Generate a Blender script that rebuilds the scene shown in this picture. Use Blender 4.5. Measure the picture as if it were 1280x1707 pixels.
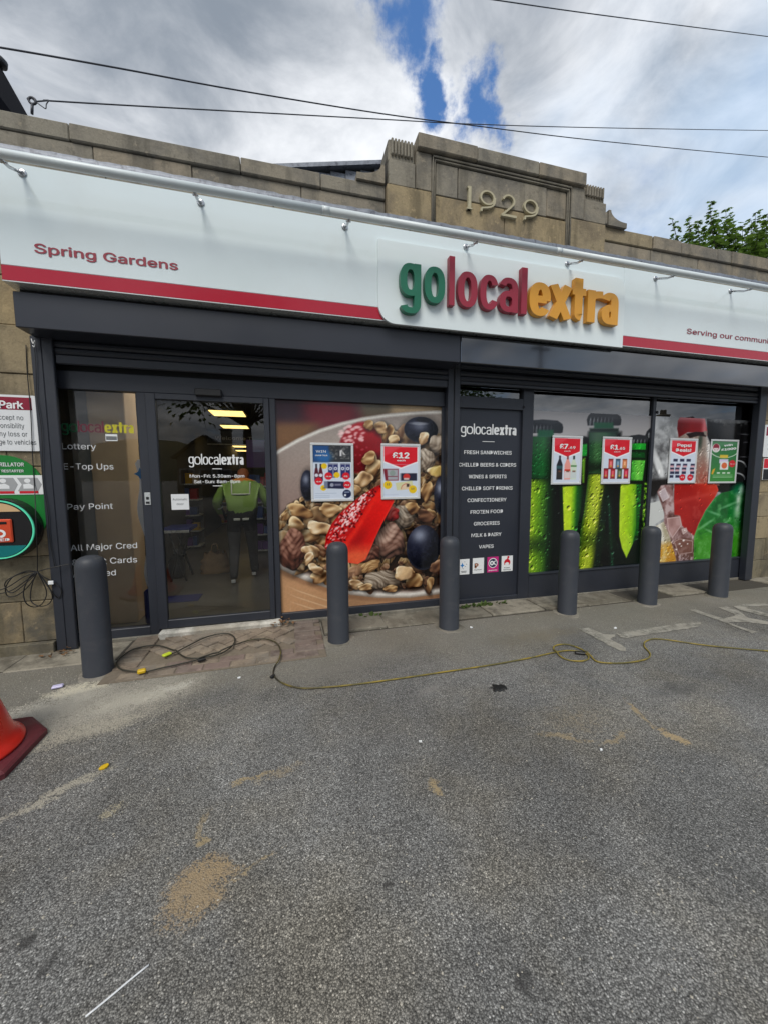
import bpy, bmesh, math, random
import numpy as np
from mathutils import Vector, Matrix
for o in list(bpy.data.objects): bpy.data.objects.remove(o)
scene = bpy.context.scene
C = scene.collection
rnd = random.Random(7)
PI = math.pi

# ---------------------------------------------------------------- camera
ROT = ((0.96761034, -0.25240847, -0.00449461), (0.0274954, 0.08767232, 0.99576984), (0.25094668, 0.96364077, -0.09177271))
FPX, PW, PH = 616.0, 1280.0, 1707.0
cd = bpy.data.cameras.new('camera'); cam = bpy.data.objects.new('camera', cd); C.objects.link(cam)
cd.sensor_fit = 'VERTICAL'; cd.sensor_height = 24.0; cd.lens = FPX / PH * 24.0
cd.clip_start = 0.02; cd.clip_end = 2000
r_, u_, f_ = [Vector(v) for v in ROT]
mw = Matrix((r_, u_, -f_)).transposed().to_4x4(); mw.translation = (0, 0, 1.5)
cam.matrix_world = mw
scene.camera = cam

def ray(px, py):
    a, b = (px - PW/2)/FPX, -(py - PH/2)/FPX
    return r_*a + u_*b + f_
def at(px, py, Y):
    """surveyed point of the photo at depth Y -> (x, z)"""
    d = ray(px, py); k = Y/d.y
    return d.x*k, 1.5 + d.z*k
def gr(px, py, z=0.0):
    """surveyed point of the photo on the ground"""
    d = ray(px, py); k = (z-1.5)/d.z
    return Vector((d.x*k, d.y*k, z))

# ---------------------------------------------------------------- node helpers
class NT:
    def __init__(s, nt): s.nt = nt; nt.nodes.clear()
    def n(s, typ, ins=None, **props):
        nd = s.nt.nodes.new(typ)
        for k, v in props.items(): setattr(nd, k, v)
        for k, v in (ins or {}).items():
            if isinstance(v, bpy.types.NodeSocket): s.nt.links.new(v, nd.inputs[k])
            else:
                try: nd.inputs[k].default_value = v
                except Exception: nd.inputs[k].default_value = (*v, 1.0)
        return nd
    def m(s, op, a, b=0.0, c=0.0, clamp=False):
        nd = s.n('ShaderNodeMath', {0: a, 1: b, 2: c}, operation=op, use_clamp=clamp); return nd.outputs[0]
    def vm(s, op, a, b=(0, 0, 0)):
        nd = s.n('ShaderNodeVectorMath', {0: a, 1: b}, operation=op)
        return nd.outputs['Value'] if op in ('LENGTH', 'DOT_PRODUCT', 'DISTANCE') else nd.outputs[0]
    def sm(s, x, lo, hi, a=0.0, b=1.0):
        return s.n('ShaderNodeMapRange', {0: x, 1: lo, 2: hi, 3: a, 4: b}, interpolation_type='SMOOTHSTEP').outputs[0]
    def mix(s, f, a, b, mode='MIX'):
        nd = s.n('ShaderNodeMix', data_type='RGBA', blend_type=mode)
        for idx, v in ((0, f), (6, a), (7, b)):
            if isinstance(v, bpy.types.NodeSocket): s.nt.links.new(v, nd.inputs[idx])
            elif idx == 0: nd.inputs[0].default_value = v
            else: nd.inputs[idx].default_value = (v[0], v[1], v[2], 1) if not isinstance(v, (int, float)) else (v, v, v, 1)
        return nd.outputs[2]
    def noise(s, vec, scale, detail=4, rough=0.55, dist=0.0, out=0):
        return s.n('ShaderNodeTexNoise', {'Vector': vec, 'Scale': scale, 'Detail': detail, 'Roughness': rough, 'Distortion': dist}).outputs[out]

# ---------------------------------------------------------------- world (broken cloud over a Nishita sky)
SUN_EL, SUN_AZ = math.radians(52), math.radians(205)      # sun behind the photographer, to the left
w = bpy.data.worlds.new('World'); scene.world = w; w.use_nodes = True
t = NT(w.node_tree)
gen = t.n('ShaderNodeTexCoord').outputs['Generated']
sky = t.n('ShaderNodeTexSky', sky_type='NISHITA', sun_disc=False, sun_elevation=SUN_EL, sun_rotation=SUN_AZ, altitude=50, air_density=1.0, dust_density=0.6, ozone_density=2.0).outputs[0]
sep = t.n('ShaderNodeSeparateXYZ', {0: gen})
zc = t.m('ADD', t.m('MAXIMUM', sep.outputs[2], 0.0), 0.22)
deck = t.n('ShaderNodeCombineXYZ', {0: t.m('DIVIDE', sep.outputs[0], zc), 1: t.m('DIVIDE', sep.outputs[1], zc), 2: 0.37}).outputs[0]
n1 = t.noise(deck, 1.7, 9, 0.58, 0.25)
n2 = t.noise(t.vm('ADD', deck, (3.1, 7.7, 1.3)), 0.75, 3, 0.5)
cov = t.m('ADD', t.m('MULTIPLY', n1, 0.6), t.m('MULTIPLY', n2, 0.4))
warp = t.n('ShaderNodeTexNoise', {'Vector': gen, 'Scale': 6.5, 'Detail': 8, 'Roughness': 0.62}).outputs['Color']
wgen = t.vm('ADD', gen, t.vm('MULTIPLY', t.vm('SUBTRACT', warp, (0.5, 0.5, 0.5)), (0.25, 0.25, 0.25)))
def blob(px, py, r0, r1, v=None):
    d = ray(px, py).normalized()
    return t.sm(t.vm('DISTANCE', v or gen, tuple(d)), r1, r0)
n_edge = t.m('MULTIPLY', t.m('SUBTRACT', n1, 0.5), 0.9)
gap = t.m('MAXIMUM', t.m('MAXIMUM', blob(668, 0, 0.0, 0.115, wgen), blob(712, 105, 0.0, 0.085, wgen)), t.m('MULTIPLY', blob(805, 160, 0.0, 0.085, wgen), 0.95))
cov = t.m('ADD', t.m('ADD', cov, 0.13), t.m('ADD', t.m('MULTIPLY', gap, -0.50), t.m('MULTIPLY', t.m('SUBTRACT', t.noise(deck, 5.5, 6, 0.6), 0.5), 0.35)))
cmask = t.sm(cov, 0.33, 0.62)
n3 = t.noise(t.vm('ADD', deck, (1.7, -2.3, 4.0)), 1.25, 7, 0.55, 0.3)
lum = t.m('ADD', t.m('MULTIPLY', n3, 1.0), t.m('MULTIPLY', n1, 0.35))
lum = t.m('ADD', lum, t.m('MULTIPLY', blob(610, 190, 0.02, 0.30), 0.30))
lum = t.m('ADD', lum, t.m('MULTIPLY', blob(1100, 330, 0.02, 0.40), 0.12))
lum = t.m('ADD', lum, t.m('MULTIPLY', blob(330, 40, 0.05, 0.6), -0.10))
lum = t.m('ADD', lum, t.m('MULTIPLY', t.sm(sep.outputs[2], 0.55, 0.0), 0.10))
puff = t.noise(t.vm('ADD', deck, (4.2, 1.1, 0.5)), 3.6, 8, 0.6, 0.5)
lum = t.m('ADD', lum, t.m('MULTIPLY', t.m('SUBTRACT', puff, 0.5), 0.75))
f = t.sm(lum, 0.45, 1.05)
ccol = t.mix(f, (1.65, 1.92, 2.3), (6.4, 6.55, 6.8))
thin = t.mix(0.05, t.mix(1.0, sky, (0.50, 0.86, 1.18), 'MULTIPLY'), (3.0, 3.4, 4.0))
veil = t.m('MULTIPLY', t.m('MULTIPLY', t.sm(t.noise(t.vm('ADD', deck, (8, 2, 5)), 0.9, 5, 0.55), 0.44, 0.62), 0.55), t.sm(sep.outputs[0], -0.15, 0.35))
ccol = t.mix(veil, ccol, (2.2, 3.5, 5.2))
skyc = t.mix(cmask, thin, ccol)
bg = t.n('ShaderNodeBackground', {0: skyc, 1: 0.1})
t.nt.links.new(bg.outputs[0], t.n('ShaderNodeOutputWorld').inputs[0])

ld = bpy.data.lights.new('sun', 'SUN'); ld.energy = 1.5; ld.angle = math.radians(28); ld.color = (1.0, 0.95, 0.87)
sun = bpy.data.objects.new('sun', ld); C.objects.link(sun)
sd = Vector((math.sin(SUN_AZ)*math.cos(SUN_EL), math.cos(SUN_AZ)*math.cos(SUN_EL), math.sin(SUN_EL)))
sun.rotation_euler = (-sd).to_track_quat('-Z', 'Y').to_euler(); sun.location = (-4, -6, 12)
vs = scene.view_settings
vs.view_transform = 'Standard'; vs.look = 'None'; vs.gamma = 1.0; vs.use_curve_mapping = False; vs.exposure = 0.75
scene.cycles.max_bounces = 8

# ---------------------------------------------------------------- materials
def srgb(r, g, b):
    return tuple(((c/255)/12.92 if c/255 <= 0.04045 else ((c/255+0.055)/1.055)**2.4) for c in (r, g, b))
def newmat(name):
    m = bpy.data.materials.new(name); m.use_nodes = True
    return m, NT(m.node_tree)
def pbr(name, col, rough=0.5, metal=0.0, var=0.12, vscale=6.0, bump=0.0, bscale=60.0, dirt=None, dscale=3.0, damt=0.5, coat=0.0, emit=None, estr=0.0, rvar=0.1, spec=0.5):
    m, t = newmat(name)
    pos = t.n('ShaderNodeTexCoord').outputs['Object']
    nz = t.noise(pos, vscale, 5, 0.6)
    k = t.m('ADD', 1.0 - var, t.m('MULTIPLY', nz, 2*var))
    c = t.mix(1.0, col, t.n('ShaderNodeCombineColor', {0: k, 1: k, 2: k}).outputs[0], 'MULTIPLY')
    if dirt:
        dn = t.noise(t.vm('ADD', pos, (5, 9, 2)), dscale, 8, 0.65, 0.4)
        c = t.mix(t.m('MULTIPLY', t.sm(dn, 0.5, 0.72), damt), c, dirt)
    rr = t.m('ADD', rough - rvar/2, t.m('MULTIPLY', t.noise(pos, vscale*1.7, 4), rvar), clamp=True)
    ins = {'Base Color': c, 'Roughness': rr, 'Metallic': metal, 'Coat Weight': coat, 'Coat Roughness': 0.05, 'Specular IOR Level': spec}
    if emit: ins['Emission Color'] = emit; ins['Emission Strength'] = estr
    b = t.n('ShaderNodeBsdfPrincipled', ins)
    if bump:
        bn = t.n('ShaderNodeBump', {'Height': t.noise(pos, bscale, 6, 0.65), 'Strength': bump, 'Distance': 0.01})
        t.nt.links.new(bn.outputs[0], b.inputs['Normal'])
    t.nt.links.new(b.outputs[0], t.n('ShaderNodeOutputMaterial').inputs[0])
    return m
def glassmat(name, tint, ior=1.6, rough=0.0):
    m, t = newmat(name)
    pos = t.n('ShaderNodeTexCoord').outputs['Object']
    bn = t.n('ShaderNodeBump', {'Height': t.noise(pos, 1.3, 2), 'Strength': 0.12, 'Distance': 0.01})
    fr = t.n('ShaderNodeFresnel', {'IOR': ior, 'Normal': bn.outputs[0]})
    tr = t.n('ShaderNodeBsdfTransparent', {0: tint})
    gl = t.n('ShaderNodeBsdfGlossy', {0: (1, 1, 1), 'Roughness': rough, 'Normal': bn.outputs[0]})
    mx = t.n('ShaderNodeMixShader', {0: fr.outputs[0], 1: tr.outputs[0], 2: gl.outputs[0]})
    t.nt.links.new(mx.outputs[0], t.n('ShaderNodeOutputMaterial').inputs[0])
    return m
def stonemat(name, c1, c2, c3):
    """weathered sandstone: every block takes its own tone, with soot streaks and damp stains"""
    m, t = newmat(name)
    pos = t.n('ShaderNodeNewGeometry').outputs['Position']
    rv = t.n('ShaderNodeObjectInfo').outputs['Random']
    base = t.mix(t.sm(rv, 0.15, 0.95), c1, c2)
    big = t.noise(pos, 2.2, 6, 0.62, 0.6)
    base = t.mix(t.sm(big, 0.42, 0.66), base, c3)
    st = t.noise(t.vm('MULTIPLY', pos, (7.0, 7.0, 1.1)), 1.0, 6, 0.6)
    base = t.mix(t.m('MULTIPLY', t.sm(st, 0.46, 0.72), 0.75), base, tuple(x*0.45 for x in c1))
    lich = t.noise(t.vm('ADD', pos, (3, 1, 8)), 11, 7, 0.7)
    base = t.mix(t.m('MULTIPLY', t.sm(lich, 0.56, 0.68), 0.5), base, tuple(x*0.4 for x in c1))
    base = t.mix(t.m('MULTIPLY', t.sm(lich, 0.42, 0.33), 0.4), base, tuple(min(1, x*1.4) for x in c2))
    fine = t.noise(pos, 70, 4, 0.7)
    k = t.m('ADD', 0.72, t.m('MULTIPLY', fine, 0.56))
    base = t.mix(1.0, base, t.n('ShaderNodeCombineColor', {0: k, 1: k, 2: k}).outputs[0], 'MULTIPLY')
    h = t.m('ADD', t.m('MULTIPLY', t.noise(pos, 26, 8, 0.7), 1.0), t.m('MULTIPLY', t.noise(pos, 5, 4), 0.8))
    bn = t.n('ShaderNodeBump', {'Height': h, 'Strength': 0.55, 'Distance': 0.012})
    b = t.n('ShaderNodeBsdfPrincipled', {'Base Color': base, 'Roughness': 0.9, 'Specular IOR Level': 0.2, 'Normal': bn.outputs[0]})
    t.nt.links.new(b.outputs[0], t.n('ShaderNodeOutputMaterial').inputs[0])
    return m
def colattr(name, rough=0.25, spec=0.5, coat=0.0):
    m, t = newmat(name)
    a = t.n('ShaderNodeAttribute', attribute_name='print').outputs['Color']
    pos = t.n('ShaderNodeTexCoord').outputs['Object']
    rr = t.m('ADD', rough - 0.04, t.m('MULTIPLY', t.noise(pos, 3, 4), 0.08))
    b = t.n('ShaderNodeBsdfPrincipled', {'Base Color': a, 'Roughness': rr, 'Specular IOR Level': spec, 'Coat Weight': coat, 'Coat Roughness': 0.03})
    t.nt.links.new(b.outputs[0], t.n('ShaderNodeOutputMaterial').inputs[0])
    return m

# ---------------------------------------------------------------- mesh helpers
class MB:
    def __init__(s): s.v = []; s.f = []; s.smooth = set()
    def add(s, vs, fs, smooth=False):
        o = len(s.v); s.v += [tuple(p) for p in vs]
        for q in fs:
            if smooth: s.smooth.add(len(s.f))
            s.f.append(tuple(i+o for i in q))
        return s
    def box(s, x0, x1, y0, y1, z0, z1, c=0.003):
        c = max(1e-5, min(c, (x1-x0)*.45, (y1-y0)*.45, (z1-z0)*.45))
        lo, hi = (x0, y0, z0), (x1, y1, z1); vs = []; idx = {}
        for sx in (0, 1):
            for sy in (0, 1):
                for sz in (0, 1):
                    sg = (sx, sy, sz)
                    for ax in range(3):
                        p = []
                        for k in range(3):
                            b = hi[k] if sg[k] else lo[k]
                            p.append(b if k == ax else b + (-c if sg[k] else c))
                        idx[(sg, ax)] = len(vs); vs.append(p)
        fs = []
        cen = Vector(((x0+x1)/2, (y0+y1)/2, (z0+z1)/2))
        def face(q):
            a, b, d = [Vector(vs[i]) for i in q[:3]]
            n = (b-a).cross(d-b); m = sum((Vector(vs[i]) for i in q), Vector())/len(q) - cen
            fs.append(q if n.dot(m) > 0 else q[::-1])
        for ax in range(3):
            o = [k for k in range(3) if k != ax]
            for sv in (0, 1):
                q = []
                for a, b in ((0, 0), (1, 0), (1, 1), (0, 1)):
                    g = [0, 0, 0]; g[ax] = sv; g[o[0]] = a; g[o[1]] = b; q.append(idx[(tuple(g), ax)])
                face(tuple(q))
            for a in (0, 1):
                for b in (0, 1):
                    g0 = [0, 0, 0]; g0[o[0]] = a; g0[o[1]] = b; g1 = list(g0); g1[ax] = 1
                    face((idx[(tuple(g0), o[0])], idx[(tuple(g1), o[0])], idx[(tuple(g1), o[1])], idx[(tuple(g0), o[1])]))
        for sx in (0, 1):
            for sy in (0, 1):
                for sz in (0, 1):
                    g = (sx, sy, sz); face((idx[(g, 0)], idx[(g, 1)], idx[(g, 2)]))
        return s.add(vs, fs)
    def lathe(s, prof, cx=0, cy=0, seg=32, cap=True):
        vs = []; fs = []; n = len(prof)
        for i in range(seg):
            a = 2*PI*i/seg
            for r, z in prof: vs.append((cx+r*math.cos(a), cy+r*math.sin(a), z))
        for i in range(seg):
            j = (i+1) % seg
            for k in range(n-1): fs.append((i*n+k, j*n+k, j*n+k+1, i*n+k+1))
        s.add(vs, fs, True)
        if cap:
            o = len(s.v) - len(vs)
            s.f.append(tuple(o+i*n for i in range(seg))[::-1]); s.f.append(tuple(o+i*n+n-1 for i in range(seg)))
        return s
    def tube(s, pts, r, seg=8, closed=False):
        pts = [Vector(p) for p in pts]; n = len(pts); vs = []; up = None
        for i in range(n):
            a = pts[(i-1) % n] if (closed or i > 0) else pts[i]; b = pts[(i+1) % n] if (closed or i < n-1) else pts[i]
            d = (b-a).normalized()
            if up is None: up = d.orthogonal().normalized()
            up = (up - d*up.dot(d)); up = up.normalized() if up.length > 1e-6 else d.orthogonal().normalized()
            sd = d.cross(up); rr = r[i] if isinstance(r, (list, tuple)) else r
            for k in range(seg):
                q = 2*PI*k/seg; vs.append(pts[i] + up*(rr*math.cos(q)) + sd*(rr*math.sin(q)))
        fs = []
        for i in range(n if closed else n-1):
            j = (i+1) % n
            for k in range(seg): fs.append((i*seg+k, i*seg+(k+1) % seg, j*seg+(k+1) % seg, j*seg+k))
        s.add(vs, fs, True)
        if not closed:
            o = len(s.v)-len(vs); s.f.append(tuple(range(o, o+seg))[::-1]); s.f.append(tuple(range(o+(n-1)*seg, o+n*seg)))
        return s
    def prism(s, poly, y0, y1):
        """polygon of (x, z) points, front at y0 and back at y1 (y0 < y1)"""
        n = len(poly); ar = sum(poly[i][0]*poly[(i+1) % n][1]-poly[(i+1) % n][0]*poly[i][1] for i in range(n))
        if ar < 0: poly = poly[::-1]
        vs = [(x, y0, z) for x, z in poly] + [(x, y1, z) for x, z in poly]
        fs = [tuple(range(n)), tuple(range(2*n-1, n-1, -1))] + [(i, i+n, (i+1) % n+n, (i+1) % n) for i in range(n)]
        return s.add(vs, fs)
    def quad(s, a, b, c, d): return s.add([a, b, c, d], [(0, 1, 2, 3)])
    def build(s, name, m, parent=None, off=None):
        off = Vector(off) if off is not None else (wloc(parent) if parent else Vector((0, 0, 0)))
        me = bpy.data.meshes.new(name)
        me.from_pydata([(x-off.x, y-off.y, z-off.z) for x, y, z in s.v], [], s.f)
        if s.smooth:
            me.polygons.foreach_set('use_smooth', [i in s.smooth for i in range(len(s.f))])
        return link(name, me, m, parent)
def wloc(o):
    v = Vector((0, 0, 0))
    while o: v += o.location; o = o.parent
    return v
def link(name, me, m, parent=None):
    if m and not me.materials: me.materials.append(m)
    o = bpy.data.objects.new(name, me); C.objects.link(o)
    if parent: o.parent = parent
    return o
def thing(name, label, cat, loc=(0, 0, 0), group=None):
    o = bpy.data.objects.new(name, None); C.objects.link(o); o.location = loc; o.empty_display_size = 0.1
    o['label'] = label; o['category'] = cat
    if group: o['group'] = group
    return o
def tag(o, label, cat, group=None):
    o['label'] = label; o['category'] = cat
    if group: o['group'] = group
    return o
def solo(name, mb, m, label, cat, loc, group=None):
    o = mb.build(name, m, None, off=loc); o.location = loc; return tag(o, label, cat, group)
def struct(name, mb, m, kind='structure'):
    o = mb.build(name, m); o['kind'] = kind; return o
def crom(pts, k=6, closed=False):
    pts = [Vector(p) for p in pts]; n = len(pts); out = []
    for i in range(n if closed else n-1):
        g = lambda j: pts[j % n] if closed else pts[max(0, min(n-1, j))]
        p0, p1, p2, p3 = g(i-1), g(i), g(i+1), g(i+2)
        for q in range(k):
            u = q/k
            out.append(0.5*((2*p1)+(p2-p0)*u+(2*p0-5*p1+4*p2-p3)*u*u+(3*p1-p0-3*p2+p3)*u**3))
    if not closed: out.append(pts[-1])
    return out

# ---------------------------------------------------------------- lettering
def stroke(mb, pts, a, b, y, d, closed=False, sx=1.0, ox=0.0, oz=0.0, sz=1.0):
    """a pen stroke in the facade plane; elliptical pen (a wide, b high), front at y, depth d"""
    P = [(p[0]*sx+ox, p[1]*sz+oz) for p in pts]; n = len(P); A = []; B = []
    for i in range(n):
        p0 = P[(i-1) % n] if (closed or i) else P[i]; p1 = P[(i+1) % n] if (closed or i < n-1) else P[i]
        dx, dz = p1[0]-p0[0], p1[1]-p0[1]; L = math.hypot(dx, dz) or 1
        nx, nz = -dz/L, dx/L; q = math.hypot(a*nx, b*nz) or 1
        A.append((P[i][0]+a*a*nx/q, P[i][1]+b*b*nz/q)); B.append((P[i][0]-a*a*nx/q, P[i][1]-b*b*nz/q))
    vs = []; fs = []
    for i in range(n): vs += [(A[i][0], y, A[i][1]), (B[i][0], y, B[i][1]), (A[i][0], y+d, A[i][1]), (B[i][0], y+d, B[i][1])]
    for i in range(n if closed else n-1):
        j = (i+1) % n; i4, j4 = i*4, j*4
        fs.append((i4, i4+1, j4+1, j4))
        if d > 0.002:
            fs += [(i4+2, i4, j4, j4+2), (i4+1, i4+3, j4+3, j4+1)]
    if not closed and d > 0.002:
        fs += [(0, 2, 3, 1), ((n-1)*4, (n-1)*4+1, (n-1)*4+3, (n-1)*4+2)]
    mb.add(vs, fs)
def sarc(cx, cz, rx, rz, a0, a1, n=18, e=2.5):
    out = []
    for i in range(n+1):
        q = math.radians(a0+(a1-a0)*i/n); c, s_ = math.cos(q), math.sin(q)
        out.append((cx+rx*math.copysign(abs(c)**(2/e), c), cz+rz*math.copysign(abs(s_)**(2/e), s_)))
    return out
def glyph(ch, a, b):
    """strokes of a condensed sans letter in a box one unit wide, x-height 1 (a, b: pen half sizes in the same units)"""
    L, R, T, B0 = a, 1-a, 1-b, b; cx, cz = 0.5, 0.5
    rx, rz = (R-L)/2, (T-B0)/2
    S = []
    if ch == 'o': S.append((sarc(cx, cz, rx, rz, 0, 360, 40)[:-1], True))
    elif ch == 'l': S.append(([(0.5, 0), (0.5, 1.36)], False))
    elif ch == 'c': S.append((sarc(cx, cz, rx, rz, 28, 332, 34), False))
    elif ch == 'e':
        S.append((sarc(cx, cz, rx, rz, -2, 322, 36), False)); S.append(([(L, 0.5), (R, 0.5)], False))
    elif ch == 'g':
        S.append((sarc(cx, 0.56, rx, 0.44-b, 0, 360, 40)[:-1], True))
        S.append(([(R, 1.0), (R, 0.5), (R, 0.1)] + sarc(cx, -0.06, rx, 0.30-b, 0, -160, 16), False))
    elif ch == 'a':
        S.append((sarc(cx, 0.66, rx, 0.34-b, 160, 0, 14)[:] + [(R, 0.5), (R, 0.0)], False))
        S.append((sarc(0.5, 0.31, rx, 0.31-b, 30, 340, 26), False))
        S.append(([(R, 0.60), (0.55, 0.585)], False))
    elif ch == 'x':
        S.append(([(L*.8, 0), (1-L*.8, 1)], False)); S.append(([(L*.8, 1), (1-L*.8, 0)], False))
    elif ch == 't':
        S.append(([(0.47, 1.30), (0.47, 0.20)] + sarc(0.47+0.30, 0.20, 0.30, 0.20-b, 180, 255, 6), False))
        S.append(([(0.06, T), (0.94, T)], False))
    elif ch == 'r':
        S.append(([(L, 0), (L, 1.0)], False)); S.append((sarc(1.0, 0.70, 1.0-L, 0.30-b, 175, 92, 8), False))
    return S
def wordmark(parent, y, d, boxes, z0, xh, mats, pen_thin, pen_bold, single=None):
    """the shop's name; boxes = x ranges of the twelve letters. single: one object for the whole word per material"""
    acc = {}
    for i, (ch, (x0, x1)) in enumerate(zip('golocalextra', boxes)):
        key = 0 if i < 2 else 1 if i < 7 else 2
        bold = i >= 7; pa, pb = pen_bold if bold else pen_thin
        mb = acc.setdefault(key, MB()) if single else MB(); wd = x1-x0
        if ch == 'l' and not bold: pa = min(pa, wd/2)
        for k, (pts, cl) in enumerate(glyph(ch, pa/wd, pb/xh)):
            stroke(mb, pts, pa, pb, y+0.0004*k, d, cl, wd, x0, z0, xh)
        if not single: mb.build('letter', mats[key], parent)
    if single:
        for k, mb in acc.items(): mb.build(single, mats[k], parent)
try:
    FONT = bpy.data.fonts.load(bpy.utils.system_resource('DATAFILES', path='fonts') + '/Inter.woff2')      # Blender's own interface font
except Exception:
    FONT = None
def textmesh(body, off=0.0):
    cu = bpy.data.curves.new('lettering', 'FONT'); cu.body = body; cu.size = 1.0; cu.offset = off; cu.resolution_u = 2; cu.space_character = 1.0
    if FONT: cu.font = FONT
    o = bpy.data.objects.new('lettering', cu); C.objects.link(o)
    me = bpy.data.meshes.new_from_object(o.evaluated_get(bpy.context.evaluated_depsgraph_get()))
    bpy.data.objects.remove(o); bpy.data.curves.remove(cu)
    return me
def text(body, x0, x1, zb, cap, y, m, parent, bold=0.0, name='lettering', d=0.0, rot=0.0, lab=None):
    """lettering on the facade plane between x0 and x1, baseline zb, capital height cap"""
    me = textmesh(body, 0.0)
    if bold:                                                             # heavier weight: the outline set again a hair to each side
        v0 = [tuple(v.co) for v in me.vertices]; f0 = [tuple(p.vertices) for p in me.polygons]; V = []; F = []; bpy.data.meshes.remove(me)
        for dx, dz, dk in ((0, 0, 0), (bold, 0, 1), (-bold, 0, 2), (0, bold*.6, 3), (0, -bold*.6, 4)):
            o_ = len(V); V += [(a+dx, b_+dz, dk) for a, b_, c_ in v0]; F += [tuple(i+o_ for i in f) for f in f0]
        me = bpy.data.meshes.new(name); me.from_pydata(V, [], F)
    n = len(me.vertices); co = np.empty(n*3); me.vertices.foreach_get('co', co); co = co.reshape(-1, 3)
    mn, mx = co[:, 0].min(), co[:, 0].max()
    X = x0 + (co[:, 0]-mn)/(mx-mn)*(x1-x0); Z = zb + co[:, 1]/0.727*cap
    if rot:
        cx, cz = (x0+x1)/2, zb+cap/2; c, s_ = math.cos(rot), math.sin(rot)
        X, Z = cx+(X-cx)*c-(Z-cz)*s_, cz+(X-cx)*s_+(Z-cz)*c
    off = wloc(parent)
    out = np.stack([X-off.x, y-off.y-co[:, 2]*.0001, Z-off.z], 1)
    me.vertices.foreach_set('co', out.ravel()); me.update(); me.name = name
    me.materials.clear()
    return link(name, me, m, parent)
# ---------------------------------------------------------------- materials of the place
ANTH = (0.026, 0.030, 0.041)
M_anth = pbr('anthracite powder coat', ANTH, 0.42, var=0.10, vscale=3, bump=0.03, bscale=220, dirt=(0.07, 0.07, 0.07), dscale=4, damt=0.12)
M_anthgloss = pbr('anthracite gloss cover', (0.022, 0.026, 0.036), 0.07, var=0.06, vscale=2, bump=0.02, bscale=1.4, rvar=0.05, coat=1.0, spec=1.0)
M_anthsatin = pbr('anthracite satin cover', (0.026, 0.030, 0.042), 0.33, var=0.08, vscale=2, bump=0.02, bscale=2.0)
M_dark = pbr('black rubber and shadow gaps', (0.008, 0.009, 0.011), 0.6)
M_boll = pbr('bollard paint', (0.034, 0.039, 0.050), 0.55, var=0.14, vscale=5, bump=0.12, bscale=140, dirt=(0.11, 0.105, 0.10), dscale=9, damt=0.14)
M_white = pbr('white sign sheet', (0.72, 0.81, 0.835), 0.12, var=0.02, vscale=1.5, bump=0.012, bscale=1.2, coat=0.5, dirt=(0.62, 0.66, 0.66), dscale=1.5, damt=0.25)
M_plaque = pbr('white sign plaque', (0.74, 0.82, 0.84), 0.14, var=0.02, vscale=1.5)
M_red = pbr('red sign film', (0.43, 0.012, 0.035), 0.2, var=0.04)
M_green = pbr('green letter', (0.012, 0.15, 0.085), 0.35, var=0.05)
M_crim = pbr('crimson letter', (0.31, 0.024, 0.048), 0.35, var=0.05)
M_yell = pbr('yellow letter', (0.70, 0.33, 0.035), 0.35, var=0.05)
M_alu = pbr('white coated aluminium', (0.62, 0.65, 0.66), 0.28, metal=0.35, var=0.06, vscale=8)
M_tube = pbr('white painted tube', (0.68, 0.75, 0.77), 0.36, var=0.05, vscale=6)
M_chrome = pbr('satin steel', (0.55, 0.56, 0.58), 0.25, metal=0.9, var=0.1, vscale=20)
M_stone = stonemat('sandstone', (0.30, 0.25, 0.165), (0.39, 0.305, 0.175), (0.20, 0.165, 0.115))
M_stoneg = stonemat('grey sandstone', (0.265, 0.245, 0.20), (0.29, 0.25, 0.19), (0.17, 0.16, 0.14))
M_stonelow = stonemat('damp plinth stone', (0.20, 0.175, 0.12), (0.27, 0.21, 0.125), (0.11, 0.10, 0.08))
M_mortar = pbr('dark mortar', (0.055, 0.048, 0.038), 0.95, var=0.3, vscale=20, bump=0.4)
M_num = pbr('carved cream numerals', (0.44, 0.40, 0.27), 0.7, var=0.2, vscale=20, bump=0.2)
M_lead = pbr('lead flashing', (0.20, 0.22, 0.26), 0.5, metal=0.3, var=0.45, vscale=18, bump=0.5, bscale=14, dirt=(0.05, 0.05, 0.07), dscale=14, damt=0.8)
M_soot = pbr('black painted gable', (0.006, 0.006, 0.009), 0.95, spec=0.1)
M_slate = pbr('slate', (0.035, 0.037, 0.043), 0.6, var=0.35, vscale=9, bump=0.3)
M_black = pbr('black cable', (0.012, 0.012, 0.013), 0.45)
M_wire = pbr('overhead wire', (0.03, 0.035, 0.05), 0.5)
M_ins = pbr('printed white', (0.74, 0.76, 0.78), 0.3, var=0.02)
M_txtw = pbr('white film', (0.80, 0.82, 0.83), 0.35, var=0.02)
M_txtg = pbr('grey film', (0.70, 0.72, 0.74), 0.4, var=0.02)
M_maroon = pbr('maroon film', (0.25, 0.012, 0.035), 0.25, var=0.05)
M_txtd = pbr('dark print', (0.10, 0.11, 0.12), 0.4)
M_slab = stonemat('paving slab', (0.20, 0.185, 0.15), (0.29, 0.265, 0.215), (0.135, 0.12, 0.095))
M_brickp = stonemat('brick paver', (0.225, 0.18, 0.14), (0.275, 0.225, 0.17), (0.20, 0.175, 0.145))
M_brickr = stonemat('red brick paver', (0.20, 0.15, 0.13), (0.225, 0.175, 0.15), (0.18, 0.15, 0.13))
M_dust = pbr('trodden brick dust', (0.17, 0.14, 0.105), 0.95, var=0.35, vscale=25, bump=0.5)
M_conc = stonemat('pale concrete', (0.50, 0.48, 0.42), (0.56, 0.54, 0.49), (0.30, 0.27, 0.22))
M_conc2 = stonemat('grey concrete', (0.22, 0.205, 0.17), (0.25, 0.23, 0.195), (0.15, 0.14, 0.115))

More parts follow.
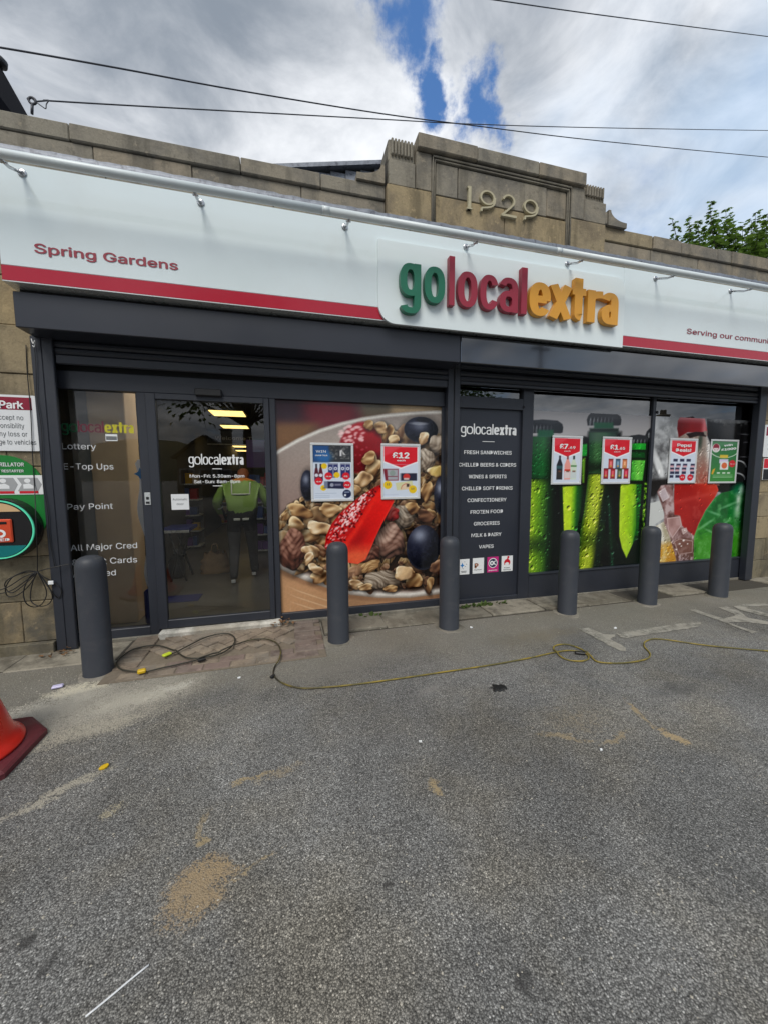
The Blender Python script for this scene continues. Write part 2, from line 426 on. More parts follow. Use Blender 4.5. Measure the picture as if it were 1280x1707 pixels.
# ---------------------------------------------------------------- the tarmac forecourt
def asphalt():
    m, t = newmat('worn asphalt')
    pos = t.n('ShaderNodeNewGeometry').outputs['Position']
    wob = t.n('ShaderNodeTexNoise', {'Vector': pos, 'Scale': 7.0, 'Detail': 6, 'Roughness': 0.7}).outputs['Color']
    wv = t.vm('MULTIPLY', t.vm('SUBTRACT', wob, (0.5, 0.5, 0.5)), (0.16, 0.16, 0.0))
    flat = t.vm('MULTIPLY', pos, (1, 1, 0))
    wp = t.vm('ADD', flat, wv)
    vo = t.n('ShaderNodeTexVoronoi', {'Vector': flat, 'Scale': 190.0}, feature='F1')
    cell = t.n('ShaderNodeSeparateColor', {0: vo.outputs['Color']}).outputs[0]
    vo2 = t.n('ShaderNodeTexVoronoi', {'Vector': flat, 'Scale': 330.0}, feature='F1')
    cell2 = t.n('ShaderNodeSeparateColor', {0: vo2.outputs['Color']}).outputs[1]
    big = t.noise(flat, 0.9, 7, 0.62, 0.4)
    mid = t.noise(flat, 5.5, 6, 0.65)
    tone = t.m('ADD', t.sm(big, 0.3, 0.72, 0.175, 0.30), t.m('MULTIPLY', t.m('SUBTRACT', mid, 0.5), 0.10))
    chip = t.m('ADD', t.sm(cell, 0.0, 1.0, 0.58, 1.42), t.m('MULTIPLY', t.m('SUBTRACT', cell2, 0.5), 0.6))
    chip = t.m('ADD', chip, t.m('MULTIPLY', t.sm(cell, 0.96, 0.98), 0.9))
    gapd = t.sm(vo.outputs['Distance'], 0.30, 0.70, 1.0, 0.45)
    g = t.m('MULTIPLY', t.m('MULTIPLY', tone, chip), gapd)
    sepy = t.n('ShaderNodeSeparateXYZ', {0: pos}).outputs
    near_wall = t.m('ADD', sepy[1], t.m('MULTIPLY', t.m('SUBTRACT', big, 0.5), 1.6))
    dust = t.sm(near_wall, 2.3, 3.2)
    warm = t.sm(t.noise(t.vm('ADD', flat, (9, 4, 0)), 1.3, 6, 0.6), 0.40, 0.70)
    tint = t.mix(warm, (1.0, 0.995, 0.96), (1.08, 1.01, 0.86))
    col = t.mix(1.0, t.n('ShaderNodeCombineColor', {0: g, 1: g, 2: g}).outputs[0], tint, 'MULTIPLY')
    col = t.mix(t.m('MULTIPLY', dust, 0.62), col, (0.215, 0.198, 0.158))
    grain = t.m('ADD', t.m('MULTIPLY', t.noise(flat, 55, 6, 0.75), 0.7), t.m('MULTIPLY', cell, 0.3))
    def patch(px, py, rx, ry, ang, colr, amt, soft=0.75, brk=9.0, thr=0.5, hard=0.25, along=None):
        nonlocal col
        c = gr(px, py)
        if along is not None:
            e = gr(*along); d = e - c; rx = d.length/2*1.05; ang = math.degrees(math.atan2(d.y, d.x)); c = (c+e)/2
        mp = t.n('ShaderNodeMapping', {'Vector': wp, 'Location': tuple(c), 'Rotation': (0, 0, math.radians(ang)), 'Scale': (rx, ry, 1)}, vector_type='TEXTURE').outputs[0]
        e = t.sm(t.vm('LENGTH', mp), 1.0, 1.0-soft)
        nz = t.noise(t.vm('ADD', flat, (px*.01, py*.01, 0)), brk, 9, 0.72)
        k = t.m('ADD', t.m('MULTIPLY', e, 0.62), t.m('ADD', t.m('MULTIPLY', t.m('SUBTRACT', nz, 0.5), 1.9), t.m('MULTIPLY', t.m('SUBTRACT', grain, 0.5), 1.9)))
        k = t.m('MULTIPLY', t.sm(k, thr-0.26-hard/2, thr+0.10+hard/2), amt)
        k = t.m('MULTIPLY', k, t.sm(e, 0.0, 0.25))
        col = t.mix(k, col, colr)
    pale, sand, tan = (0.40, 0.37, 0.30), (0.33, 0.245, 0.145), (0.36, 0.28, 0.16)
    patch(125, 1152, 0.26, 0.16, 10, (0.66, 0.61, 0.48), 1.0, 0.9, 12, 0.30, 0.3)
    patch(225, 1165, 0.50, 0.17, 20, (0.60, 0.57, 0.48), 0.95, 0.9, 9, 0.36)
    patch(60, 1190, 0.6, 0.24, 25, (0.58, 0.55, 0.47), 0.95, 0.9, 8, 0.36, .4)
    patch(160, 1180, 0.9, 0.38, 20, (0.36, 0.34, 0.29), 0.8, 0.95, 7, 0.26, .5)
    patch(150, 1215, 0.6, 0.16, 15, pale, 0.75, 0.9, 9, 0.48)
    patch(290, 1145, 0.2, 0.06, 15, (0.5, 0.48, 0.42), 0.8, 0.9, 14, 0.42)
    patch(100, 1320, 0.35, 0.05, 32, pale, 0.8, 0.9, 14, 0.46)
    patch(190, 1355, 0.08, 0.06, 30, (0.42, 0.37, 0.25), 0.75, 0.9, 16, 0.58)
    patch(328, 1485, 0.17, 0.15, 35, sand, 0.85, 0.75, 11, 0.40, 0.2)
    patch(378, 1458, 0.10, 0.05, -15, sand, 0.8, 0.8, 14, 0.42, 0.2)
    patch(338, 1450, 0.08, 0.06, 60, sand, 0.7, 0.8, 14, 0.46, 0.2)
    patch(430, 1440, 0.15, 0.012, 30, tan, 0.7, 0.9, 20, 0.5)
    patch(365, 1318, 0.2, 0.022, 0, tan, 0.85, 0.9, 14, 0.42, along=(470, 1280))
    patch(465, 1288, 0.25, 0.06, 10, tan, 0.45, 0.95, 12, 0.6)
    patch(338, 1400, 0.05, 0.035, 0, tan, 0.85, 0.9, 14, 0.4)
    patch(322, 1440, 0.02, 0.02, 0, tan, 0.5, 0.9, 14, 0.5, along=(352, 1330))
    patch(712, 1290, 0.05, 0.035, 0, tan, 0.95, 0.9, 14, 0.38, along=(740, 1335))
    patch(1030, 1155, 0.1, 0.022, 0, tan, 0.85, 0.9, 16, 0.40, along=(1100, 1225))
    patch(1075, 1205, 0.1, 0.05, 0, (0.42, 0.32, 0.18), 0.95, 0.9, 12, 0.36, along=(1165, 1250))
    patch(985, 1245, 0.1, 0.03, 0, tan, 0.65, 0.9, 18, 0.44, along=(1055, 1215))
    patch(880, 1222, 0.1, 0.03, 0, tan, 0.6, 0.9, 18, 0.45, along=(1010, 1235))
    patch(960, 1200, 0.5, 0.3, 0, tan, 0.35, 0.95, 20, 0.82, 0.2)
    patch(720, 1150, 0.25, 0.10, 0, (0.26, 0.25, 0.23), 0.55, 0.95, 10, 0.5, 0.4)
    patch(900, 1060, 0.9, 0.18, 0, (0.19, 0.165, 0.12), 0.7, 0.95, 8, 0.55, 0.3)
    patch(560, 1120, 0.8, 0.25, 0, (0.19, 0.175, 0.15), 0.5, 0.95, 8, 0.55, 0.3)
    for (x, y, rx, ry) in ((50, 1575, .035, .05), (82, 1600, .05, .02), (70, 1622, .06, .02), (573, 1458, .02, .02), (650, 1470, .03, .02), (880, 1640, .05, .05)):
        patch(x, y, rx, ry, 40, (0.035, 0.034, 0.033), 0.8, 0.9, 12, 0.48, 0.3)
    patch(1120, 1150, 0.35, 0.12, 0, (0.045, 0.045, 0.046), 0.55, 0.95, 9, 0.55, 0.3)
    # hairline cracks
    cv = t.n('ShaderNodeTexVoronoi', {'Vector': t.vm('ADD', flat, t.vm('MULTIPLY', wv, (1.6, 1.6, 0))), 'Scale': 0.62}, feature='DISTANCE_TO_EDGE').outputs['Distance']
    crack = t.m('MULTIPLY', t.sm(cv, 0.006, 0.001), t.sm(t.noise(flat, 0.8, 3), 0.55, 0.66))
    col = t.mix(t.m('MULTIPLY', crack, 0.75), col, (0.03, 0.03, 0.03))
    hh = t.m('ADD', t.m('MULTIPLY', vo.outputs['Distance'], -1.0), t.m('MULTIPLY', cell2, 0.25))
    bn = t.n('ShaderNodeBump', {'Height': hh, 'Strength': 0.75, 'Distance': 0.005})
    bn2 = t.n('ShaderNodeBump', {'Height': t.noise(flat, 2.0, 4), 'Strength': 0.35, 'Distance': 0.03, 'Normal': bn.outputs[0]})
    b = t.n('ShaderNodeBsdfPrincipled', {'Base Color': col, 'Roughness': 0.78, 'Specular IOR Level': 0.35, 'Normal': bn2.outputs[0]})
    t.nt.links.new(b.outputs[0], t.n('ShaderNodeOutputMaterial').inputs[0])
    return m
mb = MB(); mb.quad((-400, -400, 0), (400, -400, 0), (400, 400, 0), (-400, 400, 0))
struct('ground', mb, asphalt())

# worn white letters painted on the tarmac
def paintmat():
    m, t = newmat('worn road paint')
    pos = t.n('ShaderNodeNewGeometry').outputs['Position']
    nz = t.noise(pos, 16, 9, 0.75); fine = t.noise(pos, 90, 5, 0.7)
    k = t.m('ADD', t.m('MULTIPLY', nz, 0.6), t.m('MULTIPLY', fine, 0.4))
    col = t.mix(t.sm(k, 0.38, 0.62), (0.36, 0.345, 0.30), (0.10, 0.095, 0.08))
    col = t.mix(t.sm(t.noise(pos, 5, 4), 0.4, 0.7), col, (0.33, 0.31, 0.265))
    bn = t.n('ShaderNodeBump', {'Height': fine, 'Strength': 0.4, 'Distance': 0.004})
    b = t.n('ShaderNodeBsdfPrincipled', {'Base Color': col, 'Roughness': 0.75, 'Normal': bn.outputs[0]})
    t.nt.links.new(b.outputs[0], t.n('ShaderNodeOutputMaterial').inputs[0]); return m
M_paint = paintmat()
def marking(polys, lab):
    mb = MB()
    for k, P in enumerate(polys):
        q = []
        pts = [gr(920+x/3.556, 980+y/3.556) for x, y in P]
        for i in range(len(pts)):
            a, b = pts[i], pts[(i+1) % len(pts)]; n = max(2, int((b-a).length/0.05))
            nn = Vector((-(b-a).y, (b-a).x, 0)).normalized()
            for j in range(n): q.append(a+(b-a)*(j/n)+nn*rnd.uniform(-.008, .008))
        mb.add([(p.x, p.y, 0.004+0.001*k) for p in q], [tuple(range(len(q)))])
    o = struct('road_marking', mb, M_paint); o['label'] = lab
marking([[(155, 243), (215, 237), (300, 275), (372, 278), (375, 290), (345, 305), (440, 360), (435, 376), (400, 374), (330, 340), (240, 290), (180, 262)],
         [(378, 272), (560, 243), (770, 212), (875, 206), (878, 222), (845, 238), (640, 268), (440, 298), (405, 296)]], 'worn white painted letter on the tarmac in front of the middle of the bottle windows')
marking([[(808, 133), (845, 130), (1010, 182), (1065, 170), (1085, 162), (985, 118), (1030, 111), (1100, 138), (1160, 178), (1330, 212), (1330, 226), (1150, 205), (1060, 205), (1040, 207), (1130, 238), (1222, 265), (1190, 272), (1020, 207)],
         [(1070, 110), (1130, 97), (1260, 95), (1300, 108), (1160, 112), (1150, 122), (1330, 168), (1330, 186), (1130, 140)]], 'worn white painted letters on the tarmac near the last bollard')

# ---------------------------------------------------------------- paving strip and brick patch along the shop
pav = bpy.data.objects.new('paving', None); C.objects.link(pav); pav['kind'] = 'structure'
MB().box(-4.5, -1.40, 3.42, 3.80, -0.05, 0.004, 0.002).build('bedding', M_mortar, pav); MB().box(0.30, 9.0, 3.44, 3.82, -0.05, 0.004, 0.002).build('bedding', M_mortar, pav)
def slab(x0, x1, y0, y1, h, m=None):
    dz = rnd.uniform(-.004, .004)
    o = MB().box(x0+.006, x1-.006, y0+rnd.uniform(-.008, .008), y1, -0.04, h+dz, 0.008).build('paving_slab', m or M_slab, pav)
    o.rotation_euler = (rnd.uniform(-.004, .004), rnd.uniform(-.003, .003), rnd.uniform(-.004, .004))
x = -4.4
while x < -1.5:
    wd = rnd.uniform(.55, .8); x1 = min(x+wd, -1.40) if x+wd < -1.75 else -1.40
    slab(x, x1, 3.42, 3.80, 0.016); x = x1
xs = [0.30, 0.93, 1.66, 2.12, 2.78, 3.36, 4.0, 4.62, 5.2, 5.75, 6.4, 7.0, 7.7, 8.4]
for a, b in zip(xs[:-1], xs[1:]): slab(a, b, 3.45, 3.82, 0.018)
bp = bpy.data.objects.new('brick_paving', None); C.objects.link(bp); bp['kind'] = 'structure'
MB().box(-1.385, 0.285, 3.02, 3.88, -0.05, 0.007, 0.002).build('bedding', M_dust, bp)
shared = {}
def paver(cx, cy, rot, m, key, lx=.2, ly=.1):
    k = (key, lx, ly)
    if k not in shared:
        me_o = MB().box(-lx/2+.003, lx/2-.003, -ly/2+.003, ly/2-.003, -.04, 0.0, .006).build('brick', m, None); shared[k] = me_o.data; bpy.data.objects.remove(me_o)
    o = link('brick', shared[k], None, bp); rise = max(0, (cy-3.2))*0.03
    o.location = (cx, cy, 0.013+rise+rnd.uniform(-.003, .003)); o.rotation_euler = (rnd.uniform(-.012, .012), rnd.uniform(-.012, .012), rot+rnd.uniform(-.02, .02))
for i in range(7):                                                       # front border, two rows
    for r in range(2):
        paver(-1.28+(i+.5)*.2+(0.1 if r else 0), 3.085+r*.1, 0, M_brickr if rnd.random() < .5 else M_brickp, 'f%d' % (rnd.random() < .5))
for i in range(8):                                                       # side borders
    paver(0.125, 3.10+i*.1, 0, M_brickr, 'r'); paver(0.235, 3.05+.1*i+.05, 0, M_brickr, 'r', .1, .1) if i % 2 else None
    if i > 1: paver(-1.29, 3.06+i*.1, 0, M_brickp, 'p')
cs = math.cos(PI/4)
for i in range(-18, 19):                                                 # 45 degree herringbone field
    for j in range(-18, 19):
        k = (i+j) % 4
        if k not in (0, 2): continue
        bu, bv, rot = ((i+1)*.1, (j+.5)*.1, 0) if k == 0 else ((i+.5)*.1, (j+1)*.1, PI/2)
        cx, cy = -0.58+(bu-bv)*cs, 3.45+(bu+bv)*cs
        if -1.17 < cx < 0.0 and 3.29 < cy < 3.80: paver(cx, cy, rot+PI/4, M_brickp, 'h')
# ---------------------------------------------------------------- the stone building
bld = thing('shop_building', 'single storey sandstone shop building with a stepped parapet dated in raised numerals', 'building', (2.2, 3.75, 0))
def stone(x0, x1, y0, y1, z0, z1, m=M_stone, c=.005, g=.0025, name='stone', jit=.005):
    j = rnd.uniform(-jit, jit)
    return MB().box(x0+g, x1-g, y0+j, y1, z0+g, z1-g, c).build(name, m, bld)
MB().box(-5.5, -1.925, 3.765, 4.2, 0, 4.15, .002).box(6.45, 11.5, 3.775, 4.2, 0, 4.15, .002).box(-1.925, 6.45, 3.79, 4.2, 2.62, 4.15, .002).build('wall_core', M_mortar, bld)
ZL = [0.0, 0.10, .46, .85, 1.24, 1.61, 1.98, 2.36, 2.74, 3.12, 3.5, 3.9]
for k, (z0, z1) in enumerate(zip(ZL[:-1], ZL[1:])):
    x = -1.922; first = True
    m = M_stonelow if k < 3 else M_stone
    if k == 0:
        stone(-3.4, -1.99, 3.70, 3.9, z0, z1, M_stonelow); continue
    while x > -5.0:
        wd = (.30 if (k % 2) else .62) if first else rnd.uniform(.5, .8); first = False
        stone(x-wd, x, 3.75, 3.9, z0, z1, m); x -= wd
ZR = [0.0, .28, .60, .92, 1.27, 1.62, 1.91, 2.28, 2.61, 2.95, 3.3, 3.9]
for k, (z0, z1) in enumerate(zip(ZR[:-1], ZR[1:])):
    x = 6.455; first = True
    m = M_stonelow if k < 2 else M_stone
    while x < 10.5:
        wd = (.28 if (k % 2) else .55) if first else rnd.uniform(.45, .75); first = False
        stone(x, x+wd, 3.76, 3.9, z0, z1, m); x += wd
# cornice under the parapet, with lead dressed over it
x = -4.6
while x < 10.6:
    wd = rnd.uniform(.95, 1.3)
    P = [(3.50, 3.735), (3.50, 3.875), (3.60, 3.905), (3.80, 3.905), (3.80, 3.69), (3.56, 3.69)]
    mb = MB(); n = len(P)
    vs = [(x+.004, y, z) for y, z in P] + [(x+wd-.004, y, z) for y, z in P]
    mb.add(vs, [tuple(range(n)), tuple(range(2*n-1, n-1, -1))] + [(i+n, (i+1) % n+n, (i+1) % n, i) for i in range(n)])
    mb.build('cornice_stone', M_stoneg, bld); x += wd
mb = MB(); N_ = 300; Lx0, Lx1 = -4.6, 10.6; prof = [(3.485, 3.862), (3.478, 3.905), (3.53, 3.925), (3.62, 3.937), (3.735, 3.955)]
vs = []
for i in range(N_+1):
    xx = Lx0+(Lx1-Lx0)*i/N_
    for k, (y, z) in enumerate(prof): vs.append((xx, y+rnd.uniform(-.004, .004), z+rnd.uniform(-.005, .005)))
n = len(prof); mb.add(vs, [(i*n+k, (i+1)*n+k, (i+1)*n+k+1, i*n+k+1) for i in range(N_) for k in range(n-1)], True)
mb.build('lead_flashing', M_lead, bld)
# parapet: one course and a coping, left and right of the pediment
def X(px, py, Y=3.74): return at(px, py, Y)[0]
cl = [-4.6, -3.1, X(116, 210), X(401, 265), X(534, 290), 1.0]
for a, b in zip(cl[:-1], cl[1:]): stone(a, b, 3.725, 4.05, 4.19, 4.322, M_stoneg, .008, .003, 'coping_stone', .006)
x = -4.6
for b in (-3.4, -2.2, -1.45, -.72, .2, 1.0):
    stone(x, b, 3.745, 4.02, 3.93, 4.19, M_stoneg); x = b
cr = [3.57, X(1087, 396), X(1134, 405), X(1194, 416), X(1217, 421), X(1278, 432), 7.1, 8.0, 9.2, 10.5]
for a, b in zip(cr[:-1], cr[1:]): stone(a, b, 3.725+rnd.uniform(-.006, .006), 4.05, 4.213, 4.362+rnd.uniform(-.008, .008), M_stone if rnd.random() < .5 else M_stoneg, .008, .004, 'coping_stone', .006)
x = 3.57
for b in (4.3, 5.05, 6.1, 7.2, 8.3, 9.4, 10.5):
    stone(x, b, 3.745, 4.02, 3.93, 4.213, M_stoneg); x = b
# pediment
MB().box(1.02, 3.54, 3.74, 4.0, 3.9, 4.60, .002).build('pediment_core', M_mortar, bld)
def fluted(x0, x1, z0, z1):
    mb = MB().box(x0, x1, 3.705, 4.0, z0, z1, .012)
    n = 7; wd = (x1-x0-.04)/n
    for i in range(n):
        a = x0+.02+i*wd
        mb.box(a+wd*.16, a+wd*.84, 3.678, 3.72, z0+.045, z1-.004, .008)
    return mb.build('fluted_stone', M_stoneg, bld)
fluted(1.022, 1.288, 4.54, 4.735); fluted(3.262, 3.550, 4.562, 4.728)
stone(1.02, 1.29, 3.68, 4.0, 4.312, 4.54, M_stoneg); stone(1.0, 1.455, 3.672, 4.0, 3.93, 4.312, M_stone)
stone(3.255, 3.556, 3.68, 4.0, 4.335, 4.562, M_stoneg); stone(3.088, 3.556, 3.672, 4.0, 3.93, 4.335, M_stone)
stone(1.292, 1.455, 3.672, 4.0, 4.312, 4.655, M_stoneg); stone(3.088, 3.255, 3.672, 4.0, 4.335, 4.66, M_stoneg)
cx_ = [1.30, X(796, 250, 3.64), X(899, 275, 3.64), 3.245]
for a, b in zip(cx_[:-1], cx_[1:]): stone(a, b, 3.635, 4.0, 4.658, 4.795, M_stoneg, .008, .002, 'coping_stone')
stone(1.505, 1.742, 3.695, 4.0, 4.305, 4.60, M_stoneg); stone(1.746, 2.785, 3.693, 4.0, 4.305, 4.60, M_stoneg); stone(2.789, 3.04, 3.695, 4.0, 4.32, 4.60, M_stoneg)
stone(1.505, 2.28, 3.693, 4.0, 3.93, 4.303, M_stone, jit=.002); stone(2.282, 3.04, 3.693, 4.0, 3.93, 4.303, M_stone, jit=.002)
mb = MB()                                                              # bead and fillet moulding round the date panel
for k, (dy, r) in enumerate(((3.672, .011), (3.680, .008))):
    e = .024*k
    mb.tube([(1.468+e, dy, 3.93), (1.468+e, dy, 4.638-e), (3.077-e, dy, 4.638-e), (3.077-e, dy, 3.93)], r, 8)
mb.box(1.457, 1.50, 3.685, 3.75, 3.93, 4.652, .004).box(3.045, 3.086, 3.685, 3.75, 3.93, 4.652, .004).box(1.50, 3.045, 3.685, 3.75, 4.606, 4.652, .004)
for i in range(56): mb.box(1.51+i*.0272, 1.524+i*.0272, 3.668, 3.69, 4.631, 4.645, .004)
mb.build('panel_moulding', M_stoneg, bld)
for xa, xb in ((3.615, 3.875), (0.985, 0.715)):                          # concave scroll stones either side
    P = [(xa, 4.362), (xa, 4.522), (xa+(xb-xa)*.12, 4.522)]
    for q in range(1, 9):
        aq = PI/2*q/8; P.append((xa+(xb-xa)*(.12+.80*(1-math.cos(aq))), 4.522-.105*math.sin(aq)))
    P += [(xb, 4.417), (xb, 4.362)]
    P = [(x_, z_ - (.04 if xa < 1 else 0)) for x_, z_ in P]
    MB().prism(P, 3.70, 3.98).build('scroll_stone', M_stoneg, bld)
MB().box(3.56, 3.612, 3.705, 3.98, 4.365, 4.50, .01).build('stone', M_stoneg, bld)
# raised numerals
def numeral(strokes, name='numeral'):
    mb = MB()
    for k, (pts, cl, a, b) in enumerate(strokes): stroke(mb, pts, a, b, 3.662+.0004*k, .034, cl)
    mb.build(name, M_num, bld)
def nine(x0, x1, z0, z1):
    w_, h_ = x1-x0, z1-z0; cx = x0+w_*.48; cz = z1-h_*.34
    numeral([(sarc(cx, cz, w_*.40, h_*.29, 0, 360, 34, 2.0)[:-1], True, .0105, .007),
             ([(x0+w_*.93, cz+.01)] + [(x0+w_*(.92-.02*q-.006*q*q*q*.5), cz-.02-h_*.09*q*(1-.045*q)) for q in range(1, 7)] + [(x0+w_*.12, z0+.005)], False, .010, .008)])
zb, zt = 4.213, 4.428
numeral([([(1.862, zb), (1.862, zt)], False, .016, .01), ([(1.832, zb+.007), (1.892, zb+.007)], False, .02, .007), ([(1.836, zt-.012), (1.862, zt-.004)], False, .01, .008)])
nine(*[at(799, 340, 3.66)[0], at(827, 340, 3.66)[0]], zb, zt); nine(at(872, 350, 3.66)[0], at(898, 350, 3.66)[0], zb, zt)
a0, a1 = at(836, 345, 3.66)[0], at(861, 345, 3.66)[0]; w_ = a1-a0
numeral([(sarc(a0+w_*.47, zt-.062, w_*.36, .054, 170, -35, 18, 2.0) + [(a0+w_*.55, zb+.085), (a0+w_*.06, zb+.012)], False, .0105, .008), ([(a0, zb+.01), (a1, zb+.01)], False, .012, .011)])
# low roof behind the parapet and the roof lantern that shows above it
MB().box(-3.35, 10.4, 4.2, 20, 3.60, 3.70, .01).build('flat_roof', M_slate, bld)
xa, za = at(472, 272, 6.2); xb, zb2 = at(640, 266, 6.2)
zr = za
xd = xb+.6; zd = za+(zb2-za)*(xd-xa)/(xb-xa)
mb = MB().prism([(xa-.9, za-.9*(zb2-za)/(xb-xa)-.06), (xd, zd-.06), (xd, zd), (xa-.9, za-.9*(zb2-za)/(xb-xa))], 6.2, 8.4); mb.build('lantern_capping', M_lead, bld)
mb = MB()
for k in range(8): MB().box(xa+k*.24, xa+.235+k*.24, 6.28+.01*(k % 2), 8.2, 3.7, za+(zb2-za)*(k*.24)/(xb-xa)-.065, .004).build('lantern_board', M_lead, bld)
# ---------------------------------------------------------------- painted prints (flat window graphics), as colour on a fine mesh
class Canvas:
    def __init__(s, w, h, base):
        s.w, s.h = w, h; s.a = np.empty((h, w, 3)); s.a[:] = base
        s.yy, s.xx = np.mgrid[0:h, 0:w].astype(float); s.xx += .5; s.yy += .5
        s.rg = np.random.default_rng(5)
    def vn(s, scale, seed=0, oct=4, sx=1.0, sy=1.0):
        out = np.zeros((s.h, s.w)); amp = 1; tot = 0
        for o in range(oct):
            rg = np.random.default_rng(seed*17+o); gx = max(2, int(s.w/(scale*sx))+2); gy = max(2, int(s.h/(scale*sy))+2)
            g = rg.random((gy+1, gx+1)); u = s.xx/(scale*sx); v = s.yy/(scale*sy)
            iu = np.minimum(u.astype(int), gx-1); iv = np.minimum(v.astype(int), gy-1); fu = u-iu; fv = v-iv
            fu = fu*fu*(3-2*fu); fv = fv*fv*(3-2*fv)
            out += amp*((g[iv, iu]*(1-fu)+g[iv, iu+1]*fu)*(1-fv)+(g[iv+1, iu]*(1-fu)+g[iv+1, iu+1]*fu)*fv); tot += amp
            amp *= .55; scale *= .5
        return out/tot
    def put(s, mask, col):
        m = np.clip(mask, 0, 1)[..., None]; s.a = s.a*(1-m)+np.asarray(col)*m
    def ell(s, cx, cy, rx, ry, ang=0, soft=1.0):
        c, n = math.cos(ang), math.sin(ang); dx, dy = s.xx-cx, s.yy-cy
        u, v = (dx*c+dy*n)/rx, (-dx*n+dy*c)/ry; d = np.sqrt(u*u+v*v)
        return np.clip((1-d)*min(rx, ry)/soft+.5, 0, 1), u, v, d
    def poly(s, P, soft=1.0):
        P = np.asarray(P, float); ins = np.zeros((s.h, s.w), bool); dist = np.full((s.h, s.w), 1e9); n = len(P)
        for i in range(n):
            (x0, y0), (x1, y1) = P[i], P[(i+1) % n]
            if y0 != y1:
                cr = ((y0 > s.yy) != (y1 > s.yy)) & (s.xx < (x1-x0)*(s.yy-y0)/(y1-y0)+x0); ins ^= cr
            L = (x1-x0)**2+(y1-y0)**2 or 1; tt = np.clip(((s.xx-x0)*(x1-x0)+(s.yy-y0)*(y1-y0))/L, 0, 1)
            dist = np.minimum(dist, np.hypot(s.xx-x0-tt*(x1-x0), s.yy-y0-tt*(y1-y0)))
        sd = np.where(ins, dist, -dist); return np.clip(sd/soft+.5, 0, 1), sd
    def ball(s, cx, cy, rx, ry, ang, dark, mid, light, bump=0.0, bs=6, seed=1, soft=1.0, spec=0.0, lx=-.45, ly=-.6, edge=0.35):
        """a lit rounded thing, as the photographer's print shows it"""
        R = int(max(rx, ry)*1.15+soft+3); x0, x1 = max(0, int(cx-R)), min(s.w, int(cx+R)); y0, y1 = max(0, int(cy-R)), min(s.h, int(cy+R))
        if x1-x0 < 2 or y1-y0 < 2: return
        xx, yy = s.xx[y0:y1, x0:x1], s.yy[y0:y1, x0:x1]
        c, n = math.cos(ang), math.sin(ang); dx, dy = xx-cx, yy-cy
        u, v = (dx*c+dy*n)/rx, (-dx*n+dy*c)/ry; d = np.sqrt(u*u+v*v)
        rg = np.random.default_rng(seed)
        def nz(sc):
            gx, gy = int((x1-x0)/sc)+3, int((y1-y0)/sc)+3; g = rg.random((gy+1, gx+1)); U = (xx-x0)/sc; V = (yy-y0)/sc
            iu, iv = U.astype(int), V.astype(int); fu, fv = U-iu, V-iv; fu = fu*fu*(3-2*fu); fv = fv*fv*(3-2*fv)
            return (g[iv, iu]*(1-fu)+g[iv, iu+1]*fu)*(1-fv)+(g[iv+1, iu]*(1-fu)+g[iv+1, iu+1]*fu)*fv
        b = nz(bs)*.6+nz(bs*.45)*.4-.5
        d2 = d+b*bump*.5
        m = np.clip((1-d2)*min(rx, ry)/soft+.5, 0, 1)
        z = np.sqrt(np.clip(1-np.minimum(d2, 1)**2, 0, 1))
        nx, ny = u*c-v*n, u*n+v*c
        L = np.clip(nx*lx+ny*ly+z*.62+b*bump*2.2, 0, 1.25)
        L = L*(1-edge*(1-z))
        dark, mid, light = map(np.asarray, (dark, mid, light))
        k = np.clip(L, 0, 1)[..., None]
        col = np.where(k < .5, dark+(mid-dark)*(k*2), mid+(light-mid)*(k*2-1))
        if spec: 
            hsp = np.clip(nx*lx*1.1+ny*ly*1.1+z*.55, 0, 1)**14*spec; col = col+hsp[..., None]
        m = m[..., None]; s.a[y0:y1, x0:x1] = s.a[y0:y1, x0:x1]*(1-m)+col*m
    def win(s, cx, cy, R):
        x0, x1 = max(0, int(cx-R)), min(s.w, int(cx+R)+1); y0, y1 = max(0, int(cy-R)), min(s.h, int(cy+R)+1)
        return (x0, x1, y0, y1) if x1-x0 > 1 and y1-y0 > 1 else None
    def shade(s, cx, cy, rx, ry, ang, k):
        """soft contact shade under a piece in the printed photo"""
        w = s.win(cx, cy, max(rx, ry)*1.6+2)
        if not w: return
        x0, x1, y0, y1 = w; c, n = math.cos(ang), math.sin(ang); dx, dy = s.xx[y0:y1, x0:x1]-cx, s.yy[y0:y1, x0:x1]-cy
        d = np.sqrt(((dx*c+dy*n)/rx)**2+((-dx*n+dy*c)/ry)**2); m = np.clip((1.5-d)/.9, 0, 1)*k
        s.a[y0:y1, x0:x1] *= (1-m)[..., None]
    def flake(s, cx, cy, rx, ry, ang, dark, mid, light, rg, curl=1.0):
        """an irregular curled flake"""
        w = s.win(cx, cy, max(rx, ry)*1.5+2)
        if not w: return
        x0, x1, y0, y1 = w; c, n = math.cos(ang), math.sin(ang); dx, dy = s.xx[y0:y1, x0:x1]-cx, s.yy[y0:y1, x0:x1]-cy
        u, v = (dx*c+dy*n)/rx, (-dx*n+dy*c)/ry; th = np.arctan2(v, u); d = np.sqrt(u*u+v*v)
        R = 1+sum(rg.uniform(.3, 1)*A_*np.cos(k*th+rg.uniform(0, 6.3)) for k, A_ in ((2, .16), (3, .13), (4, .08), (5, .05), (7, .04)))
        q = d/R; m = np.clip((1-q)*min(rx, ry)/.9+.5, 0, 1)
        ph = [rg.uniform(0, 6.3) for _ in range(4)]
        cre = np.sin(u*rg.uniform(2, 4.5)+v*rg.uniform(-2, 2)+ph[0])+.7*np.sin(v*rg.uniform(3, 6)+u*2+ph[1])+.5*np.sin(u*7+v*5+ph[2])
        L = .50+.17*cre*curl-.22*(dx*.35+dy*.75)/max(rx, ry)*1.3
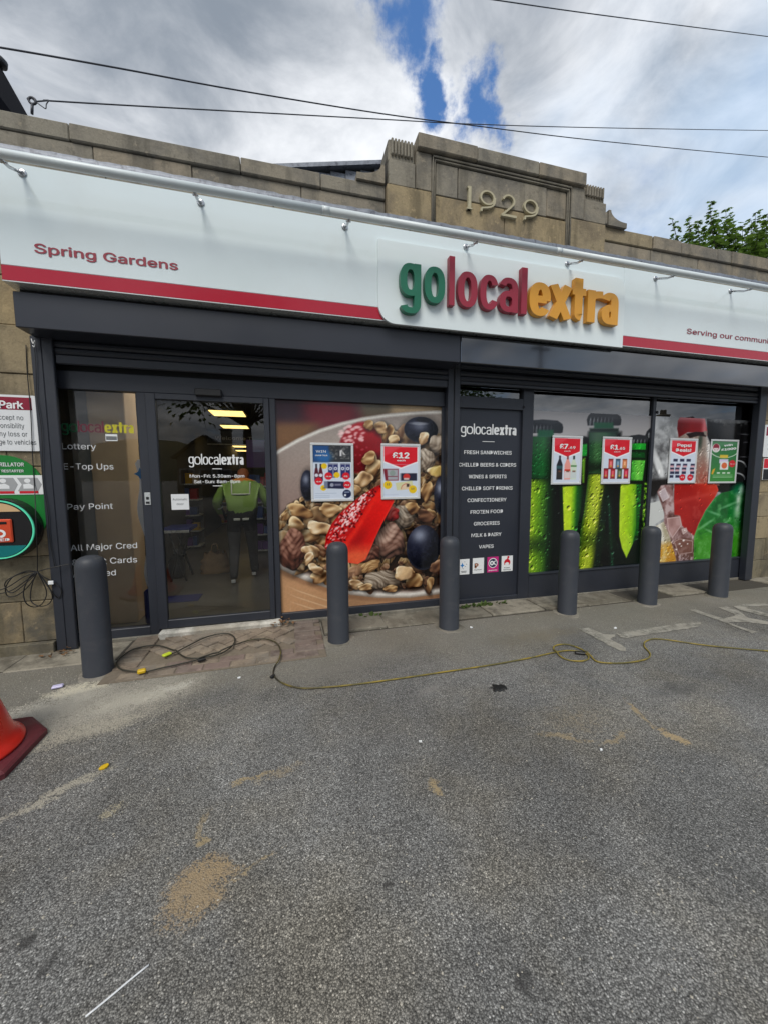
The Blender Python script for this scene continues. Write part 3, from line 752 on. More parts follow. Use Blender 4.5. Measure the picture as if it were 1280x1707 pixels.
        L = L+.28*np.clip((q-.70)/.25, 0, 1)*np.where(dy < 0, 1, -.9)
        L = np.clip(L+rg.uniform(-.12, .12), 0, 1)[..., None]; dark, mid, light = map(np.asarray, (dark, mid, light))
        col = np.where(L < .5, dark+(mid-dark)*(L*2), mid+(light-mid)*(L*2-1)); m = m[..., None]
        s.a[y0:y1, x0:x1] = s.a[y0:y1, x0:x1]*(1-m)+col*m
    def wrinkled(s, cx, cy, rx, ry, ang, dark, mid, light, seed, freq=3.2):
        """a dried fruit with ridged skin"""
        w = s.win(cx, cy, max(rx, ry)*1.25+2)
        if not w: return
        x0, x1, y0, y1 = w; c, n = math.cos(ang), math.sin(ang); dx, dy = s.xx[y0:y1, x0:x1]-cx, s.yy[y0:y1, x0:x1]-cy
        u, v = (dx*c+dy*n)/rx, (-dx*n+dy*c)/ry; rg = random.Random(seed); d = np.sqrt(u*u+v*v); th = np.arctan2(v, u)
        R = 1+sum(rg.uniform(.02, .07)*np.cos(k*th+rg.uniform(0, 6.3)) for k in (2, 3, 4, 6)); q = d/R
        wu = u+.22*np.sin(v*3.1+rg.uniform(0, 6)); wv = v+.22*np.sin(u*3.7+rg.uniform(0, 6))
        rid = sum(a*np.abs(np.sin(freq*f*(wu*math.cos(b)+wv*math.sin(b))+rg.uniform(0, 6))) for a, f, b in ((.5, 1, rg.uniform(0, 3)), (.35, 1.7, rg.uniform(0, 3)), (.3, 2.6, rg.uniform(0, 3))))
        z = np.sqrt(np.clip(1-np.minimum(q, 1)**2, 0, 1)); L = np.clip(.30+.55*(rid-.62)+.45*(-(dx*.4+dy*.8)/max(rx, ry))*.9+.28*z, 0, 1)[..., None]
        dark, mid, light = map(np.asarray, (dark, mid, light)); col = np.where(L < .5, dark+(mid-dark)*(L*2), mid+(light-mid)*(L*2-1))
        m = np.clip((1-q)*min(rx, ry)+.5, 0, 1)[..., None]; s.a[y0:y1, x0:x1] = s.a[y0:y1, x0:x1]*(1-m)+col*m
    def drops(s, n, rmin, rmax, y0_, mask, rg, k=.9, spec=.35):
        """beads of condensation: a height field lit from the upper left"""
        H = np.zeros((s.h, s.w))
        for i in range(n):
            x, y = rg.uniform(0, s.w), rg.uniform(y0_, s.h); r = rmin+(rmax-rmin)*rg.random()**4
            if mask is not None and mask[min(s.h-1, int(y)), min(s.w-1, int(x))] < rg.random(): continue
            w = s.win(x, y, r+1)
            if not w: continue
            a, b, c, d = w; q = 1-((s.xx[c:d, a:b]-x)**2+((s.yy[c:d, a:b]-y)/1.12)**2)/(r*r); H[c:d, a:b] = np.maximum(H[c:d, a:b], np.sqrt(np.clip(q, 0, 1))*r)
        gy_, gx_ = np.gradient(H); e = np.clip(-(gx_*.55+gy_*.8), -1.2, 1.2)
        s.a = np.clip(s.a*(1+k*e[..., None])+np.clip(e-.45, 0, 1)[..., None]*spec, 0, 1)
    def blur(s, r, mask=None):
        k = np.exp(-np.arange(-3*r, 3*r+1)**2/(2*r*r)); k /= k.sum(); a = s.a
        p = np.pad(a, ((3*r, 3*r), (0, 0), (0, 0)), 'edge'); a = sum(k[i]*p[i:i+s.h] for i in range(len(k)))
        p = np.pad(a, ((0, 0), (3*r, 3*r), (0, 0)), 'edge'); a = sum(k[i]*p[:, i:i+s.w] for i in range(len(k)))
        if mask is None: s.a = a
        else: s.a = s.a*(1-mask[..., None])+a*mask[..., None]
def lin(a):
    a = np.clip(a, 0, 1); return np.where(a <= .04045, a/12.92, ((a+.055)/1.055)**2.4)
def print_mesh(cv, x0, x1, z0, z1, y, name, m, parent, depth=0.0, gain=0.95):
    """cv is painted in display colours, row 0 at the top"""
    w_, h_ = cv.w, cv.h; off = wloc(parent)
    gx = np.linspace(x0, x1, w_)-off.x; gz = np.linspace(z1, z0, h_)-off.z
    co = np.empty((h_, w_, 3)); co[..., 0] = gx; co[..., 1] = y-off.y; co[..., 2] = gz[:, None]
    idx = np.arange(w_*h_).reshape(h_, w_)
    q = np.stack([idx[1:, :-1], idx[1:, 1:], idx[:-1, 1:], idx[:-1, :-1]], -1).reshape(-1, 4)
    me = bpy.data.meshes.new(name); me.vertices.add(w_*h_); me.vertices.foreach_set('co', co.ravel())
    me.loops.add(q.size); me.loops.foreach_set('vertex_index', q.ravel().astype(np.int32))
    me.polygons.add(len(q)); me.polygons.foreach_set('loop_start', np.arange(0, q.size, 4, dtype=np.int32))
    me.update(calc_edges=True)
    at_ = me.color_attributes.new('print', 'FLOAT_COLOR', 'POINT')
    rgba = np.ones((h_, w_, 4)); rgba[..., :3] = lin(cv.a)*gain
    at_.data.foreach_set('color', rgba.reshape(-1).astype(np.float32))
    return link(name, me, m, parent)
M_print = colattr('window film print', 0.14, 0.5, 0.0)
M_poster = colattr('poster print', 0.3, 0.4)

# ---------------------------------------------------------------- the aluminium shop front
sf = thing('glazed_shopfront', 'dark grey aluminium shop front with sliding door, printed windows and text panel', 'shop front', (2.2, 3.84, 0))
GY = 3.86
def fr(name, x0, x1, z0, z1, y0=3.82, y1=3.90, m=M_anth, parent=sf, c=.004): return MB().box(x0, x1, y0, y1, z0, z1, c).build(name, m, parent)
M_glass = glassmat('shop glass', (0.72, 0.76, 0.77), 1.62)
M_glassd = glassmat('dark shop glass', (0.25, 0.27, 0.29), 2.3)
# guide rails / posts
for k, (x0, x1) in enumerate(((-1.98, -1.905), (-1.902, -1.828), (1.683, 1.749), (1.762, 1.826), (6.305, 6.44))):
    yb = 3.735 if k in (2, 3) else 3.715
    MB().box(x0, x1, yb+(0.004 if k in (0, 3) else 0), 3.80 if k in (0, 4) else 3.75 if k == 1 else 3.818, .012, 2.66, .005).build('guide_rail', M_anth, sf)
MB().box(1.749, 1.762, 3.75, 3.81, .02, 2.66, .001).build('rail_gap', M_dark, sf)
MB().box(-1.985, -1.925, 3.82, 3.90, .02, 2.55, .002).build('reveal', M_dark, sf)
fr('header', -1.90, 1.683, 2.272, 2.425); fr('header_rebate', -1.93, 1.70, 2.425, 2.66, 3.85, 3.92, M_dark)
fr('header', 1.826, 2.70, 2.272, 2.40)
fr('post', -1.93, -1.897, .03, 2.272, 3.835); fr('post', -1.283, -1.205, .03, 2.272); fr('post', -.148, -.092, .03, 2.272)
fr('post', 1.66, 1.70, .03, 2.272, 3.83); fr('post', 2.66, 2.80, .03, 2.54, 3.815)
fr('bottom_rail', -1.897, -1.283, .03, .115); fr('bottom_rail', -.092, 1.66, .04, .118); fr('bottom_rail', 1.826, 2.66, .03, .085)
fr('mullion', 4.585, 4.635, .33, 2.53, 3.83); fr('post', 6.415, 6.60, .03, 2.6, 3.825)
fr('head_rail', 2.80, 6.415, 2.535, 2.64); fr('stall_riser', 2.80, 6.415, .03, .315, 3.81, 3.90); fr('sill', 2.80, 6.415, .315, .335, 3.80, 3.90)
fr('backing', 2.80, 6.415, .335, 2.535, 3.93, 3.94, M_dark)
fr('cleat', 2.655, 2.675, 2.30, 2.32, 3.80, 3.815, M_dark, c=.002); fr('cleat', 4.63, 4.655, 2.31, 2.345, 3.815, 3.83, M_dark, c=.002)
# left window
gl = MB().quad((-1.897, GY, .115), (-1.283, GY, .115), (-1.283, GY, 2.272), (-1.897, GY, 2.272)).build('window_pane', M_glass, sf)
gy = GY-.002
def tx(body, p0, p1, cap, m, parent, bold=0.0, y=gy, d=0.0):
    """lettering whose baseline runs between two surveyed points"""
    x0, z0 = at(*p0, y); x1, z1 = at(*p1, y); return text(body, x0, x1, (z0+z1)/2, cap, y, m, parent, bold)
def winline(body, px0, px1, py, cap=.074): tx(body, (px0, py), (px1, py-2), cap, M_txtg, gl)
winline('Lottery', 104, 161, 750); winline('E-Top Ups', 107, 190, 783.5); winline('Pay Point', 113, 189, 850)
winline('All Major Cred', 118.5, 229.5, 917, .077); winline('& Debit Cards', 121, 229.5, 941, .077); winline('Accepted', 122, 194, 962, .077)
M_wg, M_wc, M_wy = pbr('green film', (.01, .10, .04), .4), pbr('crimson film', (.16, .02, .045), .4), pbr('lime yellow film', (.55, .50, .03), .4)
def marks(parent, px, p0, p1, y, mats, zscale=1.0):
    """small flat wordmark: px = pixel stops of the letters, p0/p1 = baseline and x-height points"""
    xs = [at(p, p0[1], y)[0] for p in px]; z0 = at(*p0, y)[1]; z1 = at(*p1, y)[1]; xh = z1-z0
    rel = [0, 36, 78-0, 97, 132, 167, 202, 217, 254, 285, 312, 337, 366]
    cuts = [0, 36.5, 81, 92, 130, 164, 199.5, 214, 252, 284, 313, 338, 366]
    bx = []
    for i in range(12):
        a, b = cuts[i], cuts[i+1]
        if i == 2: a, b = 82, 91
        if i == 6: a, b = 202, 212
        bx.append((xs[0]+(xs[1]-xs[0])*(a+.8)/366, xs[0]+(xs[1]-xs[0])*(b-.8)/366))
    L = xs[1]-xs[0]
    wordmark(parent, y, 0, bx, z0, xh, mats, (L*.0115, L*.0085), (L*.0185, L*.0125), single='lettering')
marks(gl, (103, 224), (160, 721), (160, 707), gy, (M_wg, M_wc, M_wy))
stk = MB(); xa, za = at(177, 735, gy); xb, zb_ = at(196, 724, gy); stk.box(xa, xb, gy-.001, gy, za, zb_, .0002); s_ = stk.build('sticker', M_txtw, gl)
mb = MB(); 
for k in range(3): mb.box(xa+.004, xb-.004, gy-.002, gy-.001, za+.010+k*.011, za+.016+k*.011+.003, .0002)
mb.build('sticker_print', M_txtd, s_)
# door leaf
dr = MB().box(-1.205, -1.127, 3.80, 3.85, .085, 2.268, .004).box(-.20, -.150, 3.80, 3.85, .085, 2.268, .004).box(-1.127, -.20, 3.80, 3.85, 2.215, 2.268, .004).box(-1.127, -.20, 3.80, 3.85, .085, .165, .004).build('door', M_anth, sf)
DY = 3.83
dg = MB().quad((-1.127, DY, .165), (-.20, DY, .165), (-.20, DY, 2.215), (-1.127, DY, 2.215)).build('door_pane', M_glass, dr)
dy = DY-.002
marks(dr, (315, 407), (360, 774.5), (360, 761.5), dy, (M_txtw,)*3)
tx('Mon-Fri: 5.30am-8pm', (317, 796), (408, 796), .041, M_txtw, dr, .014, dy); tx('Sat-Sun: 8am-8pm', (324, 805.5), (401, 805), .041, M_txtw, dr, .014, dy)
for px, py in ((362.5, 781.5), (363.5, 810)):
    xa, za = at(px-8, py, dy); xb, _ = at(px+8, py, dy); MB().box(xa, xb, dy-.001, dy, za-.003, za+.003, .0002).build('rule', M_txtw, dr)
xa, za = at(287, 850, dy); xb, zb_ = at(315, 823.5, dy)
MB().box(xa, xb, dy-.002, dy-.0005, za, zb_, .0003).build('notice', M_ins, dr)
text('Automatic', xa+.012, xb-.012, za+.088, .028, dy-.003, M_txtd, dr, .0); text('door', xa+.045, xb-.045, za+.045, .028, dy-.003, M_txtd, dr, .0)
xa, za = at(326, 660, 3.79); xb, zb_ = at(370, 650, 3.79); MB().box(xa, xb, 3.76, 3.82, za, zb_, .008).build('door_sensor', M_dark, sf)
xa, za = at(242, 842, 3.81); xb, zb_ = at(251, 821, 3.81); ex = MB().box(xa, xb, 3.812, 3.82, za, zb_, .003).build('exit_switch', M_alu, sf)
MB().box(xa+.014, xb-.014, 3.808, 3.813, za+.05, za+.075, .003).box(xa+.01, xb-.01, 3.809, 3.813, za+.012, za+.032, .001).build('button', M_dark, ex)
MB().box(-1.20, -.09, 3.735, 3.86, -.02, .075, .018).build('threshold', M_conc, sf)
for a_, b_, c_ in ((-1.82, -1.20, .034), (-.09, 1.69, .042), (1.826, 2.70, .034), (2.70, 6.44, .034)): MB().box(a_, b_, 3.80, 3.87, -.02, c_, .006).build('mortar_bed', M_conc2, sf)

# ---- the cereal bowl window
def c6(x, y): return (450+x/3.878, 620+y/3.878)
CX0, CX1, CZ0, CZ1 = -.092, 1.66, .118, 2.272
def cereal():
    W_, H_ = 312, 384; cv = Canvas(W_, H_, (.36, .27, .20))
    def P(x, y):
        X_, Z_ = at(*c6(x, y), GY); return ((X_-CX0)/(CX1-CX0)*W_, (CZ1-Z_)/(CZ1-CZ0)*H_)
    sc = (P(600, 700)[0]-P(500, 700)[0])/100
    PP = lambda *a: [P(x, y) for x, y in a]
    rg = random.Random(3)
    # out of focus table and fruit behind the bowl
    cv.put(cv.poly(PP((0, 100), (620, 100), (560, 330), (0, 350)), 16)[0], (.24, .07, .12)); cv.put(cv.ell(*P(400, 250), 170*sc, 110*sc, 0, 18)[0], (.42, .07, .14))
    cv.put(cv.ell(*P(110, 250), 90*sc, 70*sc, 0, 14)[0]*.8, (.20, .14, .18)); cv.put(cv.ell(*P(690, 230), 130*sc, 60*sc, 0, 14)[0]*.8, (.42, .40, .34))
    cv.put(cv.poly(PP((780, 150), (1250, 150), (1250, 260), (780, 290)), 12)[0], (.72, .62, .48)); cv.put(cv.poly(PP((0, 330), (330, 330), (200, 440), (0, 520)), 12)[0], (.47, .33, .20)); cv.blur(4)
    rim = PP((-20, 555), (60, 500), (180, 432), (320, 370), (460, 325), (600, 293), (760, 270), (900, 258), (1050, 250), (1300, 246))
    low = PP((1300, 1390), (1100, 1425), (900, 1450), (700, 1450), (520, 1430), (380, 1390), (220, 1335), (60, 1260), (-30, 1215))
    bm, k = cv.poly(rim+low, 3); cv.put(bm, (.66, .62, .59)); cv.put(np.clip(1-np.abs(k-4)/4, 0, 1)*(cv.yy < P(0, 640)[1]), (.90, .89, .86))
    g = np.clip((cv.yy-P(0, 360)[1])/(P(0, 900)[1]-P(0, 360)[1]), 0, 1); cv.put((k > 6)*g*.55, (.48, .36, .33)); cv.put((k > 8)*np.clip(1-(k-8)/30, 0, 1)*.3*(cv.yy < P(0, 640)[1]), (.52, .48, .46))
    bot = PP((-30, 1230), (60, 1270), (220, 1345), (380, 1400), (520, 1440), (700, 1460), (900, 1460), (1100, 1435), (1300, 1400), (1300, 1700), (-30, 1700))
    om, sd = cv.poly(bot, 1.5); cv.put(om, (.74, .57, .42))
    for dd in (34, 52, 70): cv.put(np.clip(1-np.abs(sd-dd*sc*2.2)/1.6, 0, 1)*.55*(cv.xx < P(600, 0)[0])*np.clip((cv.xx-P(60, 0)[0])/30, 0, 1), (.92, .82, .68))
    cv.put(np.clip((cv.xx-P(350, 0)[0])/120, 0, .55)*(sd > 0), (.66, .50, .37)); cv.put(np.clip(1-sd/10, 0, .5)*(sd > 0), (.50, .36, .27))
    heap = PP((70, 960), (120, 860), (260, 780), (420, 690), (470, 560), (600, 420), (700, 370), (860, 400), (960, 430), (1250, 400), (1300, 1360), (1080, 1400), (760, 1420), (560, 1395), (380, 1350), (200, 1270), (75, 1195), (55, 1080))
    hm, hs = cv.poly(heap, 5); cv.put(hm, (.17, .105, .075)); cv.put(np.clip(1-np.abs(sd+8)/8, 0, 1), (.88, .86, .83)); cv.put(np.clip(1-np.abs(sd+2)/3, 0, 1)*.8, (.70, .66, .62)); cv.put(np.clip(1-np.abs(sd+16)/4, 0, 1)*.6, (.48, .42, .38))
    tan = [((.30, .19, .11), (.68, .53, .36), (.96, .87, .70)), ((.26, .16, .10), (.60, .45, .29), (.90, .78, .58)), ((.33, .22, .14), (.76, .62, .45), (.98, .92, .80)), ((.20, .12, .09), (.47, .33, .24), (.76, .62, .50))]
    for i in range(1250):
        x, y = rg.uniform(40, 1180), rg.uniform(370, 1410); px, py = P(x, y); ix, iy = int(px), int(py)
        if not (0 <= ix < W_ and 0 <= iy < H_) or hs[iy, ix] < 2: continue
        darkz = x > 600 and y > 820
        if darkz and rg.random() < .6: continue
        r = rg.uniform(16, 42)*sc; tn = tan[rg.randrange(4)] if not darkz else tan[3 if rg.random() < .7 else 1]
        rx, ry, an = r*rg.uniform(1, 1.9), r*rg.uniform(.5, 1.0), rg.uniform(0, PI)
        cv.shade(px+1.2, py+2.2, rx, ry, an, .5); cv.flake(px, py, rx, ry, an, *tn, rg)
    m2 = np.clip((P(0, 700)[1]-cv.yy)/30, 0, 1)*hm; cv.blur(2, m2*.85)
    def F(x, y, rx, ry, a, t=0): cv.shade(P(x, y)[0]+1.5, P(x, y)[1]+3, rx*sc, ry*sc, a, .6); cv.flake(*P(x, y), rx*sc, ry*sc, a, *tan[t], rg, 1.2)
    def Rz(x, y, rx, ry, a, c, sd_, f=3.2): cv.shade(P(x, y)[0]+2, P(x, y)[1]+3, rx*sc, ry*sc, a, .6); cv.wrinkled(*P(x, y), rx*sc, ry*sc, a, *c, sd_, f)
    def Bl(x, y, rx, ry, hx=-.25, hy=-.45, hs_=1.0):
        cx, cy = P(x, y); cv.shade(cx+2, cy+3, rx*sc, ry*sc, 0, .6); m, u, v, d = cv.ell(cx, cy, rx*sc, ry*sc, 0, 1.3)
        base = np.clip(.55-.35*v-.25*u-.35*d, 0, 1)[..., None]; cv.a = cv.a*(1-m[..., None])+(np.array([.04, .045, .07])+base*np.array([.17, .18, .25]))*m[..., None]
        b = np.exp(-(((u-hx)/.42)**2+((v-hy)/.30)**2))*hs_; cv.put(m*b*.85, (.66, .69, .76)); cv.put(m*np.clip((d-.86)/.12, 0, 1)*np.clip(v, 0, 1)*.4, (.30, .33, .42))
        cv.put(m*(cv.vn(5, int(x), 3)-.45)*.35, (.45, .48, .58))
    drk = ((.09, .045, .035), (.34, .20, .16), (.74, .56, .48)); grey = ((.16, .13, .11), (.50, .44, .38), (.86, .81, .74))
    # blurred strawberry behind
    cx, cy = P(590, 490); m, u, v, d = cv.ell(cx, cy, 135*sc, 160*sc, .35, 5); cv.put(m, (.55, .04, .09)); cv.put(m*np.clip(v*.9+.1, 0, 1), (.36, .02, .05)); cv.put(m*np.clip(-v-.2-u*.3, 0, 1)*.8, (.80, .16, .20))
    for i in range(40):
        a, q = rg.uniform(0, 2*PI), rg.random()**.5; x, y = 548+q*95*math.cos(a), 405+q*60*math.sin(a); cv.put(cv.ell(*P(x, y), rg.uniform(8, 17)*sc, 7*sc, -.3, 2.5)[0]*.75, (.98, .82, .82))
    for i in range(14): cv.put(cv.ell(*P(rg.uniform(500, 690), rg.uniform(480, 600)), 7*sc, 6*sc, 0, 2)[0]*.4, (.85, .4, .45))
    Bl(975, 375, 118, 84, -.1, -.25, .6); cv.put(cv.ell(*P(985, 312), 52*sc, 16*sc, 0, 2)[0]*.75, (.10, .10, .13)); cv.put(cv.ell(*P(960, 335), 60*sc, 10*sc, 0, 2)[0]*.5, (.8, .82, .86))
    F(760, 400, 40, 55, .2, 1); F(800, 445, 42, 36, .4, 0); F(715, 360, 38, 45, .8, 2); F(640, 345, 36, 30, .1, 1); F(990, 430, 36, 42, 0, 2)
    Rz(1085, 470, 68, 62, .4, grey, 11); Rz(1005, 575, 66, 78, .1, grey, 12, 4); F(1075, 645, 56, 42, -.1, 2); cv.put(cv.ell(*P(1075, 640), 50*sc, 36*sc, -.1, 3)[0]*.6, (.84, .74, .38))
    F(1010, 775, 36, 76, .15, 1); F(930, 560, 40, 50, .3, 0); Bl(1105, 800, 54, 132, -.2, -.4); Bl(245, 735, 42, 95, -.2, -.4, .8)
    for x, y, rx, ry, a, t_ in ((310, 930, 85, 55, -.4, 2), (390, 890, 70, 40, .2, 0), (250, 1060, 85, 36, -.1, 0), (330, 1010, 80, 45, .3, 2), (200, 900, 70, 45, .3, 1), (660, 630, 46, 95, .5, 0), (600, 700, 70, 46, -.4, 2), (540, 760, 55, 36, .3, 0), (640, 560, 40, 48, .7, 1), (170, 990, 60, 40, .8, 0)): F(x, y, rx, ry, a, t_)
    Rz(150, 1150, 80, 132, .1, drk, 31, 4.5); Rz(860, 935, 82, 78, .2, grey, 33, 4.5); Rz(780, 915, 58, 52, 0, ((.25, .03, .04), (.62, .16, .16), (.90, .55, .50)), 34, 3); Rz(775, 1095, 104, 116, .3, ((.11, .07, .06), (.46, .33, .28), (.82, .70, .63)), 35, 4)
    Bl(990, 1135, 122, 155, -.25, -.55, .9); Rz(645, 1170, 66, 70, 0, drk, 37, 4)
    F(930, 1350, 60, 50, 0, 1); F(1000, 930, 70, 40, .4, 3); F(920, 880, 50, 40, .2, 1); F(1080, 1260, 55, 50, 0, 3); F(270, 1160, 40, 56, -.9, 2); F(255, 1205, 24, 50, .5, 2); F(330, 1320, 70, 38, -.2, 0); F(300, 1275, 50, 30, .5, 2)
    # the cut strawberry
    sb = PP((357, 1130), (366, 1060), (400, 985), (452, 918), (520, 855), (600, 795), (680, 745), (735, 722), (775, 735), (800, 780), (798, 840), (765, 905), (722, 985), (682, 1070), (648, 1150), (618, 1212), (570, 1240), (510, 1232), (445, 1205), (388, 1170))
    cv.shade(*P(640, 1010), 200*sc, 90*sc, -.95, .75)
    sm_, ss = cv.poly(sb, 1.2); cv.put(sm_, (.86, .07, .05)); ax = np.asarray(P(357, 1130)); bx = np.asarray(P(760, 730)); dxy = (bx-ax)/np.linalg.norm(bx-ax); perp = np.array([dxy[1], -dxy[0]])
    dd = ((cv.xx-ax[0])*perp[0]+(cv.yy-ax[1])*perp[1])/sc; al = ((cv.xx-ax[0])*dxy[0]+(cv.yy-ax[1])*dxy[1])/sc
    edge = np.interp(al, [0, 100, 200, 320, 440, 560], [-60, -62, -50, -20, 10, 26]); skin = np.clip((dd-edge)/8+.5, 0, 1)*sm_; fl = sm_*(1-skin)
    cv.put(fl*np.exp(-((dd-edge+70)/45)**2)*np.exp(-((al-170)/110)**2)*.85, (.62, .02, .03)); cv.put(fl*np.exp(-((dd-edge+22)/16)**2)*.75, (.95, .20, .13)); cv.put(fl*np.clip((al-300)/160, 0, 1)*.6, (.92, .10, .06))
    cv.put(fl*np.clip((cv.yy-P(0, 1120)[1])/26, 0, 1)*.85, (.90, .42, .26)); cv.put(fl*np.clip(1-ss/4, 0, 1)*.5, (.97, .34, .26)); cv.put(fl*(cv.vn(16, 21, 3)-.4)*.5, (.72, .02, .02))
    cv.put(skin, (.74, .05, .06)); cv.put(skin*np.clip((dd-edge)/120, 0, 1)*.5, (.86, .20, .20)); cv.put(skin*np.clip(1-ss/5, 0, 1)*.5, (.55, .02, .05))
    for i in range(900):
        a_, d_ = rg.uniform(5, 570), rg.uniform(-70, 160); p = ax+dxy*a_*sc+perp*d_*sc; ix, iy = int(p[0]), int(p[1])
        if not (1 <= ix < W_-1 and 1 <= iy < H_-1) or skin[iy, ix] < .8: continue
        e_ = edge[iy, ix]; hi = np.exp(-((d_-e_-70)/48)**2)*np.clip((a_+40)/260, .35, 1)
        if i % 4 == 0: cv.put(cv.ell(p[0]+.6, p[1]+.6, 8*sc, 6*sc, .6, 1)[0]*.85, (.36, .01, .03))
        elif rg.random() < .12+.88*hi: cv.put(cv.ell(p[0], p[1], rg.uniform(6, 13)*sc, rg.uniform(3.5, 6)*sc, rg.uniform(-1.1, -.4), .9)[0]*(.35+.6*hi), (1.0, .84, .84))
    cv.put(cv.ell(*P(545, 1288), 60*sc, 34*sc, -.4, 4)[0]*.75, (.62, .46, .36))
    Rz(650, 1255, 70, 36, -.4, tan[1], 38, 3.5); Rz(725, 1340, 126, 60, .08, ((.14, .11, .09), (.46, .40, .34), (.86, .81, .74)), 41, 5.5); F(868, 1300, 64, 56, 0, 2); cv.put(cv.ell(*P(868, 1300), 54*sc, 46*sc, 0, 3)[0]*.7, (.86, .73, .56)); F(560, 1372, 56, 28, .2, 2); F(780, 1400, 50, 24, 0, 1); F(620, 1390, 50, 22, .1, 0)
    cv.a = np.clip((cv.a-.02)*1.06, 0, 1)*(.95+.10*cv.vn(2.5, 9, 2))[..., None]
    return cv
print_mesh(cereal(), CX0, CX1, CZ0, CZ1, GY, 'printed_window', M_print, sf)

# ---- the text panel
pn = MB().box(1.79, 2.66, 3.852, 3.87, .085, 2.272, .002).build('text_panel', M_anthsatin, sf)
py_ = 3.849
marks(pn, (767, 860), (812, 724.5), (812, 711.5), py_, (M_txtw,)*3)
xa, za = at(803.5, 736, py_); xb, _ = at(823.5, 736, py_); MB().box(xa, xb, py_-.001, py_, za-.003, za+.003, .0002).build('rule', M_txtw, pn)
for body, x0, x1, y in (('FRESH SANDWICHES', 773, 852, 757.5), ('CHILLED BEERS & CIDERS', 764, 859.5, 778), ('WINES & SPIRITS', 780.5, 843.5, 797.5), ('CHILLED SOFT DRINKS', 769, 853.5, 817), ('CONFECTIONERY', 778.5, 843.5, 836.5), ('FROZEN FOOD', 783.5, 838, 856), ('GROCERIES', 789, 832, 875.5), ('MILK & DAIRY', 785, 835, 894.5), ('VAPES', 797.5, 822, 914)):
    tx(body, (x0, y), (x1, y-.5), .057, M_txtw, pn, .012, py_)
M_pink, M_navyp, M_bluep, M_orp, M_redp = pbr('pink film', (.55, .02, .20), .4), pbr('navy print', (.015, .02, .07), .4), pbr('blue print', (.02, .20, .55), .4), pbr('orange print', (.60, .22, .10), .4), pbr('red print', (.60, .01, .025), .35)
for k, (cx, cy) in enumerate(((772.3, 945), (796.5, 943), (820.8, 941), (844.5, 939.3))):
    x0, z0 = at(cx-9.6, cy+13.5, py_); x1, z1 = at(cx+9.6, cy-13.5, py_); w_, h_ = x1-x0, z1-z0
    st = MB().box(x0, x1, py_-.001, py_, z0, z1, .0004).build('sticker', M_txtw if k != 2 else M_pink, pn); sy = py_-.002
    U = lambda u, v: (x0+u*w_, z0+v*h_)
    mb = MB(); mb2 = MB()
    if k == 0:
        mb.prism([U(*p) for p in ((.18, .60), (.30, .64), (.38, .80), (.42, .66), (.55, .60), (.42, .54), (.36, .44), (.30, .54))], sy, sy+.0008).build('print', M_bluep, st)
        mb2.prism([U(*p) for p in ((.40, .46), (.48, .36), (.45, .34), (.37, .44))], sy, sy+.0008)
        for u, v in ((.58, .82), (.74, .66), (.62, .52)): mb2.prism([U(u-.04, v), U(u, v+.03), U(u+.04, v), U(u, v-.03)], sy, sy+.0008)
        mb2.build('print', M_txtd, st); text('GOOD CAUSES', x0+.2*w_, x1-.2*w_, z0+.1*h_, .010, sy, M_txtd, st, .02) if False else None
        MB().box(x0+.26*w_, x1-.24*w_, sy, sy+.0008, z0+.20*h_, z0+.235*h_, .0001).box(x0+.3*w_, x1-.28*w_, sy, sy+.0008, z0+.13*h_, z0+.165*h_, .0001).build('print', M_txtd, st)
    elif k == 1:
        text('P', *[U(.17, 0)[0], U(.52, 0)[0]], U(0, .36)[1], .42*h_, sy, M_orp, st, .06); text('P', *[U(.15, 0)[0], U(.47, 0)[0]], U(0, .40)[1], .38*h_, sy-.0006, M_txtd, st, .0)
        text('PayPoint', U(.15, 0)[0], U(.80, 0)[0], U(0, .21)[1], .09*h_, sy, M_txtd, st, .02)
    elif k == 2:
        mb.prism([(x0+w_*(.5+.40*math.cos(q*PI/12)), z0+h_*.60+w_*.40*math.sin(q*PI/12)) for q in range(24)], sy, sy+.0008).build('print', M_txtw, st)
        MB().prism([(x0+w_*(.5+.34*math.cos(q*PI/12)), z0+h_*.60+w_*.34*math.sin(q*PI/12)) for q in range(24)], sy-.0006, sy).build('print', M_navyp, st)
        mb = MB(); stroke(mb, sarc(x0+.40*w_, z0+.60*h_, .13*w_, .13*w_, 0, 360, 20, 2)[:-1], .055*w_, .055*w_, sy-.0012, 0, True)
        stroke(mb, [U(.72, .74), U(.56, .62), U(.72, .47)], .05*w_, .05*w_, sy-.0014, 0); mb.build('print', M_txtw, st)
        text('payzone', U(.12, 0)[0], U(.88, 0)[0], U(0, .10)[1], .10*h_, sy, M_txtw, st, .03)
    else:
        mb.prism([U(*p) for p in ((.24, .44), (.22, .62), (.34, .76), (.48, .80), (.50, .88), (.50, .97), (.66, .98), (.68, .88), (.60, .82), (.58, .79), (.70, .74), (.78, .62), (.76, .46), (.62, .40), (.70, .52), (.50, .60), (.32, .54), (.30, .40))], sy, sy+.0008).build('print', M_redp, st)
        text('Postal', U(.22, 0)[0], U(.74, 0)[0], U(0, .20)[1], .09*h_, sy, M_txtd, st, .02); text('Services', U(.16, 0)[0], U(.84, 0)[0], U(0, .08)[1], .09*h_, sy, M_txtd, st, .02)
MB().quad((1.826, 3.862, 2.405), (2.66, 3.862, 2.405), (2.66, 3.862, 2.60), (1.826, 3.862, 2.60)).build('fanlight_pane', M_glassd, sf)
MB().quad((2.80, GY, 2.27), (4.585, GY, 2.27), (4.585, GY, 2.535), (2.80, GY, 2.535)).quad((4.635, GY, 2.27), (6.415, GY, 2.27), (6.415, GY, 2.535), (4.635, GY, 2.535)).build('window_pane', M_glassd, sf)
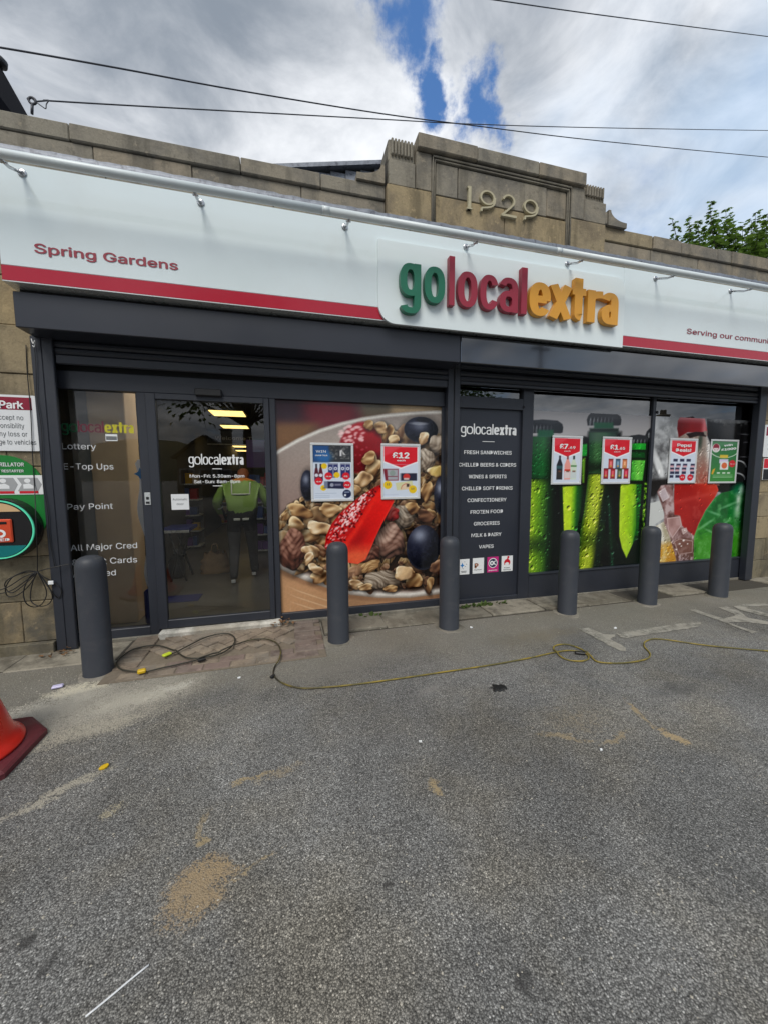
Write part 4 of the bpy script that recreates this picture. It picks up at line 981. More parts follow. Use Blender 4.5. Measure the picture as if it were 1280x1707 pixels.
MB().box(1.826, 6.44, 3.95, 3.96, 2.26, 2.66, .001).build('backing', M_dark, sf)

# ---- the bottle windows
BX0, BX1, BZ0, BZ1 = 2.80, 4.585, .335, 2.285
def bottles():
    W_, H_ = 250, 290; cv = Canvas(W_, H_, (.64, .63, .64))
    def P(x, y):
        X_, Z_ = at(860+x/5.335, 640+y/5.335, GY); return ((X_-BX0)/(BX1-BX0)*W_, (BZ1-Z_)/(BZ1-BZ0)*H_)
    PP = lambda *a: [P(x, y) for x, y in a]
    sc = (P(600, 800)[0]-P(500, 800)[0])/100
    rg = random.Random(11); nb, nf = cv.vn(26, 3, 4), cv.vn(5, 4, 4)
    cv.put(np.clip((cv.yy-P(0, 250)[1])/60, 0, 1)*.35, (.80, .80, .80))
    cv.put(cv.poly(PP((-200, 475), (630, 475), (640, 430), (930, 430), (930, 475), (1400, 475), (1400, 1900), (-200, 1900)), 8)[0], (.022, .030, .026))
    def X_(x): return P(x, 900)[0]
    def grad(m, stops, y0=None, y1=None, f=3):
        """tone across a bottle: stops = (x in crop pixels, colour)"""
        xs = [X_(s[0]) for s in stops]; col = np.stack([np.interp(cv.xx, xs, [s[1][i] for s in stops]) for i in range(3)], -1)
        mm = m.copy()
        if y0 is not None: mm *= np.clip((cv.yy-P(0, y0)[1])/f+.5, 0, 1)
        if y1 is not None: mm *= np.clip((P(0, y1)[1]-cv.yy)/f+.5, 0, 1)
        cv.a = cv.a*(1-mm[..., None])+col*mm[..., None]
    dk, md, lt, lm, ly = (.015, .05, .03), (.06, .27, .11), (.16, .47, .20), (.42, .62, .10), (.66, .78, .16)
    # left bottle
    m1, _ = cv.poly(PP((-150, 470), (318, 470), (345, 850), (380, 1250), (420, 1500), (430, 1750), (-250, 1750)), 2)
    grad(m1, ((60, (.05, .22, .12)), (150, (.07, .30, .14)), (230, (.10, .38, .17)), (290, (.03, .15, .07)), (340, dk)), None, 850)
    grad(m1, ((60, (.55, .72, .18)), (110, ly), (190, lm), (240, (.26, .46, .10)), (290, (.06, .19, .07)), (345, dk), (420, (.02, .06, .04))), 850, None, 2)
    cv.put(m1*np.exp(-((cv.yy-P(0, 1440)[1])/(70*sc))**2)*np.clip((X_(330)-cv.xx)/20, 0, 1)*.7, (.05, .14, .04)); cv.put(m1*np.exp(-((cv.yy-P(0, 850)[1])/(26*sc))**2)*.5, (.02, .09, .04))
    cv.put(m1*np.clip((cv.yy-P(0, 1500)[1])/20, 0, 1)*np.clip((X_(300)-cv.xx)/30, 0, 1)*.6, (.45, .62, .12))
    # far bottles between
    cv.put(cv.poly(PP((380, 900), (610, 900), (600, 1150), (540, 1520), (400, 1520)), 2)[0], (.015, .10, .04))
    m, _ = cv.poly(PP((410, 915), (590, 900), (575, 1100), (510, 1430), (425, 1430)), 2); grad(m, ((405, (.62, .80, .16)), (440, (.78, .90, .18)), (490, (.74, .88, .15)), (520, (.40, .66, .10)), (545, (.08, .34, .10)), (590, (.02, .16, .07))))
    cv.put(cv.poly(PP((560, 540), (628, 535), (625, 640), (565, 650)), 3)[0], (.12, .60, .20)); cv.put(cv.poly(PP((580, 665), (612, 655), (602, 880), (585, 880)), 3)[0]*.9, (.40, .62, .14)); cv.put(cv.poly(PP((600, 470), (635, 480), (635, 530), (600, 520)), 3)[0], (.03, .04, .04))
    # middle bottle
    m2, _ = cv.poly(PP((645, 430), (900, 430), (885, 700), (855, 1050), (880, 1380), (980, 1560), (1000, 1750), (440, 1750), (535, 1500), (600, 1120), (640, 760)), 2)
    grad(m2, ((520, (.03, .14, .07)), (640, (.10, .26, .14)), (690, (.24, .42, .24)), (760, (.20, .40, .22)), (820, (.05, .20, .10)), (870, dk), (920, dk)), None, 800)
    cv.put(m2*np.exp(-((cv.yy-P(0, 740)[1])/(46*sc))**2)*.8, (.02, .07, .04))
    tilt = (cv.yy-P(0, 800)[1])*.10
    for lo, hi, c, k in ((560, 620, (.16, .44, .20), .9), (600, 660, (.05, .24, .08), .8), (640, 790, (.60, .70, .14), 1.0), (690, 760, (.76, .82, .26), .6), (790, 850, (.03, .12, .06), .8)):
        cx, wd = X_((lo+hi)/2), (hi-lo)*sc/2; cv.put(m2*np.exp(-((cv.xx+tilt-cx)/wd)**4)*np.clip((cv.yy-P(0, 800)[1])/3, 0, 1)*k, c)
    cv.put(m2*np.clip((cv.xx-X_(800)+(tilt*-.6))/(40*sc), 0, 1)*np.clip((cv.yy-P(0, 820)[1])/6, 0, 1)*.85, (.015, .07, .045)); cv.put(m2*np.exp(-((cv.xx-X_(850)-(cv.yy-P(0, 1300)[1])*.12)/(14*sc))**2)*np.clip((cv.yy-P(0, 1000)[1])/20, 0, 1)*.6, (.10, .32, .20))
    cv.put(m2*np.exp(-((cv.yy-P(0, 1430)[1])/(80*sc))**2)*.55, (.03, .12, .04)); cv.put(m2*np.clip((nb-.52)*5, 0, .6)*np.clip((cv.yy-P(0, 1250)[1])/30, 0, 1)*(cv.xx < X_(800)), (.36, .52, .10))
    # right bottle
    m3, _ = cv.poly(PP((1000, 470), (1170, 470), (1180, 1750), (1010, 1750), (975, 1600), (905, 1390), (905, 900), (1010, 880)), 2); cv.put(m3, (.015, .07, .03))
    m, _ = cv.poly(PP((1022, 680), (1142, 680), (1118, 858), (1012, 858)), 3); grad(m, ((1010, (.22, .62, .18)), (1070, (.46, .84, .30)), (1120, (.32, .74, .22)), (1145, (.10, .42, .12))))
    m, _ = cv.poly(PP((1022, 530), (1148, 530), (1146, 586), (1020, 586)), 2); grad(m, ((1015, (.05, .50, .12)), (1070, (.14, .74, .20)), (1150, (.05, .52, .12)))); cv.put(cv.poly(PP((1015, 605), (1140, 605), (1142, 660), (1012, 660)), 4)[0]*.9, (.03, .30, .10))
    m, _ = cv.poly(PP((925, 892), (1068, 892), (1062, 1300), (1030, 1420), (975, 1545), (935, 1455), (912, 1350), (915, 1050)), 2); grad(m, ((905, (.50, .72, .10)), (935, (.76, .90, .20)), (990, (.68, .85, .10)), (1040, (.55, .78, .10)), (1068, (.30, .58, .08))))
    cv.put(m*np.clip((nb-.5)*3, 0, .4), (.80, .92, .28)); m, _ = cv.poly(PP((1064, 892), (1112, 892), (1078, 1350), (1032, 1420), (1062, 1250)), 3); cv.put(m*.95, (.06, .36, .08))
    cv.put(cv.poly(PP((1135, 880), (1180, 880), (1165, 1750), (1090, 1750), (1110, 1300)), 4)[0]*np.clip((nf-.40)*4, 0, 1), (.46, .70, .14))
    # crown caps and necks
    for (x0, x1, y0, y1) in ((60, 415, 330, 440), (632, 930, 262, 372), (985, 1190, 462, 522), (1150, 1240, 400, 470)):
        m, sd = cv.poly(PP((x0+30, y0), (x0+(x1-x0)*.5, y0-10), (x1-50, y0), (x1-8, y0+30), (x1, y0+60), (x1-6, y1-6), (x1-25, y1), (x0, y1), (x0-8, y0+60), (x0+6, y0+25)), 2); cv.put(m, (.10, .105, .12)); cv.put(m*np.clip(1-(cv.yy-P(0, y0)[1])/(26*sc), 0, 1)*.6, (.22, .23, .25)); cv.put(m*np.clip((cv.xx-X_(x0+(x1-x0)*.7))/14, 0, 1)*.5, (.05, .055, .065))
        n = int((x1-x0)/32)
        for i in range(n):
            xx = x0+16+i*32
            if xx > x0+(x1-x0)*.72: break
            cv.put(cv.ell(*P(xx+8, (y0+y1)/2+22), 7*sc, (y1-y0)*.27*sc, .06, 1.5)[0]*(.85-.09*i), (.72, .74, .76)); cv.put(cv.ell(*P(xx+9, (y0+y1)/2+26), 3*sc, (y1-y0)*.15*sc, .06, 1)[0]*.7, (.12, .12, .14))
    for (x0, x1, y0, y1, c) in ((190, 330, 412, 472, (.07, .34, .22)), (690, 860, 345, 398, (.08, .34, .22)), (650, 905, 398, 432, (.05, .11, .08))):
        m, _ = cv.poly(PP((x0, y0), (x1, y0), (x1, y1), (x0, y1)), 4); cv.put(m, c); cv.put(m*(np.sin(cv.xx*2.2) > .4)*.25, (.02, .10, .06))
    cv.put(cv.poly(PP((650, 430), (900, 430), (890, 520), (650, 520)), 10)[0]*.55, (.30, .36, .36))
    wet = np.clip((cv.a[..., 1]-.05)*6, .12, 1)*(cv.yy > P(0, 500)[1]); lime_far = cv.poly(PP((400, 880), (600, 880), (520, 1450), (410, 1450)), 2)[0]+cv.poly(PP((905, 880), (1065, 880), (1060, 1300), (975, 1560), (905, 1380)), 2)[0]
    cv.a = np.clip(cv.a*(1+(nf-.5)[..., None]*.25*wet[..., None]), 0, 1)
    cv.drops(2600, .9, 1.9, P(0, 500)[1], wet*(1-.93*np.clip(lime_far, 0, 1)), rg, .55, .30); cv.drops(260, 1.6, 3.8, P(0, 840)[1], wet*(1-.9*np.clip(lime_far, 0, 1)), rg, .8, .35)
    return cv
print_mesh(bottles(), BX0, BX1, BZ0, BZ1, GY-.003, 'printed_window', M_print, sf)
FX0, FX1 = 4.635, 6.415
def fizzy():
    W_, H_ = 250, 290; cv = Canvas(W_, H_, (.56, .57, .58))
    def P(x, y):
        X_, Z_ = at(1070+x/5.335, 640+y/5.335, GY); return ((X_-FX0)/(FX1-FX0)*W_, (BZ1-Z_)/(BZ1-BZ0)*H_)
    PP = lambda *a: [P(x, y) for x, y in a]
    sc = (P(600, 800)[0]-P(500, 800)[0])/100
    rg = random.Random(4); n40, n14, n5 = cv.vn(44, 3, 5), cv.vn(15, 5, 5), cv.vn(5, 4, 3)
    def ramp(v, a, b): return np.clip((v-a)/(b-a), 0, 1)
    X = lambda x, y=800: P(x, y)[0]
    Y = lambda y: P(0, y)[1]
    # frosted glass and ice behind
    cv.put(ramp(n40, .40, .66), (.78, .79, .80)); cv.put(ramp(n14, .50, .72)*ramp(cv.yy, Y(360), Y(600))*.8, (.30, .30, .31)); cv.put(ramp(n14, .46, .30)*.5, (.88, .89, .90))
    cv.put(cv.ell(*P(150, 740), 26*sc, 95*sc, -.45, 5)[0]*.9, (.92, .93, .93)); cv.put(cv.ell(*P(110, 640), 22*sc, 70*sc, -.3, 6)[0]*.6, (.86, .87, .88)); cv.put(cv.poly(PP((40, 860), (240, 835), (280, 920), (150, 960), (110, 1010), (40, 1010)), 8)[0]*.95, (.10, .09, .09))
    cv.put(cv.ell(*P(150, 780), 8*sc, 14*sc, 0, 2)[0], (1, 1, 1))
    # black bottle
    cv.put(cv.poly(PP((570, 300), (1010, 310), (1010, 960), (640, 960), (640, 600), (575, 470)), 3)[0], (.055, .055, .06)); cv.put(cv.ell(*P(760, 322), 200*sc, 24*sc, 0, 4)[0]*.8, (.50, .51, .52)); cv.put(ramp(n5, .5, .7)*cv.ell(*P(760, 335), 190*sc, 34*sc, 0, 8)[0]*.5, (.62, .62, .62)); cv.put(cv.ell(*P(760, 400), 70*sc, 70*sc, 0, 20)[0]*.55, (.28, .26, .24))
    cv.put(cv.ell(*P(930, 480), 26*sc, 180*sc, 0, 14)[0]*.5, (.20, .20, .22))
    for y, w in ((450, 60), (520, 22), (650, 60)): cv.put(cv.ell(*P(925, y), w*sc, 4*sc, 0, 1.5)[0]*.7, (.48, .49, .52))
    m, _ = cv.poly(PP((815, 690), (880, 700), (915, 740), (915, 800), (905, 880), (815, 895)), 3); cv.put(m, (.10, .105, .11)); cv.put(m*ramp(cv.xx, X(880), X(915))*.5, (.25, .26, .27))
    for yc in (742, 862): cv.put(np.clip(1.3-np.abs(np.hypot((cv.xx-X(832))/(86*sc), (cv.yy-Y(yc))/(50*sc))-1)*10, 0, 1)*(cv.yy < Y(yc-4))*(cv.xx > X(820))*.9, (.74, .76, .78))
    cv.put(cv.poly(PP((660, 905), (840, 880), (905, 880), (880, 940), (700, 975)), 5)[0], (.07, .08, .08))
    # red drink bottle: neck, bubbles, body
    m, sd = cv.poly(PP((310, 480), (330, 450), (560, 440), (580, 500), (612, 580), (640, 700), (680, 900), (290, 900), (300, 620)), 4); cv.put(m, (.58, .52, .48)); cv.put(m*ramp(cv.xx, X(330), X(290))*.5, (.36, .32, .30)); cv.put(m*ramp(cv.yy, Y(600), Y(900))*ramp(cv.xx, X(420), X(520)), (.68, .32, .26))
    cv.put(m*np.exp(-((cv.xx-X(575)-(cv.yy-Y(560))*.12)/(26*sc))**2)*ramp(cv.yy, Y(880), Y(640))*.95, (.93, .93, .92)); cv.put(m*ramp(n5, .52, .72)*.45, (.84, .76, .70)); cv.put(cv.ell(*P(512, 510), 18*sc, 62*sc, .05, 6)[0]*.7, (.10, .18, .14))
    m, sd = cv.poly(PP((283, 890), (640, 885), (660, 905), (673, 945), (640, 1010), (560, 1120), (495, 1250), (456, 1370), (350, 1260), (330, 1170), (275, 1165)), 2); cv.put(m, (.66, .09, .07))
    cv.put(m*ramp(cv.xx, X(440), X(640))*ramp(cv.yy, Y(1150), Y(880))*.85, (.88, .27, .15)); cv.put(m*ramp(n40, .45, .72)*.5, (.80, .16, .12)); cv.put(m*ramp(n14, .58, .75)*.3, (.90, .45, .40)); cv.put(m*ramp(cv.yy, Y(1050), Y(1350))*.45, (.50, .04, .05)); cv.put(m*np.exp(-((cv.yy-Y(1040)-(cv.xx-X(400))*-.18)/(16*sc))**2)*.35, (.86, .34, .30)); cv.put(m*np.clip(1-sd/3, 0, 1)*.4*(cv.xx > X(480)), (.96, .50, .40))
    m, _ = cv.poly(PP((316, 330), (335, 300), (380, 286), (530, 288), (552, 310), (575, 425), (572, 462), (545, 432), (400, 432), (322, 476), (308, 400)), 2); cv.put(m, (.58, .06, .09)); cv.put(m*ramp(cv.xx, X(400), X(310))*.6, (.36, .03, .06)); cv.put(m*np.exp(-((cv.xx-X(522))/(26*sc))**2)*.85, (.96, .56, .58)); cv.put(m*ramp(cv.yy, Y(340), Y(288))*.7, (.90, .62, .64)); cv.put(m*(np.sin(cv.xx*2.1) > .2)*ramp(cv.yy, Y(340), Y(380))*.14, (.20, .01, .03))
    cv.put(cv.poly(PP((385, 445), (470, 428), (545, 430), (574, 440), (562, 472), (500, 462), (420, 484)), 2)[0], (.13, .06, .06)); cv.put(cv.poly(PP((540, 425), (575, 420), (570, 465), (550, 455)), 2)[0], (.60, .56, .52))
    # green bottle
    m, sd = cv.poly(PP((645, 1010), (700, 970), (800, 945), (905, 905), (916, 960), (900, 1560), (440, 1610), (452, 1370), (495, 1255), (560, 1125)), 2); cv.put(m, (.07, .45, .17))
    cv.put(m*ramp(cv.yy, Y(1180), Y(1400)), (.24, .58, .13)); cv.put(m*np.clip(1-sd/5, 0, 1)*.5*(cv.xx < X(650)), (.45, .80, .42)); cv.put(m*np.exp(-((cv.xx-X(868))/(30*sc))**2)*ramp(cv.yy, Y(1330), Y(1100))*.9, (.86, .93, .87)); cv.put(m*ramp(n40, .46, .70)*ramp(cv.yy, Y(1420), Y(1200))*.75, (.03, .33, .13)); cv.put(m*ramp(n14, .55, .78)*.45, (.52, .80, .50)); cv.put(m*ramp(n14, .42, .28)*.4, (.03, .30, .08))
    for x, y, rx, ry, a in ((560, 1250, 70, 10, -.5), (640, 1150, 60, 8, .3), (760, 1080, 70, 9, -.3), (600, 1310, 50, 7, .4), (720, 1250, 60, 8, -.6)): cv.put(cv.ell(*P(x, y), rx*sc, ry*sc, a, 3)[0]*.5, (.62, .86, .66))
    cv.put(cv.ell(*P(852, 930), 66*sc, 34*sc, -.2, 10)[0]*.9, (.05, .40, .24)); cv.put(cv.ell(*P(880, 940), 26*sc, 30*sc, 0, 8)[0]*.7, (.75, .88, .80))
    # label, amber drink and ice
    m, _ = cv.poly(PP((55, 1065), (165, 1035), (198, 1190), (58, 1285)), 1.5); cv.put(m, (.82, .83, .82)); cv.put(m*ramp(cv.xx, X(90), X(55))*.4, (.55, .57, .58))
    m, _ = cv.poly(PP((58, 1300), (190, 1222), (245, 1340), (292, 1480), (300, 1620), (58, 1640)), 2); cv.put(m, (.70, .66, .55)); cv.put(m*np.exp(-((cv.xx-X(200)-(cv.yy-Y(1340))*.32)/(20*sc))**2)*.9, (.95, .94, .90)); cv.put(m*ramp(cv.yy, Y(1400), Y(1460)), (.80, .57, .16)); cv.put(m*np.exp(-((cv.xx-X(240))/(20*sc))**2)*ramp(cv.yy, Y(1420), Y(1480))*.6, (.96, .86, .55)); cv.put(m*ramp(n5, .5, .7)*.35, (.94, .92, .86))
    m, _ = cv.poly(PP((130, 960), (165, 905), (270, 885), (283, 1165), (330, 1170), (350, 1260), (456, 1350), (452, 1570), (310, 1590), (240, 1345), (190, 1228), (195, 1150)), 2.5); cv.put(m, (.56, .42, .41)); cv.put(m*ramp(n14, .48, .66)*.9, (.80, .71, .71)); cv.put(m*ramp(n14, .44, .28)*.9, (.30, .17, .15)); cv.put(m*ramp(cv.yy, Y(1330), Y(1420))*ramp(n5, .62, .40)*.8, (.34, .19, .15))
    for P4, c in ((((215, 1190), (335, 1175), (350, 1255), (265, 1375), (225, 1300)), (.74, .58, .56)), (((140, 960), (200, 920), (240, 1010), (180, 1050)), (.83, .79, .82)), (((345, 1290), (390, 1275), (400, 1310), (360, 1340)), (.82, .72, .70)), (((275, 1400), (330, 1370), (450, 1390), (445, 1500), (320, 1520)), (.50, .33, .28))):
        m, sd = cv.poly(PP(*P4), 1.5); cv.put(m*.75, c); cv.put(m*np.clip(1-np.abs(sd-1.5)/1.5, 0, 1)*.6, (.93, .86, .85))
    for x, y in ((345, 1440), (375, 1300), (160, 960), (365, 1390), (330, 1420), (300, 1470), (400, 1420)): cv.put(cv.ell(*P(x, y), rg.uniform(5, 10)*sc, rg.uniform(4, 8)*sc, 0, 1)[0], (.98, .94, .92))
    cv.drops(900, 1.0, 2.4, Y(480), np.clip(cv.poly(PP((300, 480), (600, 480), (640, 900), (300, 900)), 3)[0]*.7+cv.poly(PP((58, 1300), (190, 1222), (292, 1480), (300, 1620), (58, 1640)), 2)[0]+.12, 0, 1), rg, .5, .25)
    return cv
print_mesh(fizzy(), FX0, FX1, BZ0, BZ1, GY-.003, 'printed_window', M_print, sf)
# ---------------------------------------------------------------- shutter housing
sh = thing('shutter_box', 'long dark grey roller shutter housing under the shop sign', 'shutter box', (2.1, 3.6, 2.64))
xm = at(767, 606, 3.5)[0]
MB().box(-1.945, xm-.002, 3.50, 3.812, 2.645, 2.905, .006).build('cover', M_anthsatin, sh)
MB().box(xm+.002, 6.65, 3.496, 3.812, 2.648, 2.905, .006).build('cover', M_anthgloss, sh)
def slats(x0, x1, y, n, zt, h=.055):
    for i in range(n):
        z1 = zt-i*h; P = [(y+.0, z1), (y-.012, z1-.012), (y-.014, z1-h*.6), (y-.004, z1-h+.004), (y+.012, z1-h+.004), (y+.012, z1)]
        mb = MB(); k = len(P); mb.add([(x0, a, b) for a, b in P]+[(x1, a, b) for a, b in P], [tuple(range(k))[::-1], tuple(range(k, 2*k))]+[(j, (j+1) % k, (j+1) % k+k, j+k) for j in range(k)])
        mb.build('slat', M_anth, sh)
slats(-1.826, 1.681, 3.755, 2, 2.644); slats(1.828, 6.303, 3.755, 2, 2.644)
MB().box(-1.826, 1.681, 3.738, 3.768, 2.455, 2.532, .008).build('bottom_bar', M_anth, sh); MB().box(1.828, 6.303, 3.738, 3.768, 2.50, 2.533, .006).build('bottom_bar', M_anth, sh)
for px, py in ((22.5, 482), (29, 540)):
    x, z = at(px, py, 3.497); MB().lathe([(0.001, -.004), (.006, -.003), (.007, .0)], seg=10).build('rivet', M_alu, sh).location = Vector((x+.012, 3.496, z)) - sh.location
    bpy.data.objects[-1] if False else None

# ---------------------------------------------------------------- the fascia sign
sg = thing('shop_sign', 'long white shop sign with red bottom band and raised green, crimson and yellow letters', 'shop sign', (2.1, 3.5, 2.95))
xj = at(1040, 470, 3.44)[0]
MB().box(-1.965, xj-.001, 3.44, 3.72, 3.056, 3.762, .004).build('sign_sheet', M_white, sg); MB().box(xj+.001, 6.75, 3.44, 3.72, 3.053, 3.764, .004).build('sign_sheet', M_white, sg)
MB().box(-1.965, .985, 3.4395, 3.72, 2.950, 3.0555, .003).build('red_band', M_red, sg); MB().box(3.60, 6.75, 3.4395, 3.72, 2.945, 3.0525, .003).build('red_band', M_red, sg)
MB().box(-1.965, 6.75, 3.4385, 3.72, 2.942, 2.950, .001).build('sign_lip', M_alu, sg)
MB().box(-1.93, 6.70, 3.56, 3.76, 2.906, 2.9415, .002).build('soffit', M_dark, sg)
# plaque with one rounded bottom corner and one rounded shoulder
px0, px1, pz0, pz1 = .845, 3.60, 2.916, 3.632
P = [(px0, pz1), (px0, pz0+.16)]
for q in range(1, 10): a = PI/2*q/9; P.append((px0+.16*(1-math.cos(a)), pz0+.16-.16*math.sin(a)))
P += [(px1, pz0), (px1, pz1-.12)]
for q in range(1, 8): a = PI/2*q/7; P.append((px1-.12*(1-math.cos(a)), pz1-.12+.12*math.sin(a)))
MB().prism(P, 3.412, 3.4375).build('plaque', M_plaque, sg)
LY = 3.352
def lx(px, py=470): return at(px, py, LY)[0]
stops = [(667, 703), (707.5, 743), (748.5, 759), (763, 797), (800, 832), (832.5, 864.5), (868.5, 880), (882, 919), (917, 953), (952, 979), (979, 1007), (1003, 1032)]
ys = [475, 478, 470, 480, 485, 490, 485, 500, 503, 500, 508, 508]
bx = [(lx(a, y), lx(b-1.5, y)) for (a, b), y in zip(stops, ys)]
zb1 = at(728, 505.5, LY)[1]; zt1 = at(722, 444.0, LY)[1]
LL = lx(1032, 508)-lx(667, 475)
wordmark(sg, LY, .055, bx, zb1, zt1-zb1, (M_green, M_crim, M_yell), (LL*.0132, LL*.0108), (LL*.0195, LL*.0140))
for bxx, y in ((bx, 0),):
    pass
tx('Spring Gardens', (58, 422), (297.5, 449), .092, M_crim, sg, .020, 3.4365)
x0 = at(1144, 556, 3.4365)[0]; z0 = at(1144, 556, 3.4365)[1]
text('Serving our community', x0, at(1291, 580, 3.4365)[0], z0, .082, 3.4365, M_crim, sg, .01)

# ---------------------------------------------------------------- trough light tube above the sign
rl = thing('sign_light', 'long white tube light on bracket arms above the shop sign', 'sign light', (2.0, 3.2, 3.64))
TZ = 3.648
mb = MB()
def rounded_tube(x0, x1):
    mb = MB(); mb.tube([(x0, 3.2, TZ), (x1, 3.2, TZ)], .029, 20); mb.build('tube', M_tube, rl)
rounded_tube(-3.2, at(543, 345, 3.2)[0]-.004); rounded_tube(at(543, 345, 3.2)[0]+.004, at(930, 415, 3.2)[0]-.004); rounded_tube(at(930, 415, 3.2)[0]+.004, 6.4)
for px in (543, 930): MB().tube([(at(px, 345 if px < 600 else 415, 3.2)[0]-.03, 3.2, TZ), (at(px, 345 if px < 600 else 415, 3.2)[0]+.03, 3.2, TZ)], .0305, 20).build('joint_collar', M_tube, rl)
for px, py in ((37, 283), (335, 334), (575, 376), (776, 407.5), (945, 437), (1092, 461), (1217, 483)):
    x, z = at(px, py, 3.438); z = 3.70
    br = MB().tube([(x, 3.436, z), (x, 3.30, TZ-.012), (x, 3.215, TZ-.022)], .0105, 10).tube([(x-.02, 3.25, TZ-.02), (x+.02, 3.25, TZ-.02)], .007, 8).build('bracket', M_chrome, rl)
    mb = MB().lathe([(.0, -.010), (.022, -.008), (.028, -.005), (.028, .0)], seg=20); mb.v = [(x+a, 3.438+c, z+b) for a, b, c in mb.v]; mb.build('flange', M_chrome, br, off=rl.location)

# ---------------------------------------------------------------- bollards
def bollard(name='bollard'):
    r = thing(name, 'x', 'bollard', (0, 0, 0), 'dark grey steel bollards in front of the shop')
    R = .098
    MB().lathe([(R+.003, -.02), (R+.003, .004), (R, .010), (R, .83), (R*.985, .852), (R*.93, .878), (R*.82, .900), (R*.62, .915), (R*.35, .924), (.004, .927)], seg=40).build('post', M_boll, r)
    pl = []
    for q in range(14):
        a = 2*PI*q/14; rr = rnd.uniform(.118, .155); pl.append((rr*math.cos(a)*1.15, rr*math.sin(a)))
    mb = MB(); mb.add([(x, y, .0) for x, y in pl]+[(x*.9, y*.9, .006) for x, y in pl], [tuple(range(14, 28))]+[(i, (i+1) % 14, (i+1) % 14+14, i+14) for i in range(14)])
    mb.build('concrete_collar', M_conc2, r)
    return r
b0 = bollard()
bl = ['bollard closest to the traffic cone, in front of the left window lettering', 'bollard in front of the printed cereal bowl, below the strawberry half', 'bollard in front of the dark post between cereal window and text panel', 'bollard below the wine bottle price poster, in front of the green bottles', 'bollard below the crisp packet price poster, in front of the amber drink', 'bollard below the green win poster, nearest the painted letters']
bp_ = [((-1.42, 3.14)), (.41, 3.21), (1.49, 3.23), (2.9, 3.28), (4.03, 3.30), (5.13, 3.29)]
for i, (x, y) in enumerate(bp_):
    if i == 0: o = b0; kids = []
    else:
        o = b0.copy(); C.objects.link(o)
        for ch in b0.children:
            c = ch.copy(); C.objects.link(c); c.parent = o
    o['label'] = bl[i]; d = Vector((x, y)).normalized()*.098; o.location = (x+d.x, y+d.y, 0); o.rotation_euler = (0, 0, rnd.uniform(0, 6))

# ---------------------------------------------------------------- traffic cone, cut by the left edge
M_cone = pbr('orange red cone plastic', (0.62, 0.022, 0.012), 0.28, var=0.10, vscale=5, dirt=(.25, .05, .04), dscale=6, damt=.25, bump=.04, bscale=30)
M_coneb = pbr('maroon rubber cone foot', (0.10, 0.013, 0.020), 0.55, var=0.25, vscale=9, dirt=(.16, .10, .09), dscale=7, damt=.4, bump=.2, bscale=60)
M_refl = pbr('grey reflective sleeve', (0.55, 0.56, 0.57), 0.4)
cc = Vector((-1.745, 2.33, 0))
co = thing('traffic_cone', 'red traffic cone with octagonal maroon rubber foot at the left edge', 'traffic cone', cc)
mb = MB(); a_ = PI/8; R = .355
def octo(r, z, sq=0.30): 
    e = r*.93; k = e*.52
    return [(cc.x+x, cc.y+y, z) for x, y in ((e, -k), (e, k), (k, e), (-k, e), (-e, k), (-e, -k), (-k, -e), (k, -e))]
rings = [octo(R, .0), octo(R, .028), octo(R*.95, .040), octo(R*.70, .052)]
vs = [p for r in rings for p in r]
mb.add(vs, [tuple(range(8))[::-1], tuple(range(24, 32))]+[(k*8+i, k*8+(i+1) % 8, (k+1)*8+(i+1) % 8, (k+1)*8+i) for k in range(3) for i in range(8)])
o = mb.build('foot', M_coneb, co); 
MB().lathe([(.285, .050), (.283, .062), (.262, .080), (.240, .115), (.222, .18), (.16, .42), (.093, .70), (.045, .82), (.036, .835), (.03, .835)], cc.x, cc.y, 40).build('body', M_cone, co)
MB().lathe([(.164, .41), (.125, .585), (.125, .586)], cc.x, cc.y, 40, False).build('reflective_sleeve', M_refl, co)

# ---------------------------------------------------------------- posters in snap frames
def poster(label, x0y0, x1y1, paint, Y=GY):
    x0, z1 = at(*x0y0, Y-.012); x1, z0 = at(*x1y1, Y-.012)
    p = thing('poster', label, 'poster', ((x0+x1)/2, Y-.004, z0), 'framed offer posters on the shop windows')
    yf = Y-.016; e = .026; cvs = Canvas(66, 96, (.83, .87, .93))
    MB().box(x0, x1, yf, Y-.004, z1-e, z1, .004).box(x0, x1, yf, Y-.004, z0, z0+e, .004).box(x0, x0+e, yf+.001, Y-.004, z0+e, z1-e, .004).box(x1-e, x1, yf+.001, Y-.004, z0+e, z1-e, .004).build('frame', M_alu2, p)
    a0, a1, b0_, b1 = x0+e, x1-e, z0+e, z1-e
    def lettering(body, u0, u1, v, cap, m, bold=.03, rot=0): text(body, a0+u0*(a1-a0), a0+u1*(a1-a0), b0_+(1-v)*(b1-b0_), cap*(b1-b0_), yf+.004, m, sheet, bold, rot=rot)
    acts = []
    class K: pass
    k = K(); k.cv = cvs
    k.S = lambda u, v: (u*66, v*96)
    k.poly = lambda P, c, s=1: cvs.put(cvs.poly([k.S(*q) for q in P], s)[0], c)
    k.disc = lambda u, v, r, c: cvs.put(cvs.ell(u*66, v*96, r*66, r*66, 0, 1)[0], c)
    k.rect = lambda u0, u1, v0, v1, c, s=1: k.poly(((u0, v0), (u1, v0), (u1, v1), (u0, v1)), c, s)
    k.t = lambda *a, **kw: acts.append((a, kw))
    paint(k)
    sheet = print_mesh(cvs, a0, a1, b0_, b1, yf+.006, 'sheet', M_poster, p)
    for a, kw in acts: lettering(*a, **kw)
M_alu2 = pbr('silver snap frame', (.70, .72, .73), .3, metal=.25, var=.04)
RED, YEL, NAV = (.86, .10, .17), (.93, .78, .10), (.10, .12, .24)
